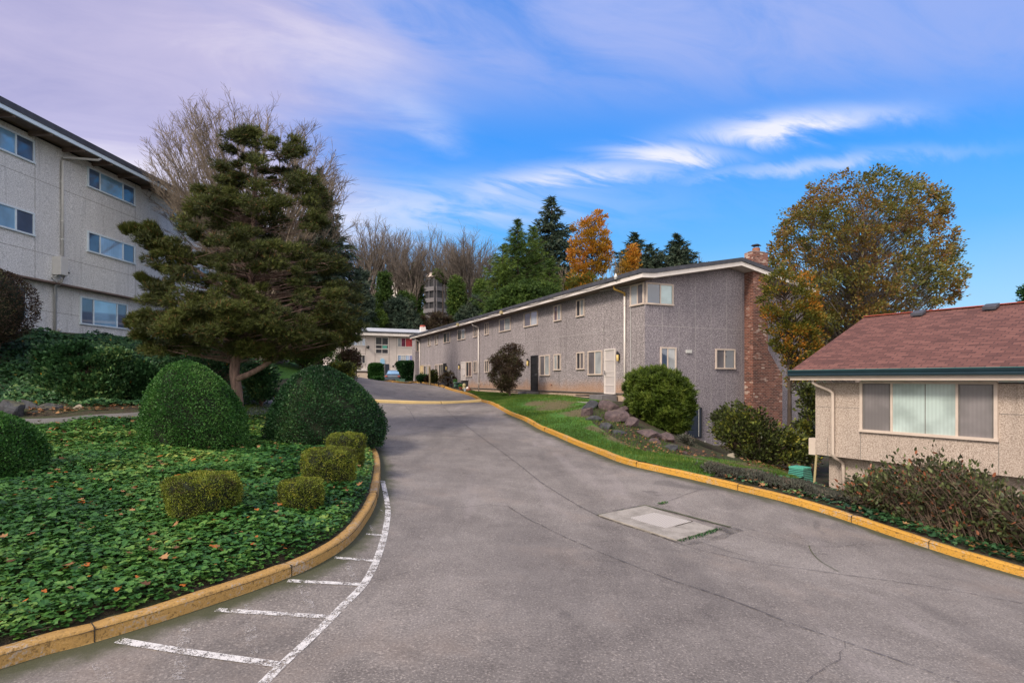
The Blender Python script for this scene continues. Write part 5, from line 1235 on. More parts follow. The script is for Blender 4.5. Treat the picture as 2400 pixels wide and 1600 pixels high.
# the pine in the bed
pine_poly = [(596, 262), (625, 290), (642, 325), (662, 305), (688, 285), (716, 308), (740, 358), (768, 440), (782, 520), (806, 575), (830, 640), (856, 700), (868, 755), (850, 792), (800, 812), (735, 815), (690, 820), (640, 850), (600, 825), (560, 838), (470, 826), (380, 838), (310, 800), (322, 760), (352, 720), (336, 668), (372, 640), (352, 590), (400, 545), (418, 480), (468, 440), (492, 400), (514, 345), (538, 290), (570, 290)]
PY = 16.6
trunk_p = [(-8.02, PY, g(-8.02, PY)-.1), (-8.1, PY, -.35), (-8.2, PY+.05, .4), (-7.9, PY+.1, 1.5), (-7.7, PY+.1, 3.2), (-7.6, PY, 5.2), (-7.5, PY, 7.4)]
pt = crown_tree('pine_tree', 'bushy pine tree with forked reddish trunk standing in the ivy bed', 'tree', pine_poly, PY, .62, 470, .27, 105, .12, 'needles', 'pine_needle', 21, trunk=trunk_p, trunk_mat='bark_pine', trunk_r=.165, flat=0, flatten=.5, power=.55, updir=.5, drop=.15, inset=.25, limb_scale=.6, shrink=.955)
lowC, _ = crown_clumps([(345, 770), (430, 808), (520, 828), (600, 842), (700, 838), (780, 806), (838, 785), (830, 730), (600, 720), (350, 730)], PY, .70, 105, .6, 77, .12)
r_ = np.random.default_rng(78); cid = np.repeat(np.arange(105), 120); off = unit(r_.normal(size=(len(cid), 3)))*(r_.random((len(cid), 1))**.5)*.34*np.array([1, 1, .5])
cloud('lower_bough', lowC[cid]+off, off+np.array([0, 0, .2])+r_.normal(size=off.shape)*.12, .125*(.7+.6*r_.random(len(cid))), 'needles', 'pine_needle', pt)
# the limb that sticks out on the left and the low fork on the right
def extra_limb(par, pts, r0, per, mat, tmat, size, tpl, cr, sd):
    r = np.random.default_rng(sd); f = chain3(pts, 5); b = MB(); b.tube(f, list(np.linspace(r0, .02, len(f))), 7); b.build('branch', tmat, par, smooth=True)
    C = np.array(f[len(f)//2:]); cid = r.integers(0, len(C), per); off = unit(r.normal(size=(per, 3)))*(r.random((per, 1))**.5)*cr*np.array([1, 1, .6])
    P = C[cid]+off; cloud('foliage', P, off+np.array([-.2, 0, .5]), size*(.7+.6*r.random(per)), tpl, mat, par)
def PP(u, v, Y): return ray(u, v, Y)
for pts, n_, cr in [([PP(560, 700, 16.6), PP(470, 640, 16.2), PP(400, 590, 16.0), PP(345, 560, 15.9)], 1500, .42), ([PP(420, 590, 16.2), PP(360, 560, 15.9), PP(318, 535, 15.9), PP(298, 540, 15.8)], 700, .22), ([PP(400, 580, 16.2), PP(370, 555, 15.9), PP(352, 528, 15.9)], 500, .2), ([PP(480, 740, 16.2), PP(400, 700, 15.9), PP(348, 665, 15.9), PP(330, 648, 15.8)], 520, .17), ([PP(460, 780, 16.2), PP(370, 745, 15.9), PP(325, 740, 15.8), PP(305, 760, 15.8)], 500, .18)]:
    extra_limb(pt, pts, .07, n_, 'pine_needle', 'bark_pine', .125, 'needles', cr, int(pts[0][0]*100) % 97)
b = MB(); b.tube(chain3([(-8.15, PY-.02, .0), PP(600, 868, PY-.1), PP(645, 838, PY-.3), PP(690, 800, PY-.5), PP(715, 760, PY-.6)], 6), list(np.linspace(.095, .04, 25)), 10); b.build('branch', 'bark_pine', pt, smooth=True)
b = MB(); b.tube(chain3([PP(660, 830, PY-.4), PP(690, 790, PY-.2), PP(700, 740, PY), PP(710, 690, PY)], 6), list(np.linspace(.10, .04, 19)), 9); b.build('branch', 'bark_pine', pt, smooth=True)

# winter tree behind the pine
bx_, by_ = (615-CX)/F*25, 25.
bt = thing('bare_tree', (bx_, by_, g(bx_, by_)), 'large leafless tree fanning out behind the pine', 'tree')
def fan_tree(base, tips, nl, seed, z_lo, z_hi, r_main, twig, nb, Ls0, dy, jit=(30, 60), start_spread=.15, fine=True):
    """limbs that sweep up from the trunk to the rim of the crown, each set with twigs"""
    r = random.Random(seed); S = []; bx, by, bz = base
    for i in range(nl):
        u, v = r.choice(tips); u += r.uniform(-jit[0], jit[0]); v += r.uniform(0, 1)**1.5*jit[1]; Yt = by+r.uniform(-dy, dy)
        tip = Vector(ray(u, v, Yt)); q = Vector((bx+r.gauss(0, start_spread), by+r.gauss(0, start_spread), r.uniform(z_lo, z_hi))); L = (tip-q).length
        f = chain3([q, q.lerp(tip, .3)+Vector((0, 0, L*.07)), q.lerp(tip, .62)+Vector((r.gauss(0, .03)*L, 0, L*.05)), tip], 5); n = len(f)
        for k in range(n-1):
            ra, rb = r_main*(1-k/n)**1.2+twig, r_main*(1-(k+1)/n)**1.2+twig; S.append((f[k], f[k+1], ra, rb))
            if k > 2:
                d = (Vector(f[k+1])-Vector(f[k])).normalized()
                for m in range(nb):
                    e = Vector(f[k]).lerp(Vector(f[k+1]), r.random())
                    dd = (d+Vector((r.gauss(0, .42), r.gauss(0, .42), r.gauss(.12, .25)))).normalized(); Ls = r.uniform(.4, 1.0)*Ls0*(1-.45*k/n)
                    for w_ in range(3):
                        e2 = e+dd*(Ls/3); S.append((tuple(e), tuple(e2), twig*(1.3-.25*w_), twig*(1.1-.25*w_)))
                        for x_ in range(2 if fine else 1):
                            d3 = (dd+Vector((r.gauss(0, .5), r.gauss(0, .5), r.gauss(.1, .3)))).normalized(); L3 = r.uniform(.14, .4)*Ls0
                            S.append((tuple(e2), tuple(e2+d3*L3), twig*.7, twig*.45))
                            if fine:
                                d4 = (d3+Vector((r.gauss(0, .5), r.gauss(0, .5), r.gauss(.1, .2)))).normalized(); e4 = e2+d3*L3*.5; S.append((tuple(e4), tuple(e4+d4*L3*.7), twig*.55, twig*.4))
                        e = e2; dd = (dd+Vector((r.gauss(0, .15), r.gauss(0, .15), .05))).normalized()
    return S
top = [(345, 385), (360, 330), (385, 285), (420, 262), (460, 240), (500, 234), (540, 230), (580, 236), (620, 240), (665, 262), (700, 280), (735, 310), (760, 350), (780, 400), (792, 450), (795, 510), (350, 430), (400, 330), (450, 300), (700, 330), (390, 400)]
b = MB(); b.tube([(bx_, by_, g(bx_, by_)-.2), (bx_, by_, 2.5)], [.32, .26], 10); b.build('trunk', 'bark_grey', bt, smooth=True)
top = [(570+(u-570)*(.96 if u < 570 else 1.03), v+28) for u, v in top]
S = fan_tree((bx_, by_, 0), top, 100, 5, 1.2, 3.2, .06, .010, 2, 1.3, 3.2, jit=(18, 34))
segs_obj('branch', S, 'bark_twig', bt)

# conifers
def conifer(name, label, u, v_top, v_base, Y, halfw_px, seed, mat='spruce_needle', group=None, sparse=1.0, droop=.35, base_z=None, size=.55, tpl='spray', taper=1.0, n=None):
    r = np.random.default_rng(seed); X = (u-CX)/F*Y; zt_ = (HV-v_top)/F*Y; zb = base_z if base_z is not None else g(X, Y); zlow = (HV-v_base)/F*Y; W_ = halfw_px/F*Y
    t = thing(name, (X, Y, zb), label, 'tree', group)
    b = MB(); b.tube([(X, Y, zb-.3), (X, Y, zt_)], [.014*(zt_-zb)+.08, .02], 8); b.build('trunk', 'bark_dark', t, smooth=True)
    H_ = zt_-zlow; lv = int((n or 34)); C = []; D_ = []; P0 = []; P1 = []; R0 = []
    for i in range(lv):
        f = (i+.5)/lv; z = zt_-H_*f; L0 = W_*(f**taper)*1.0+.15
        nb = max(5, int(6+7*f)); 
        for j in range(nb):
            if r.random() > sparse: continue
            a = 2*np.pi*(j+r.random())/nb; L = L0*r.uniform(.55, 1.12)*(1+.25*np.sin(i*2.3+j)); 
            d = np.array([np.cos(a), np.sin(a), 0]); tipdz = -droop*L*.5+.12*L
            P0.append((X, Y, z)); P1.append((X+d[0]*L, Y+d[1]*L, z+tipdz)); R0.append(.02+.012*L)
            m = max(3, int(L/ (size*.30)))
            for q in range(m):
                s = (q+r.random())/m; side = r.normal()*.22*L*(1-s*.6)
                C.append((X+d[0]*L*s-d[1]*side, Y+d[1]*L*s+d[0]*side, z+tipdz*s**1.5-abs(side)*.25+r.normal()*.06)); D_.append(d+np.array([-d[1]*side, d[0]*side, -.25])*.9)
    C = np.array(C); D_ = np.array(D_)+r.normal(size=(len(C), 3))*.25
    tubes('branch', P0, P1, R0, .012, 'bark_dark', t, n=4)
    cloud('crown', C, D_, size*(.6+.7*r.random(len(C))), tpl, mat, t, up=(0, 0, 1), flat=.4)
    return t
conifer('spruce_tree', 'dark spruce whose drooping tips edge out past the right side of the pine', 748, 395, 700, 40, 100, 31, size=.5, sparse=.85, n=36)
conifer('fir_tree', 'tallest dark fir behind the orange tree, with open layered branches', 1293, 462, 690, 78, 108, 32, size=.8, sparse=.62, droop=.05, n=32, taper=.9)
conifer('fir_tree', 'small dark fir standing between the orange tree and the lone fir', 1487, 545, 640, 85, 60, 33, size=.75, sparse=.6, n=20, droop=.1)
conifer('fir_tree', 'low dark fir with one long side branch over the roof', 1522, 572, 640, 84, 72, 34, size=.75, sparse=.55, n=14, droop=.05)
conifer('fir_tree', 'lone dark fir against blue sky above the roof ridge', 1587, 548, 640, 84, 66, 35, size=.75, sparse=.65, n=18, droop=.05)

# broad trees on the skyline right of centre
def sky_tree(*a, **k): return crown_tree(*a, **k)
conifer('pine_tree', 'tallest of the light green pines left of the dark fir', 1214, 515, 730, 62, 78, 37, mat='cedar_green', size=.55, sparse=.7, droop=-.45, n=34, tpl='needles', taper=.75)
conifer('pine_tree', 'light green pine pressed against the dark fir', 1250, 532, 740, 64, 70, 38, mat='cedar_green', size=.55, sparse=.7, droop=-.4, n=32, tpl='needles', taper=.75)
conifer('pine_tree', 'shorter light green pine beside the bare trees', 1178, 572, 740, 60, 62, 39, mat='cedar_green', size=.5, sparse=.65, droop=-.4, n=28, tpl='needles', taper=.75)
conifer('pine_tree', 'light green pine in front of the dark fir and partly under it', 1288, 610, 740, 60, 55, 40, mat='cedar_green', size=.5, sparse=.7, droop=-.3, n=22, tpl='needles', taper=.75)
sky_tree('cedar_tree', 'bright green cedar foliage just behind the long roof', 'tree', [(1165, 690), (1200, 670), (1240, 655), (1290, 665), (1325, 680), (1345, 705), (1300, 740), (1220, 765), (1140, 780), (1128, 740), (1140, 710)], 56, .5, 190, .62, 60, .38, 'spray', 'cedar_green', 42, trunk_r=.3, trunk_mat='bark_dark', flat=.2)
sky_tree('orange_tree', 'orange autumn tree glowing against the blue sky', 'tree', [(1408, 488), (1420, 510), (1415, 535), (1430, 560), (1430, 600), (1420, 640), (1380, 660), (1345, 640), (1335, 590), (1340, 540), (1352, 512), (1375, 520), (1388, 500)], 68, .7, 210, .52, 55, .26, 'leaf', 'orange_leaf', 43, trunk_r=.25, trunk_mat='bark_dark', inset=.1)
sky_tree('orange_tree', 'dull golden lower tree in front of the orange one', 'tree', [(1330, 640), (1400, 650), (1450, 660), (1440, 690), (1400, 720), (1340, 730), (1320, 690)], 60, .7, 110, .75, 50, .30, 'leaf', 'turning_leaf', 44, trunk_r=.2, trunk_mat='bark_dark')
sky_tree('orange_tree', 'thin orange tree in front of the small dark fir', 'tree', [(1470, 570), (1490, 560), (1500, 620), (1490, 660), (1450, 668), (1450, 630), (1462, 600)], 66, .7, 55, .5, 40, .28, 'leaf', 'orange_leaf', 45, trunk_r=.15, trunk_mat='bark_dark')
# big autumn alder and its smaller neighbour by the chimney
alder_poly = [(1893, 388), (1930, 400), (1962, 380), (1990, 395), (2050, 384), (2085, 400), (2150, 398), (2168, 432), (2205, 432), (2200, 470), (2215, 500), (2205, 530), (2240, 545), (2238, 580), (2222, 610), (2258, 640), (2240, 680), (2215, 720), (2120, 760), (2000, 790), (1930, 830), (1880, 870), (1810, 830), (1790, 760), (1796, 690), (1785, 640), (1800, 600), (1805, 545), (1830, 505), (1850, 455), (1895, 440)]
AY = 30.
ax0 = (2010-CX)/F*AY
crown_tree('alder_tree', 'big round autumn tree with brown green leaves behind the red shingle roof', 'tree', alder_poly, AY, .62, 1100, .36, 52, .15, 'leaf', 'alder_leaf', 51, trunk=[(ax0, AY, g(ax0, AY)), (ax0, AY, 0), (ax0+.2, AY, 4), (ax0+.3, AY, 8), (ax0+.3, AY, 10.4)], trunk_r=.22, trunk_mat='bark_grey', drop=.9, power=.6, flat=.1, updir=.2, limb_scale=.45, shrink=.955, inset=.3)
tx0 = (1850-CX)/F*24.2
crown_tree('maple_tree', 'smaller tree with orange tinged leaves hugging the brick chimney', 'tree', [(1798, 640), (1830, 622), (1890, 640), (1915, 700), (1925, 790), (1915, 860), (1895, 905), (1845, 905), (1842, 850), (1822, 840), (1800, 780), (1785, 720), (1776, 690)], 24.2, .7, 230, .28, 60, .115, 'leaf', 'turning_leaf', 52, trunk=[(tx0, 24.2, g(tx0, 24.2)), (tx0, 24.2, 0), (tx0-.2, 24.2, 3.6)], trunk_r=.12, trunk_mat='bark_dark', drop=.8)
crown_tree('understory_shrub', 'dark leafy shrub squeezed between the brick chimney and the beige house', 'shrub', [(1868, 905), (1912, 895), (1930, 960), (1925, 1080), (1880, 1090), (1862, 1020), (1880, 950)], 21.5, .7, 60, .32, 55, .13, 'leaf', 'rhododendron', 53, trunk_r=.06, trunk_mat='bark_dark')
sky_tree('distant_tree', 'sliver of a tree at the extreme edge beyond the shingle roof', 'tree', [(2392, 668), (2440, 660), (2460, 720), (2400, 730)], 60, .7, 30, .6, 40, .3, 'leaf', 'clipped_dark', 54, trunk_r=.2)

# bare trees on the hill
bare = [(868, 512, 105, 'leafless tree nearest the spruce, its crown a narrow fan', 61, .30), (905, 545, 112, 'leafless tree standing just left of the ivy clad trunk', 62, .28), (940, 545, 103, 'leafless vase shaped tree above the entrance of the cream block', 63, .38), (1000, 535, 138, 'tallest thin leafless tree, beside the hill apartments', 64, .26), (1032, 552, 142, 'open leafless tree rising directly behind the hill apartments', 65, .40), (1092, 548, 100, 'dense leafless tree right of the hill apartments', 66, .34), (1105, 560, 108, 'leafless tree close by the dense one, leaning toward the green pine', 67, .34), (1132, 580, 112, 'last leafless tree before the green pine', 68, .32), (966, 578, 98, 'short leafless tree just left of the hill apartments', 69, .12), (1066, 578, 104, 'slim leafless tree between the hill apartments and the dense tree', 70, .1), (835, 560, 108, 'leafless tree mostly hidden by the spruce', 71, .34)]
for u, v, Y, lab, sd, sp in bare:
    X = (u-CX)/F*Y; zb = g(X, Y); t = thing('bare_tree', (X, Y, zb), lab, 'tree', 'winter trees on the hillside'); w = 34+60*sp; rr_ = random.Random(sd)
    tips = [(u+w*math.sin(q), v+w*.9*(1-math.cos(q))) for q in np.linspace(-1.25, 1.25, 9)]; zf0 = (HV-735)/F*Y; zf1 = (HV-660)/F*Y
    b = MB(); nst = rr_.choice((1, 2, 2, 3))
    for q in range(nst): b.tube(chain3([(X+.5*q, Y, zb-.5), (X+.2*q, Y, zf0), (X+(q-.5)*1.0, Y, zf1)], 4), [.42, .38, .35, .33, .3, .28, .26, .22, .18], 7)
    b.build('trunk', 'bark_hill', t, smooth=True)
    segs_obj('branch', fan_tree((X, Y, 0), tips, 28, sd, zf0, zf1, .13, .026, 2, 3.2, 4.0, jit=(10, 60), start_spread=.5, fine=False), 'bark_hill', t)
sk = [(1460, 590, 80, 'faint leafless tree between the orange tree and the small fir', 72), (1660, 602, 90, 'leafless twigs peeping over the ridge right of the lone fir', 73), (1330, 600, 74, 'leafless tree between the tall fir and the orange tree', 74)]
for u, v, Y, lab, sd in sk:
    X = (u-CX)/F*Y; zb = g(X, Y); H_ = (HV-v)/F*Y-zb
    t = thing('bare_tree', (X, Y, zb), lab, 'tree')
    S = bare_tree((X, Y, zb), H_, sd, spread=.5, r0=.2, depth=5, kids=(2, 3), trunk_frac=.30, upbias=.5, shrink=.78); zmax = max(s[1][2] for s in S); k = H_/(zmax-zb)
    S = [((X+(s[0][0]-X)*k, Y+(s[0][1]-Y)*k, zb+(s[0][2]-zb)*k), (X+(s[1][0]-X)*k, Y+(s[1][1]-Y)*k, zb+(s[1][2]-zb)*k), max(s[2], .028), max(s[3], .022)) for s in S]
    segs_obj('trunk', [s for s in S if s[2] > .1], 'bark_twig', t, n=6); segs_obj('branch', [s for s in S if s[2] <= .1], 'bark_twig', t)
# ivy-clad trunks and evergreens that fill the hillside
hill = [([(893, 640), (902, 592), (912, 650), (918, 720), (916, 775), (884, 775), (884, 700)], 96, 'ivy covered trunk under the vase shaped bare tree', 81), ([(846, 712), (868, 690), (885, 720), (905, 740), (908, 780), (838, 782), (838, 740)], 92, 'bright evergreen mass by the spruce above the cream roof', 82), ([(925, 690), (950, 672), (972, 700), (975, 775), (920, 778), (918, 720)], 97, 'dark evergreen mass left of the hill apartments', 83), ([(962, 640), (978, 600), (990, 640), (988, 700), (984, 740), (966, 740), (960, 690)], 101, 'ivy wrapped trunk touching the hill apartments', 84), ([(1056, 660), (1072, 640), (1086, 670), (1090, 760), (1056, 770), (1052, 710)], 97, 'ivy wrapped trunk on the far side of the hill apartments', 85), ([(1112, 690), (1130, 640), (1148, 690), (1152, 750), (1110, 755)], 94, 'evergreen mass beside the green pine', 86), ([(1010, 636), (1040, 632), (1060, 648), (1050, 668), (1030, 655)], 124, 'ivy draped over the top of the hill apartments', 87)]
for poly, Y, lab, sd in hill:
    crown_tree('evergreen_tree', lab, 'tree', poly, Y, .6, 85, .95, 50, .55, 'spray', 'ivy_hill' if sd % 2 else 'cedar_green', sd, trunk_r=.3, trunk_mat='bark_dark', flat=.1, group='evergreens on the hillside')
for poly, Y, lab, sd, cr_ in [([(905, 720), (935, 690), (965, 715), (985, 760), (985, 790), (900, 790)], 94, 'dark evergreen thicket behind the cream roof', 91, 1.0), ([(1070, 740), (1100, 700), (1140, 690), (1160, 740), (1150, 780), (1070, 780)], 92, 'dark evergreen behind the far half of the long roof', 92, 1.0), ([(830, 660), (846, 620), (862, 650), (880, 720), (880, 790), (822, 790)], 90, 'dark tapering evergreen beside the spruce', 93, 1.0), ([(760, 640), (800, 650), (830, 690), (845, 740), (840, 790), (740, 790)], 70, 'dark evergreen filling behind the lower right of the pine', 89, 1.1), ([(660, 640), (760, 640), (770, 800), (650, 800)], 60, 'dark evergreen behind the middle of the pine', 90, 1.1)]:
    crown_tree('evergreen_tree', lab, 'tree', poly, Y, .6, 80, cr_, 55, .6, 'spray', 'spruce_needle', sd, trunk_r=.3, trunk_mat='bark_dark', flat=.1)
crown_tree('thicket_shrub', 'brown leafless thicket at the foot of the hill apartments', 'shrub', [(985, 738), (1030, 728), (1075, 742), (1085, 790), (975, 790)], 97, .6, 60, 1.0, 45, .45, 'needles', 'brown_shrub', 88, trunk_r=.2, trunk_mat='bark_dark')
# thicket cover of the slope itself
r = np.random.default_rng(99); n = 26000; X = r.uniform(-75, 10, n); Y = r.uniform(92, 150, n); Z = gz(X, Y)+r.random(n)**2*2.6
cl = np.sin(X*.9)*np.cos(Y*.7)+r.normal(size=n)*.4; Z = np.where(cl > -.3, Z, gz(X, Y)+.3)
tag(cloud('undergrowth', np.c_[X, Y, Z], r.normal(size=(n, 3))+np.array([0, 0, .6]), 1.1, 'spray', 'ivy_hill', None, (0, 0, 0)), kind='stuff')

# shrubs along the facade and elsewhere
def bush(name, label, poly, Y, depth, nc, cr, per, size, tpl, mat, sd, cat='shrub', tm='stem_brown', tr=.05, drop=1.2, **k):
    A_ = np.array(metric(poly, Y)); xm = A_[:, 0].mean() if 'x0' not in k else k.pop('x0'); zb = g(xm, Y); zt_ = A_[:, 1].max()
    lo = min(zb, A_[:, 1].min())
    return crown_tree(name, label, cat, poly, Y, depth, nc, cr, per, size, tpl, mat, sd, trunk=[(xm, Y, lo-.05), (xm, Y, lo+(zt_-lo)*.6)], trunk_r=tr, trunk_mat=tm, drop=drop, **k)
bush('brown_shrub', 'tall brown vase shaped shrub beside the dark security door', [(1150, 845), (1165, 825), (1195, 806), (1215, 808), (1228, 830), (1226, 862), (1212, 890), (1200, 918), (1172, 918), (1150, 890), (1146, 865)], 31.5, .9, 210, .26, 75, .075, 'oval', 'brown_shrub', 101, inset=.2, x0=-.12)
bush('arborvitae_shrub', 'big rounded feathery green shrub at the townhouse corner above the rocks', [(1470, 880), (1490, 866), (1540, 858), (1585, 870), (1615, 905), (1625, 955), (1615, 1000), (1590, 1020), (1560, 1022), (1500, 1005), (1475, 965), (1466, 920)], 21.6, .85, 420, .22, 60, .15, 'spray', 'arborvitae', 102, updir=.9, power=.3, shrink=.98)
bush('rhododendron_shrub', 'wide rhododendron with yellowing leaves below the brick chimney', [(1670, 975), (1700, 945), (1740, 935), (1775, 950), (1800, 990), (1840, 1000), (1880, 1020), (1905, 1060), (1900, 1090), (1850, 1100), (1780, 1090), (1720, 1070), (1690, 1040), (1672, 1005)], 20.3, .65, 250, .30, 40, .13, 'leaf', 'rhododendron', 103, power=.35)
bush('creeping_shrub', 'small grey green creeping plant at the foot of the big rounded shrub', [(1595, 1020), (1620, 1022), (1630, 1050), (1620, 1062), (1590, 1058), (1580, 1040)], 19.6, .8, 40, .14, 60, .06, 'leaf', 'heather', 104)
lathe_shrub('box_hedge', 'bright green upright clipped hedge left of the parked car', 'hedge', 881, 888, 31, 34, 66, [(.86, 0), (.98, .1), (1, .4), (1, .8), (.93, .94), (.7, 1.0), (0, 1.0)], 9000, .20, 'oval', 'clipped_green', 105, rough=.015)
lathe_shrub('box_hedge', 'low green hedge skirt at the foot of the upright hedge', 'hedge', 884, 893, 28, 8, 64.5, [(.9, 0), (1, .3), (1, .8), (.8, 1.0), (0, 1)], 4000, .18, 'oval', 'clipped_green', 106, rough=.02)
lathe_shrub('flared_hedge', 'dark flat topped hedge flaring upward at the end of the townhouses', 'hedge', 957, 897, 53, 48, 58.5, [(.38, 0), (.5, .25), (.72, .5), (.98, .8), (1, .95), (.9, 1.0), (0, 1.0)], 16000, .18, 'oval', 'clipped_dark', 107, rough=.02, dratio=.6)
bush('round_shrub', 'low rounded shrub right of the flared hedge', [(977, 880), (990, 874), (1003, 878), (1006, 895), (978, 898)], 50, .8, 50, .25, 50, .12, 'oval', 'clipped_dark', 108)
bush('round_shrub', 'upright yellowish shrub by the wooden stake', [(1010, 868), (1018, 864), (1026, 880), (1026, 898), (1008, 898)], 47, .8, 45, .25, 50, .12, 'oval', 'rhododendron', 109)
bush('brown_shrub', 'spiky brown shrub between two doors near the plant pots', [(1030, 886), (1040, 876), (1056, 870), (1066, 880), (1066, 904), (1030, 904)], 42.5, .8, 60, .25, 45, .16, 'leaf', 'brown_shrub', 110)
bush('brown_shrub', 'brown twiggy shrub just before the yellow door', [(1000, 880), (1008, 876), (1010, 898), (996, 898)], 48.5, .8, 25, .22, 45, .13, 'leaf', 'brown_shrub', 111)
bush('evergreen_shrub', 'tall brown topped round shrub in front of the cream block', [(790, 830), (812, 815), (838, 818), (846, 840), (840, 862), (820, 880), (790, 880)], 37, .8, 110, .35, 60, .13, 'oval', 'brown_shrub', 112)
bush('evergreen_shrub', 'green leafy shrub at the left edge of the upper drive', [(770, 850), (800, 845), (830, 850), (836, 875), (830, 898), (790, 905), (765, 890)], 33, .8, 130, .32, 60, .13, 'leaf', 'rhododendron', 113)
bush('evergreen_shrub', 'very dark shrub mass left of the pine trunk behind the egg shaped shrub', [(385, 830), (430, 800), (540, 805), (575, 850), (570, 920), (540, 940), (430, 930), (380, 880)], 19.5, .6, 170, .36, 60, .10, 'leaf', 'ivy_dark', 114)
bush('evergreen_shrub', 'dark broadleaf shrub right of the pine trunk', [(575, 860), (610, 840), (640, 860), (648, 900), (640, 935), (600, 948), (575, 930)], 20.5, .7, 110, .3, 60, .11, 'leaf', 'ivy_dark', 115)
bush('lawn_tree', 'low spreading green tree on the raised grass behind the dark dome', [(655, 790), (700, 780), (760, 785), (790, 810), (780, 850), (740, 862), (700, 852), (660, 850), (640, 820)], 30, .8, 130, .5, 50, .16, 'leaf', 'cedar_green', 116, cat='tree', tr=.16, tm='bark_dark', drop=.5)
bush('evergreen_shrub', 'squared ivy covered hedge standing on the bank', [(95, 822), (140, 806), (230, 806), (292, 822), (298, 900), (288, 945), (200, 960), (110, 935)], 17.6, .55, 330, .24, 100, .085, 'ivy', 'ivy_dark', 117, power=.25, inset=.1)
bush('evergreen_shrub', 'dark ivy covered mound at the end of the bank beside the egg shaped shrub', [(290, 840), (350, 838), (390, 870), (380, 940), (340, 965), (290, 955)], 18.2, .55, 150, .28, 80, .085, 'ivy', 'ivy_dark', 118, power=.3)
# low heather along the right kerb
def band(px_line, w, n, hgt, seed):
    r = np.random.default_rng(seed); L = np.array(gpx(px_line)); d = np.r_[0, np.cumsum(np.linalg.norm(np.diff(L, axis=0), axis=1))]
    s = r.random(n)*d[-1]; P = np.c_[np.interp(s, d, L[:, 0]), np.interp(s, d, L[:, 1])]+r.normal(size=(n, 2))*w
    return P, r
P, r = band([(1690, 1120), (1760, 1134), (1850, 1156), (1940, 1180), (2010, 1200)], .19, 26000, .4, 5)
z = gz(P[:, 0], P[:, 1]); lump = .17+.06*np.sin(P[:, 0]*5)*np.cos(P[:, 1]*4)
Z = z+.08+lump*np.sqrt(r.random(len(P)))
c0 = gp(1850, 1154)
t = thing('heather_hedge', c0, 'low grey green heathery hedge behind the yellow kerb', 'hedge')
cloud('foliage', np.c_[P, Z], r.normal(size=(len(P), 3))*.6+np.array([0, 0, .8]), .085, 'spray', 'heather', t)
tubes('twig', np.c_[P[:700], z[:700]+.05], np.c_[P[:700]+r.normal(size=(700, 2))*.08, Z[:700]], .007, .004, 'stem_brown', t, n=3)
# straggly laurel hedge in front of the beige house: clipped stems leaning one way, with leaf clusters
def straggly(label, px_line, Yoff, h0, h1, nst, seed, lean):
    r = np.random.default_rng(seed); L = np.array(gpx(px_line)); d = np.r_[0, np.cumsum(np.linalg.norm(np.diff(L, axis=0), axis=1))]
    c0 = L[len(L)//2]; t = thing('straggly_hedge', (*c0, g(*c0)), label, 'hedge')
    P0 = []; P1 = []; R0 = []; C = []; DD = []
    dl_ = unit((L[-1]-L[0])[None])[0]; nn = np.array([-dl_[1], dl_[0]])
    for i in range(nst):
        s = r.random()*d[-1]; b0 = np.array([np.interp(s, d, L[:, 0]), np.interp(s, d, L[:, 1])])+nn*(r.random()*.8)
        h = np.interp(s/d[-1], [0, .25, .55, 1], h0)*r.uniform(.68, 1.06)*(.92+.16*math.sin(s*2.6+seed)); z0 = g(*b0)+.05
        tip = np.array([*(b0-dl_*lean*h*r.uniform(.5, 1.3)+nn*r.normal()*.18), z0+h]); b3 = np.array([*b0, z0]); mid = b3*.45+tip*.55+np.array([*(dl_*.10*h), .04]); pts = [b3, mid, tip]
        for a, b_, ra in ((pts[0], pts[1], .0085), (pts[1], pts[2], .006)):
            P0.append(a); P1.append(b_); R0.append(ra)
        for k in range(7):
            q = r.uniform(.12, 1.0); p = mid+(tip-mid)*((q-.35)/.65) if q > .5 else b3+(mid-b3)*(q/.5)
            tw = unit((tip-b3)[None])[0]*.5+r.normal(size=3)*.5; e = p+tw*r.uniform(.12, .32); P0.append(p); P1.append(e); R0.append(.0045)
            for m in range(r.integers(1, 5)): C.append(e+r.normal(size=3)*.035); DD.append(tw+r.normal(size=3)*.6)
    tubes('stem', P0, P1, R0, np.array(R0)*.7, 'stem_brown', t, n=5)
    C = np.array(C); cloud('foliage', C, np.array(DD)+np.array([0, 0, .25]), .085*(.7+.6*r.random(len(C))), 'oval', 'viburnum', t)
    return t
straggly('straggly hedge of leaning bare stems and small leaves in front of the beige house', [(2110, 1238), (2190, 1262), (2290, 1288), (2400, 1318), (2480, 1345)], .3, [.75, 1.15, 1.25, 1.25], None, 760, 11, .6)
straggly('shorter twiggy hedge end where the downpipe meets the ground', [(2010, 1207), (2060, 1220), (2110, 1234)], .3, [.28, .4, .55, .7], None, 190, 12, .35)

# ---------------------------------------------------------------- ivy, leaves, grass
def scatter_poly(poly, dens, seed, fall=None):
    r = np.random.default_rng(seed); A_ = np.array(poly); lo, hi = A_.min(0), A_.max(0); n = int((hi-lo).prod()*dens)
    P = lo+(hi-lo)*r.random((n, 2)); P = P[inpoly(P, poly)]
    if fall is not None: P = P[r.random(len(P)) < fall(P)]
    return P, r
bed = [(-15.5, 1.2)]+[p for p in kerb_l if p[1] > 1.2 and p[1] < 15.8]
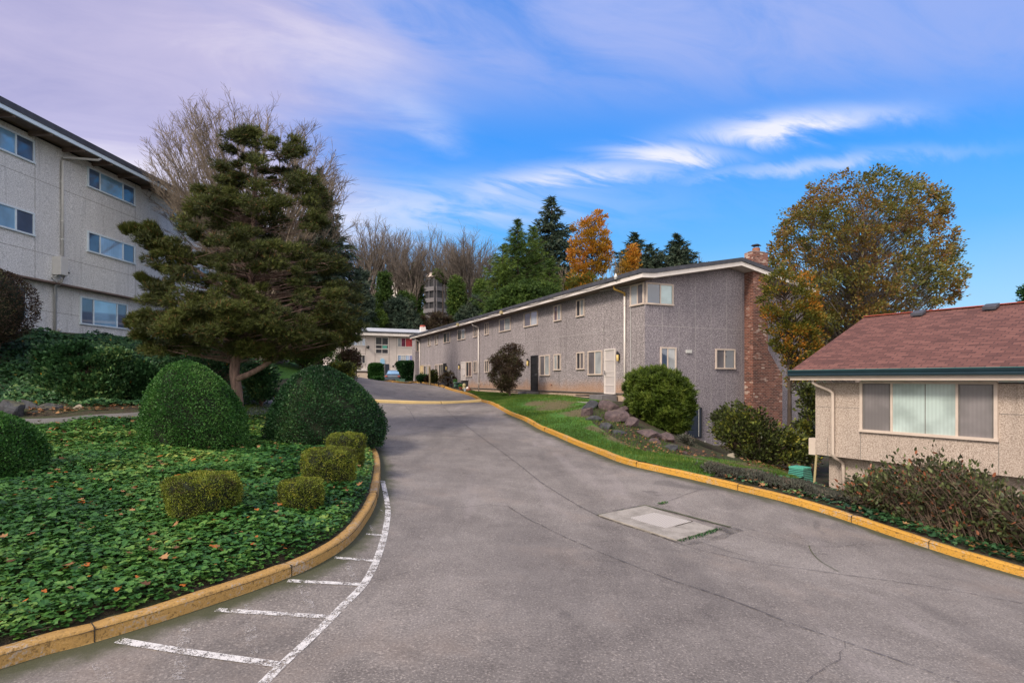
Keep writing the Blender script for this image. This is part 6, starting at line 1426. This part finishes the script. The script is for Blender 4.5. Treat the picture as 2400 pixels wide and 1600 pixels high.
# shift the bed edge just inside the kerb
bd = np.array(bed[1:]); dd_ = np.gradient(bd, axis=0); dd_ /= np.linalg.norm(dd_, axis=1, keepdims=True); bd = bd+np.c_[-dd_[:, 1], dd_[:, 0]]*.165
bed = [bed[0]]+[tuple(p) for p in bd]+[(-4.3, 17.5), gp(655, 988)[:2], gp(574, 990)[:2], gp(430, 985)[:2], gp(340, 992)[:2], gp(200, 1000)[:2], gp(60, 1014)[:2], (-16.5, 13)]
def dens_f(P): return np.clip(1.25-P[:, 1]/24., .45, 1)
P, r = scatter_poly(bed, 1450, 1, dens_f)
e = polydist(P, bed+bed[:1]); lum = .5+.5*np.sin(P[:, 0]*2.1+np.sin(P[:, 1]*1.7)*2)*np.cos(P[:, 1]*1.3)
top_ = np.minimum(.10+.16*lum, .07+e*.9); zz = gz(P[:, 0], P[:, 1])+.10+top_*(.25+.75*r.random(len(P)))
sz = (.035+.07*r.random(len(P))**1.6)*np.where(e < .2, .8, 1)*np.where(P[:, 1] > 11, 1.15, 1)
# leaves lie nearly flat, tilted every way
ang = r.random(len(P))*2*np.pi; Dv = np.c_[np.cos(ang), np.sin(ang), r.normal(size=len(P))*.28]
tag(cloud('ivy_bed', np.c_[P, zz], Dv, sz, 'ivy', 'ivy', None, (0, 0, 0), up=(0, 0, 1), flat=.72), kind='stuff')
# runners at the edge
k = r.choice(len(P), 900, False); k = k[e[k] < .5]; q = P[k]; a = r.random(len(k))*6.28
tag(tubes('ivy_runner', np.c_[q, gz(q[:, 0], q[:, 1])+.14], np.c_[q[:, 0]+.2*np.cos(a), q[:, 1]+.2*np.sin(a), gz(q[:, 0], q[:, 1])+.11+.08*r.random(len(k))], .004, .003, 'stem_brown', None, (0, 0, 0), n=3), kind='stuff')
# ivy on the bank below the grey block
bank = [gp(-60, 962)[:2], gp(0, 960)[:2], gp(150, 960)[:2], gp(240, 962)[:2], gp(345, 958)[:2], (-9.5, 19), (-9.8, 22), (-12, 29), (-16.4, 33), (-17.2, 22), (-17.55, 17), (-17.6, 14.5)]
P, r = scatter_poly(bank, 520, 2)
zz = gz(P[:, 0], P[:, 1])+.08+(.16+.16*np.sin(P[:, 0]*3)*np.cos(P[:, 1]*2.3))*r.random(len(P))
ang = r.random(len(P))*2*np.pi; Dv = np.c_[np.cos(ang), np.sin(ang), -.35+r.normal(size=len(P))*.3]
tag(cloud('ivy_bank', np.c_[P, zz], Dv, .085+.05*r.random(len(P)), 'ivy', 'ivy_dark', None, (0, 0, 0), up=(.5, -.5, 1), flat=.6), kind='stuff')
# ivy and litter under the right hedge
hb = gpx([(1700, 1137), (1911, 1190), (2177, 1274), (2400, 1340), (2500, 1372)])+[(9.6, 9.6), (8.2, 12.2), (6.6, 13.6), (5.2, 14.2)]
P, r = scatter_poly(hb, 420, 3)
e = polydist(P, [tuple(x) for x in gpx([(1700, 1133), (1911, 1184), (2177, 1262), (2400, 1328), (2500, 1360)])])
k = (r.random(len(P)) < np.where(P[:, 0] > 6.6, .8, .25)); P = P[k]
ang = r.random(len(P))*2*np.pi; Dv = np.c_[np.cos(ang), np.sin(ang), r.normal(size=len(P))*.3]
tag(cloud('ivy_under_hedge', np.c_[P, gz(P[:, 0], P[:, 1])+.13+.10*r.random(len(P))], Dv, .065+.03*r.random(len(P)), 'ivy', 'ivy_dark', None, (0, 0, 0), up=(0, 0, 1), flat=.6), kind='stuff')
# fallen leaves
def litter(name, poly, n, seed, size=.11, z=.22, tpl='maple'):
    r = np.random.default_rng(seed); A_ = np.array(poly); lo, hi = A_.min(0), A_.max(0); P = lo+(hi-lo)*r.random((n*4, 2)); P = P[inpoly(P, poly)][:n]
    ang = r.random(len(P))*6.28; Dv = np.c_[np.cos(ang), np.sin(ang), r.normal(size=len(P))*.25]
    return tag(cloud(name, np.c_[P, gz(P[:, 0], P[:, 1])+z+.03*r.random(len(P))], Dv, size*(.6+.7*r.random(len(P))), tpl, 'fallen', None, (0, 0, 0), up=(0, 0, 1), flat=.6), kind='stuff')
litter('fallen_leaves', bed, 750, 21, .085, .27)
litter('fallen_leaves', bed, 500, 27, .05, .27, 'leaf')
litter('fallen_leaves', hb, 500, 22, .09, .17)
litter('fallen_leaves', gpx([(1490, 1070), (1380, 985), (1440, 990), (1560, 1040), (1700, 1080), (1900, 1125), (1860, 1100), (1740, 1085), (1640, 1080), (1560, 1075)]), 500, 23, .08, .15)
litter('fallen_leaves', gpx([(60, 985), (340, 968), (340, 955), (60, 965)]), 170, 24, .1, .14)
litter('fallen_leaves', gpx([(0, 1150), (130, 1110), (100, 1080), (20, 1090)]), 90, 25, .1, .22)
litter('fallen_leaves', gpx([(1740, 1100), (1920, 1120), (1925, 1085), (1800, 1085)]), 420, 26, .09, .14)
# grass blades over the lawn and along the walk
def blades(name, poly, dens, seed, h=.07, z=.12, bare=True):
    P, r = scatter_poly(poly, dens, seed)
    if bare:
        bvv = np.zeros(len(P))
        for (p, r_) in barespots: bvv = np.maximum(bvv, np.exp(-((P[:, 0]-p[0])**2+((P[:, 1]-p[1])*.7)**2)/(r_*r_)))
        pat = .5+.5*np.sin(P[:, 0]*1.9+np.sin(P[:, 1]*1.1)*2)*np.sin(P[:, 1]*1.5+P[:, 0]*.6); P = P[r.random(len(P)) > np.clip(bvv*1.1+.45*(pat > .78), 0, .97)]
    Dv = r.normal(size=(len(P), 3))*.4+np.array([0, 0, 1])
    return tag(cloud(name, np.c_[P, gz(P[:, 0], P[:, 1])+z], Dv, h*(.6+.8*r.random(len(P))), 'blade', 'grass_blade', None, (0, 0, 0)), kind='stuff')
TPL['blade'] = (np.array([(0, -.10, 0), (0, .10, 0), (1, 0, 0)], float), [(0, 1, 2)])
blades('grass', lawn_poly, 900, 31)
blades('grass', gpx([(574, 984), (600, 986), (650, 986), (700, 975), (700, 952), (640, 953), (574, 956)]), 900, 32, bare=False)
blades('grass', gpx([(62, 1004), (200, 994), (345, 984), (345, 990), (200, 1001), (62, 1012)]), 900, 33, h=.05, bare=False)
blades('grass', gpx([(1372, 968), (1395, 952), (1440, 985), (1560, 1040), (1620, 1066), (1560, 1072), (1500, 1062), (1440, 1035), (1390, 1000)]), 260, 34, h=.08, bare=False)
# weeds along the vault slab
for u0, v0, u1, v1, n, lab in [zv(1250, 650)+zv(1800, 480)+(240, 'weeds sprouting along the lower edge of the concrete slab'), zv(975, 130)+zv(1060, 105)+(90, 'small tuft of moss at the upper corner of the concrete slab')]:
    a, b_ = np.array(gp(u0, v0)), np.array(gp(u1, v1)); r = np.random.default_rng(n); s = r.random(n)**.8; P = a+(b_-a)*s[:, None]+np.c_[r.normal(size=(n, 2))*.025, np.zeros(n)]
    t = cloud('weed_tuft', P+np.array([0, 0, .01]), r.normal(size=(n, 3))*.6+np.array([0, 0, .7]), .035, 'leaf', 'ivy_dark', None, tuple((a+b_)/2)); tag(t, lab, kind='stuff')

# ---------------------------------------------------------------- rocks
def rock(name, label, u, v_base, wpx, hpx, Y, mat, seed, group=None, drat=.8, rot=0.):
    r = random.Random(seed); Y = gp(u, v_base)[1]+wpx/F*Y*.25; X = (u-CX)/F*Y; zb = (HV-v_base)/F*Y; w = wpx/F*Y/2; h = hpx/F*Y
    bm = bmesh.new(); bmesh.ops.create_icosphere(bm, subdivisions=3, radius=1)
    planes = [(Vector((r.gauss(0, 1), r.gauss(0, 1), r.gauss(.2, 1))).normalized(), r.uniform(.50, .78)) for _ in range(14)]
    cr, sr = math.cos(rot), math.sin(rot)
    for v in bm.verts:
        p = v.co.copy()
        for n, d in planes:
            k = p.dot(n)-d
            if k > 0: p -= n*k*.95
        p += Vector((r.gauss(0, 1), r.gauss(0, 1), r.gauss(0, 1)))*.012
        x, z = p.x*cr-p.z*sr, p.x*sr+p.z*cr
        v.co = Vector((x*w*1.35, p.y*w*drat*1.25, z*h*.80))
    me = bpy.data.meshes.new(name); bm.to_mesh(me); bm.free(); o = link_mesh(name, me, mat); o.location = (X, Y, zb+h*.5); tag(o, label, 'rock', group); return o
RK = [(1385, 965, 36, 22, 22.8, 'flat topped rock at the upper left of the rock wall', 'rock_dark'), (1424, 966, 42, 26, 22.9, 'tall dark rock on the top row under the doorstep', 'rock_brown'), (1378, 982, 30, 26, 22.0, 'brown rock at the left end of the rock wall', 'rock_brown'), (1394, 992, 36, 18, 21.4, 'low wedge rock under the left end rocks', 'rock_dark'),
      (1446, 996, 46, 34, 21.6, 'largest purple brown boulder in the middle of the wall', 'rock_brown'), (1462, 972, 28, 20, 22.2, 'pale tan rock half under the big green shrub', 'rock_brown'), (1420, 1010, 36, 22, 20.4, 'dark slab shaped rock below the largest boulder', 'rock_dark'), (1479, 1007, 38, 24, 20.8, 'moss flecked rock right of the largest boulder', 'rock_brown'),
      (1447, 1024, 34, 16, 19.6, 'low grey rock lying in the leaf litter', 'rock_dark'), (1519, 1032, 54, 28, 20.0, 'wide reddish boulder under the big green shrub', 'rock_brown'), (1532, 1045, 32, 15, 19.2, 'small pinkish rock below the wide boulder', 'rock_brown'), (1562, 1040, 34, 24, 19.8, 'brown rock under the drooping green foliage', 'rock_brown'),
      (1570, 1062, 44, 18, 18.6, 'long low rock at the lower end of the wall', 'rock_dark'), (1547, 1056, 20, 11, 18.9, 'little grey stone between two longer rocks', 'rock_dark'), (1603, 1068, 22, 10, 18.5, 'last small stone where the wall meets the grass', 'rock_brown')]
for i, (u, v, w, h, Y, lab, m) in enumerate(RK): rock('rock', lab, u, v, w, h, Y, m, 200+i, 'rocks of the retaining wall')
rock('rock', 'lone pale stone lying on the grass before the rhododendron', 1713, 1077, 19, 15, 20.0, 'rock_pale', 230)
for i, (u, v, w, h, Y, lab) in enumerate([(28, 985, 62, 46, 14.6, 'smooth dark boulder leaning at the foot of the ivy bank'), (64, 965, 52, 26, 15.6, 'squarish dark rock with roots over it in the ivy bank'), (124, 967, 56, 22, 15.8, 'long dark rock under hanging ivy'), (78, 976, 50, 12, 15.2, 'mossy low rock under the squarish one'), (186, 966, 20, 18, 15.9, 'small pale stone in the bank under the ivy')]):
    rock('rock', lab, u, v, w, h, Y, 'rock_pale' if i == 4 else 'rock_dark', 240+i)
# concrete landing above the rock wall and low concrete wall by the walk
a0, a1 = WF.px(1475), WF.px(1352)
b = MB(); WF.slab(b, a0, a1, -1.12, -.985, .12, 1.95); o = b.build('walkway_slab', 'concrete', None, tuple(WF.P((a0+a1)/2, -1.1, 1.0)), bevel=.02); tag(o, kind='structure')
p0, p1 = PP(576, 945, 22.5), PP(640, 938, 22.8)
b = MB(); p0 = Vector(p0); p1 = Vector(p1); d = (p1-p0); b.box((p0+p1)/2+Vector((0, .1, -.1)), d/2, Vector((0, .12, 0)), Vector((0, 0, .38))); o = b.build('garden_wall', 'concrete', None, tuple(p0), bevel=.02); tag(o, 'low grey concrete wall behind the pine trunk', 'wall')

# ---------------------------------------------------------------- small things
# green plastic louvred cover by the beige house
c = HP(-.35, .25, g(HP(-.35, .25, 0).x, HP(-.35, .25, 0).y)+.05)
t = thing('louvred_cover', tuple(c), 'turquoise green louvred cover at the corner of the beige house', 'cover')
zb = (HV-1142)/F*c.y; zt_ = (HV-1096)/F*c.y; hh2 = zt_-zb
b = MB(); x_, n_2 = WH.d, WH.n; 
lo = [c-x_*.32+n_2*.3, c+x_*.32+n_2*.3, c+x_*.32-n_2*.3, c-x_*.32-n_2*.3]; 
for q in lo: q.z = zb-.1
hi = [c-x_*.22+n_2*.2, c+x_*.22+n_2*.2, c+x_*.22-n_2*.2, c-x_*.22-n_2*.2]
for q in hi: q.z = zt_
b.add(lo+hi, [(0, 1, 5, 4), (1, 2, 6, 5), (2, 3, 7, 6), (3, 0, 4, 7), (4, 5, 6, 7)]); b.build('body', 'pot_green', t)
for k in range(14):
    f = k/13.5; q = [lo[i].lerp(hi[i], f) for i in range(4)]; b = MB(); cc = sum(q, Vector())/4
    hw_ = .325*(1-f)+.225*f; hn = .305*(1-f)+.205*f; b.box(cc, x_*hw_, n_2*hn, Vector((0, 0, .011))); b.build('louvre', 'green_plastic', t)
b = MB(); b.box((hi[0]+hi[2])/2+Vector((0, 0, .02)), x_*.24, n_2*.22, Vector((0, 0, .02))); b.build('lid', 'green_plastic', t)
# wooden stake
s0 = ray(1007, 898, 46); b = MB(); b.box((s0[0], s0[1], s0[2]+.6), (.06, 0, 0), (0, .06, 0), (0, 0, .75)); o = b.build('wooden_stake', 'tan_post', None, s0, bevel=.01); tag(o, 'pale wooden stake upright among the shrubs by the townhouses', 'stake')
# plant pots and ornaments by the white door
def pot(u, v, r_, h, Y, mat, lab, name='plant_pot', fol=None, prof=None):
    c = ray(u, v, Y); zg = g(c[0], c[1])+.1; t = thing(name, (c[0], c[1], zg), lab, 'ornament' if 'ornament' in name else 'pot'); z0 = min(c[2], zg+.3)
    pr = prof or [(.68, 0), (.8, .3), (.95, .85), (1.06, .86), (1.06, 1.0), (.92, 1.0), (.9, .9)]
    b = MB(); b.lathe((c[0], c[1], z0), [(q[0]*r_, q[1]*h) for q in pr], 16); b.build('body', mat, t, smooth=True)
    if fol:
        r = np.random.default_rng(int(u)); n = 300; P = np.array([c[0], c[1], z0+h])+r.normal(size=(n, 3))*np.array([r_*.5, r_*.5, r_*.35])+np.array([0, 0, r_*.3]); cloud('foliage', P, r.normal(size=(n, 3))+np.array([0, 0, 1]), .09, 'leaf', fol, t)
    return t
pot(1074, 908, .20, .36, 39.0, 'pot_green', 'dark green plant pot near the white door')
pot(1067, 908, .12, .40, 39.4, 'utility_green', 'pale green narrow pot left of the dark green pot', fol='clipped_green')
pot(1098, 919, .16, .36, 36.5, 'terracotta', 'brown urn with a white ball on top by the kerb', name='garden_ornament', prof=[(.5, 0), (.9, .3), (1, .55), (.6, .85), (.45, 1.0)])
c = ray(1096.5, 910, 36.5); b = MB(); b.lathe(c, [(.03, -.12), (.11, -.05), (.13, 0), (.11, .06), (.03, .12)], 12); tag(b.build('white_ball', 'trim_white', None, c, smooth=True), 'white ball resting on the brown urn', 'ornament')
pot(1088, 913, .15, .42, 37.2, 'tan_post', 'tan figure ornament between the pots', name='garden_ornament', prof=[(.7, 0), (.9, .2), (.6, .5), (.75, .62), (.8, .75), (.5, .95), (.2, 1.0)])
pot(1091, 917, .14, .20, 36.8, 'fascia_bluewhite', 'low pale blue pot in front of the figure')
pot(1080, 912, .14, .16, 38.0, 'red_clay', 'small red clay pot beside the dark green pot', fol='ivy')
c = ray(1089, 903, 38.8); t = thing('wooden_box', (c[0], c[1], g(c[0], c[1])+.1), 'dark wooden box stand below the white door', 'box')
b = MB(); b.box((c[0], c[1], c[2]-.05), WF.d*.2, WF.n*.2, Vector((0, 0, .36))); b.build('body', 'door_dark', t, bevel=.01); b = MB(); b.box((c[0], c[1], c[2]+.33), WF.d*.23, WF.n*.23, Vector((0, 0, .02))); b.build('lid', 'bark_dark', t)
# bicycle leaning by the brown shrub
def bicycle():
    c = Vector(ray(1062, 903, 40.5)); zg = g(c.x, c.y)+.1; t = thing('bicycle', (c.x, c.y, zg), 'black bicycle parked against the brown shrub by the townhouse wall', 'bicycle'); dv = Vector((.85, -.5, 0)).normalized()
    R_ = .33; w = [Vector((c.x, c.y, zg+R_))+dv*s for s in (0, -1.02)]
    for q in w:
        b = MB(); ring = [q+dv*(R_*math.cos(a))+Vector((0, 0, R_*math.sin(a))) for a in np.linspace(0, 2*math.pi, 21)]; b.tube(ring, .022, 6, cap=False); wh = b.build('wheel', 'rubber', t)
        b = MB()
        for a in np.linspace(0, math.pi, 9)[:-1]: b.tube([q+dv*(R_*math.cos(a))+Vector((0, 0, R_*math.sin(a))), q-dv*(R_*math.cos(a))-Vector((0, 0, R_*math.sin(a)))], .003, 3)
        b.build('spokes', 'chrome', wh)
    bb = w[0].lerp(w[1], .55)+Vector((0, 0, -.05)); st = w[0].lerp(w[1], .68)+Vector((0, 0, .45)); hd = w[0].lerp(w[1], .12)+Vector((0, 0, .45))
    b = MB()
    for p, q in ((bb, st), (bb, hd), (st, hd), (st, w[1]), (bb, w[1]), (hd, w[0])): b.tube([p, q], .018, 6)
    b.build('frame', 'door_dark', t); b = MB(); b.box(st+Vector((0, 0, .06)), dv*.13, Vector((-dv.y, dv.x, 0))*.06, Vector((0, 0, .025))); b.build('saddle', 'rubber', t, bevel=.01)
    b = MB(); n = Vector((-dv.y, dv.x, 0)); b.tube([hd, hd+Vector((0, 0, .14))], .015); b.tube([hd+Vector((0, 0, .14))-n*.28, hd+Vector((0, 0, .14))+n*.28], .014); b.build('handlebar', 'chrome', t)
bicycle()
# utility cabinet beside the car
c = Vector(ray(938, 894, 56)); t = thing('utility_cabinet', tuple(c), 'low green utility cabinet in front of the parked car', 'cabinet')
b = MB(); b.box(c+Vector((0, 0, -.05)), (.42, .1, 0), (-.08, .35, 0), (0, 0, .26)); b.build('body', 'utility_green', t, bevel=.02); b = MB(); b.box(c+Vector((0, 0, .235)), (.46, .11, 0), (-.09, .38, 0), (0, 0, .03)); b.build('lid', 'utility_green', t, bevel=.01)
# parked car, seen from behind beyond the crest
def car(u, v, Y, wpx, paint_m, lab, yaw):
    X = (u-CX)/F*Y; zb = (HV-v)/F*Y; t = thing('parked_car', (X, Y, zb), lab, 'car'); k = wpx/F*Y/1.78
    c, s = math.cos(yaw), math.sin(yaw)
    def T(x, y, z): return (X+k*(x*c-y*s), Y+k*(x*s+y*c), zb+k*z)
    sec = [(0, .35, .55, .62, .70), (.12, .28, .60, .82, .84), (.9, .22, .62, .92, .88), (1.0, .22, .62, .95, .88), (3.0, .22, .62, .92, .88), (3.3, .22, .62, .86, .88), (4.2, .26, .58, .72, .82), (4.4, .35, .5, .6, .68)]
    b = MB(); V = []
    for y, z0, zm, z1, w in sec: V += [T(-w*.92, y, z0), T(-w, y, zm), T(-w*.9, y, z1), T(w*.9, y, z1), T(w, y, zm), T(w*.92, y, z0)]
    n = 6; f = [(i*n+j, i*n+(j+1) % n, (i+1)*n+(j+1) % n, (i+1)*n+j) for i in range(len(sec)-1) for j in range(n)]+[tuple(range(n))[::-1], tuple(range((len(sec)-1)*n, len(sec)*n))]
    b.add(V, f); b.build('body', paint_m, t, bevel=.03)
    gh = [(.55, .86, .80), (1.25, 1.36, .62), (2.5, 1.38, .62), (3.4, .88, .80)]; b = MB(); V = []
    for y, z, w in gh: V += [T(-w, y, z), T(w, y, z)]
    V += [T(-.8, 3.4, .8), T(.8, 3.4, .8), T(-.8, .55, .8), T(.8, .55, .8)]
    b.add(V, [(0, 1, 3, 2), (2, 3, 5, 4), (4, 5, 7, 6), (0, 2, 4, 6), (1, 7, 5, 3), (0, 6, 7, 1)]); b.build('cabin', paint_m, t, bevel=.03)
    b = MB(); q = [T(-.66, .62-.012, .93), T(.66, .62-.012, .93), T(.55, 1.16-.02, 1.30), T(-.55, 1.16-.02, 1.30)]; q2 = [(p[0], p[1]-.03, p[2]+.012) for p in q]; b.add(q2+q, [(0, 1, 2, 3), (0, 4, 5, 1), (1, 5, 6, 2), (2, 6, 7, 3), (3, 7, 4, 0)]); b.build('rear_window', 'glass_reflect', t)
    for sx in (-1, 1):
        b = MB(); b.box(T(sx*.68, -.0, .70), (.13*k, 0, 0), (0, .04*k, 0), (0, 0, .07*k)); b.build('tail_light', 'red_clay', t)
        for y in (.8, 3.5):
            w = MB(); ctr = Vector(T(sx*.80, y, .31)); ax = Vector((c, s, 0)); a2 = Vector((-s, c, 0)); V = []
            for o_ in (-.1, .1): V += [ctr+ax*o_*k+k*.31*(a2*math.cos(q)+Vector((0, 0, math.sin(q)))) for q in np.linspace(0, 2*math.pi, 17)[:-1]]
            w.add(V, [tuple(range(16))[::-1], tuple(range(16, 32))]+[(i, (i+1) % 16, (i+1) % 16+16, i+16) for i in range(16)]); wh = w.build('wheel', 'rubber', t)
    b = MB(); b.box(T(0, -.03, .36), (.8*k, 0, 0), (0, .07*k, 0), (0, 0, .1*k)); b.build('bumper', paint_m, t, bevel=.02)
    return t
car(920, 896, 60, 38, 'car_paint', 'blue grey hatchback parked near the entrance of the cream block', .12)
car(727, 874, 62, 26, 'metal_box', 'small pale car glimpsed between the dark dome and the low tree', .5)
# stair flight behind the pine
b = MB(); q0 = Vector(PP(628, 905, 26)); 
for k in range(6): b.box(q0+Vector((.32*k, .25*k, -.3-.13*k)), (.2, -.25, 0), (.8, .6, 0), (0, 0, .3))
tag(b.build('steps', 'concrete', None, tuple(q0)), 'grey concrete steps glimpsed behind the dark dome', 'steps')
print('objects', len(bpy.data.objects), 'polys', sum(len(o.data.polygons) for o in bpy.data.objects if o.type == 'MESH'))
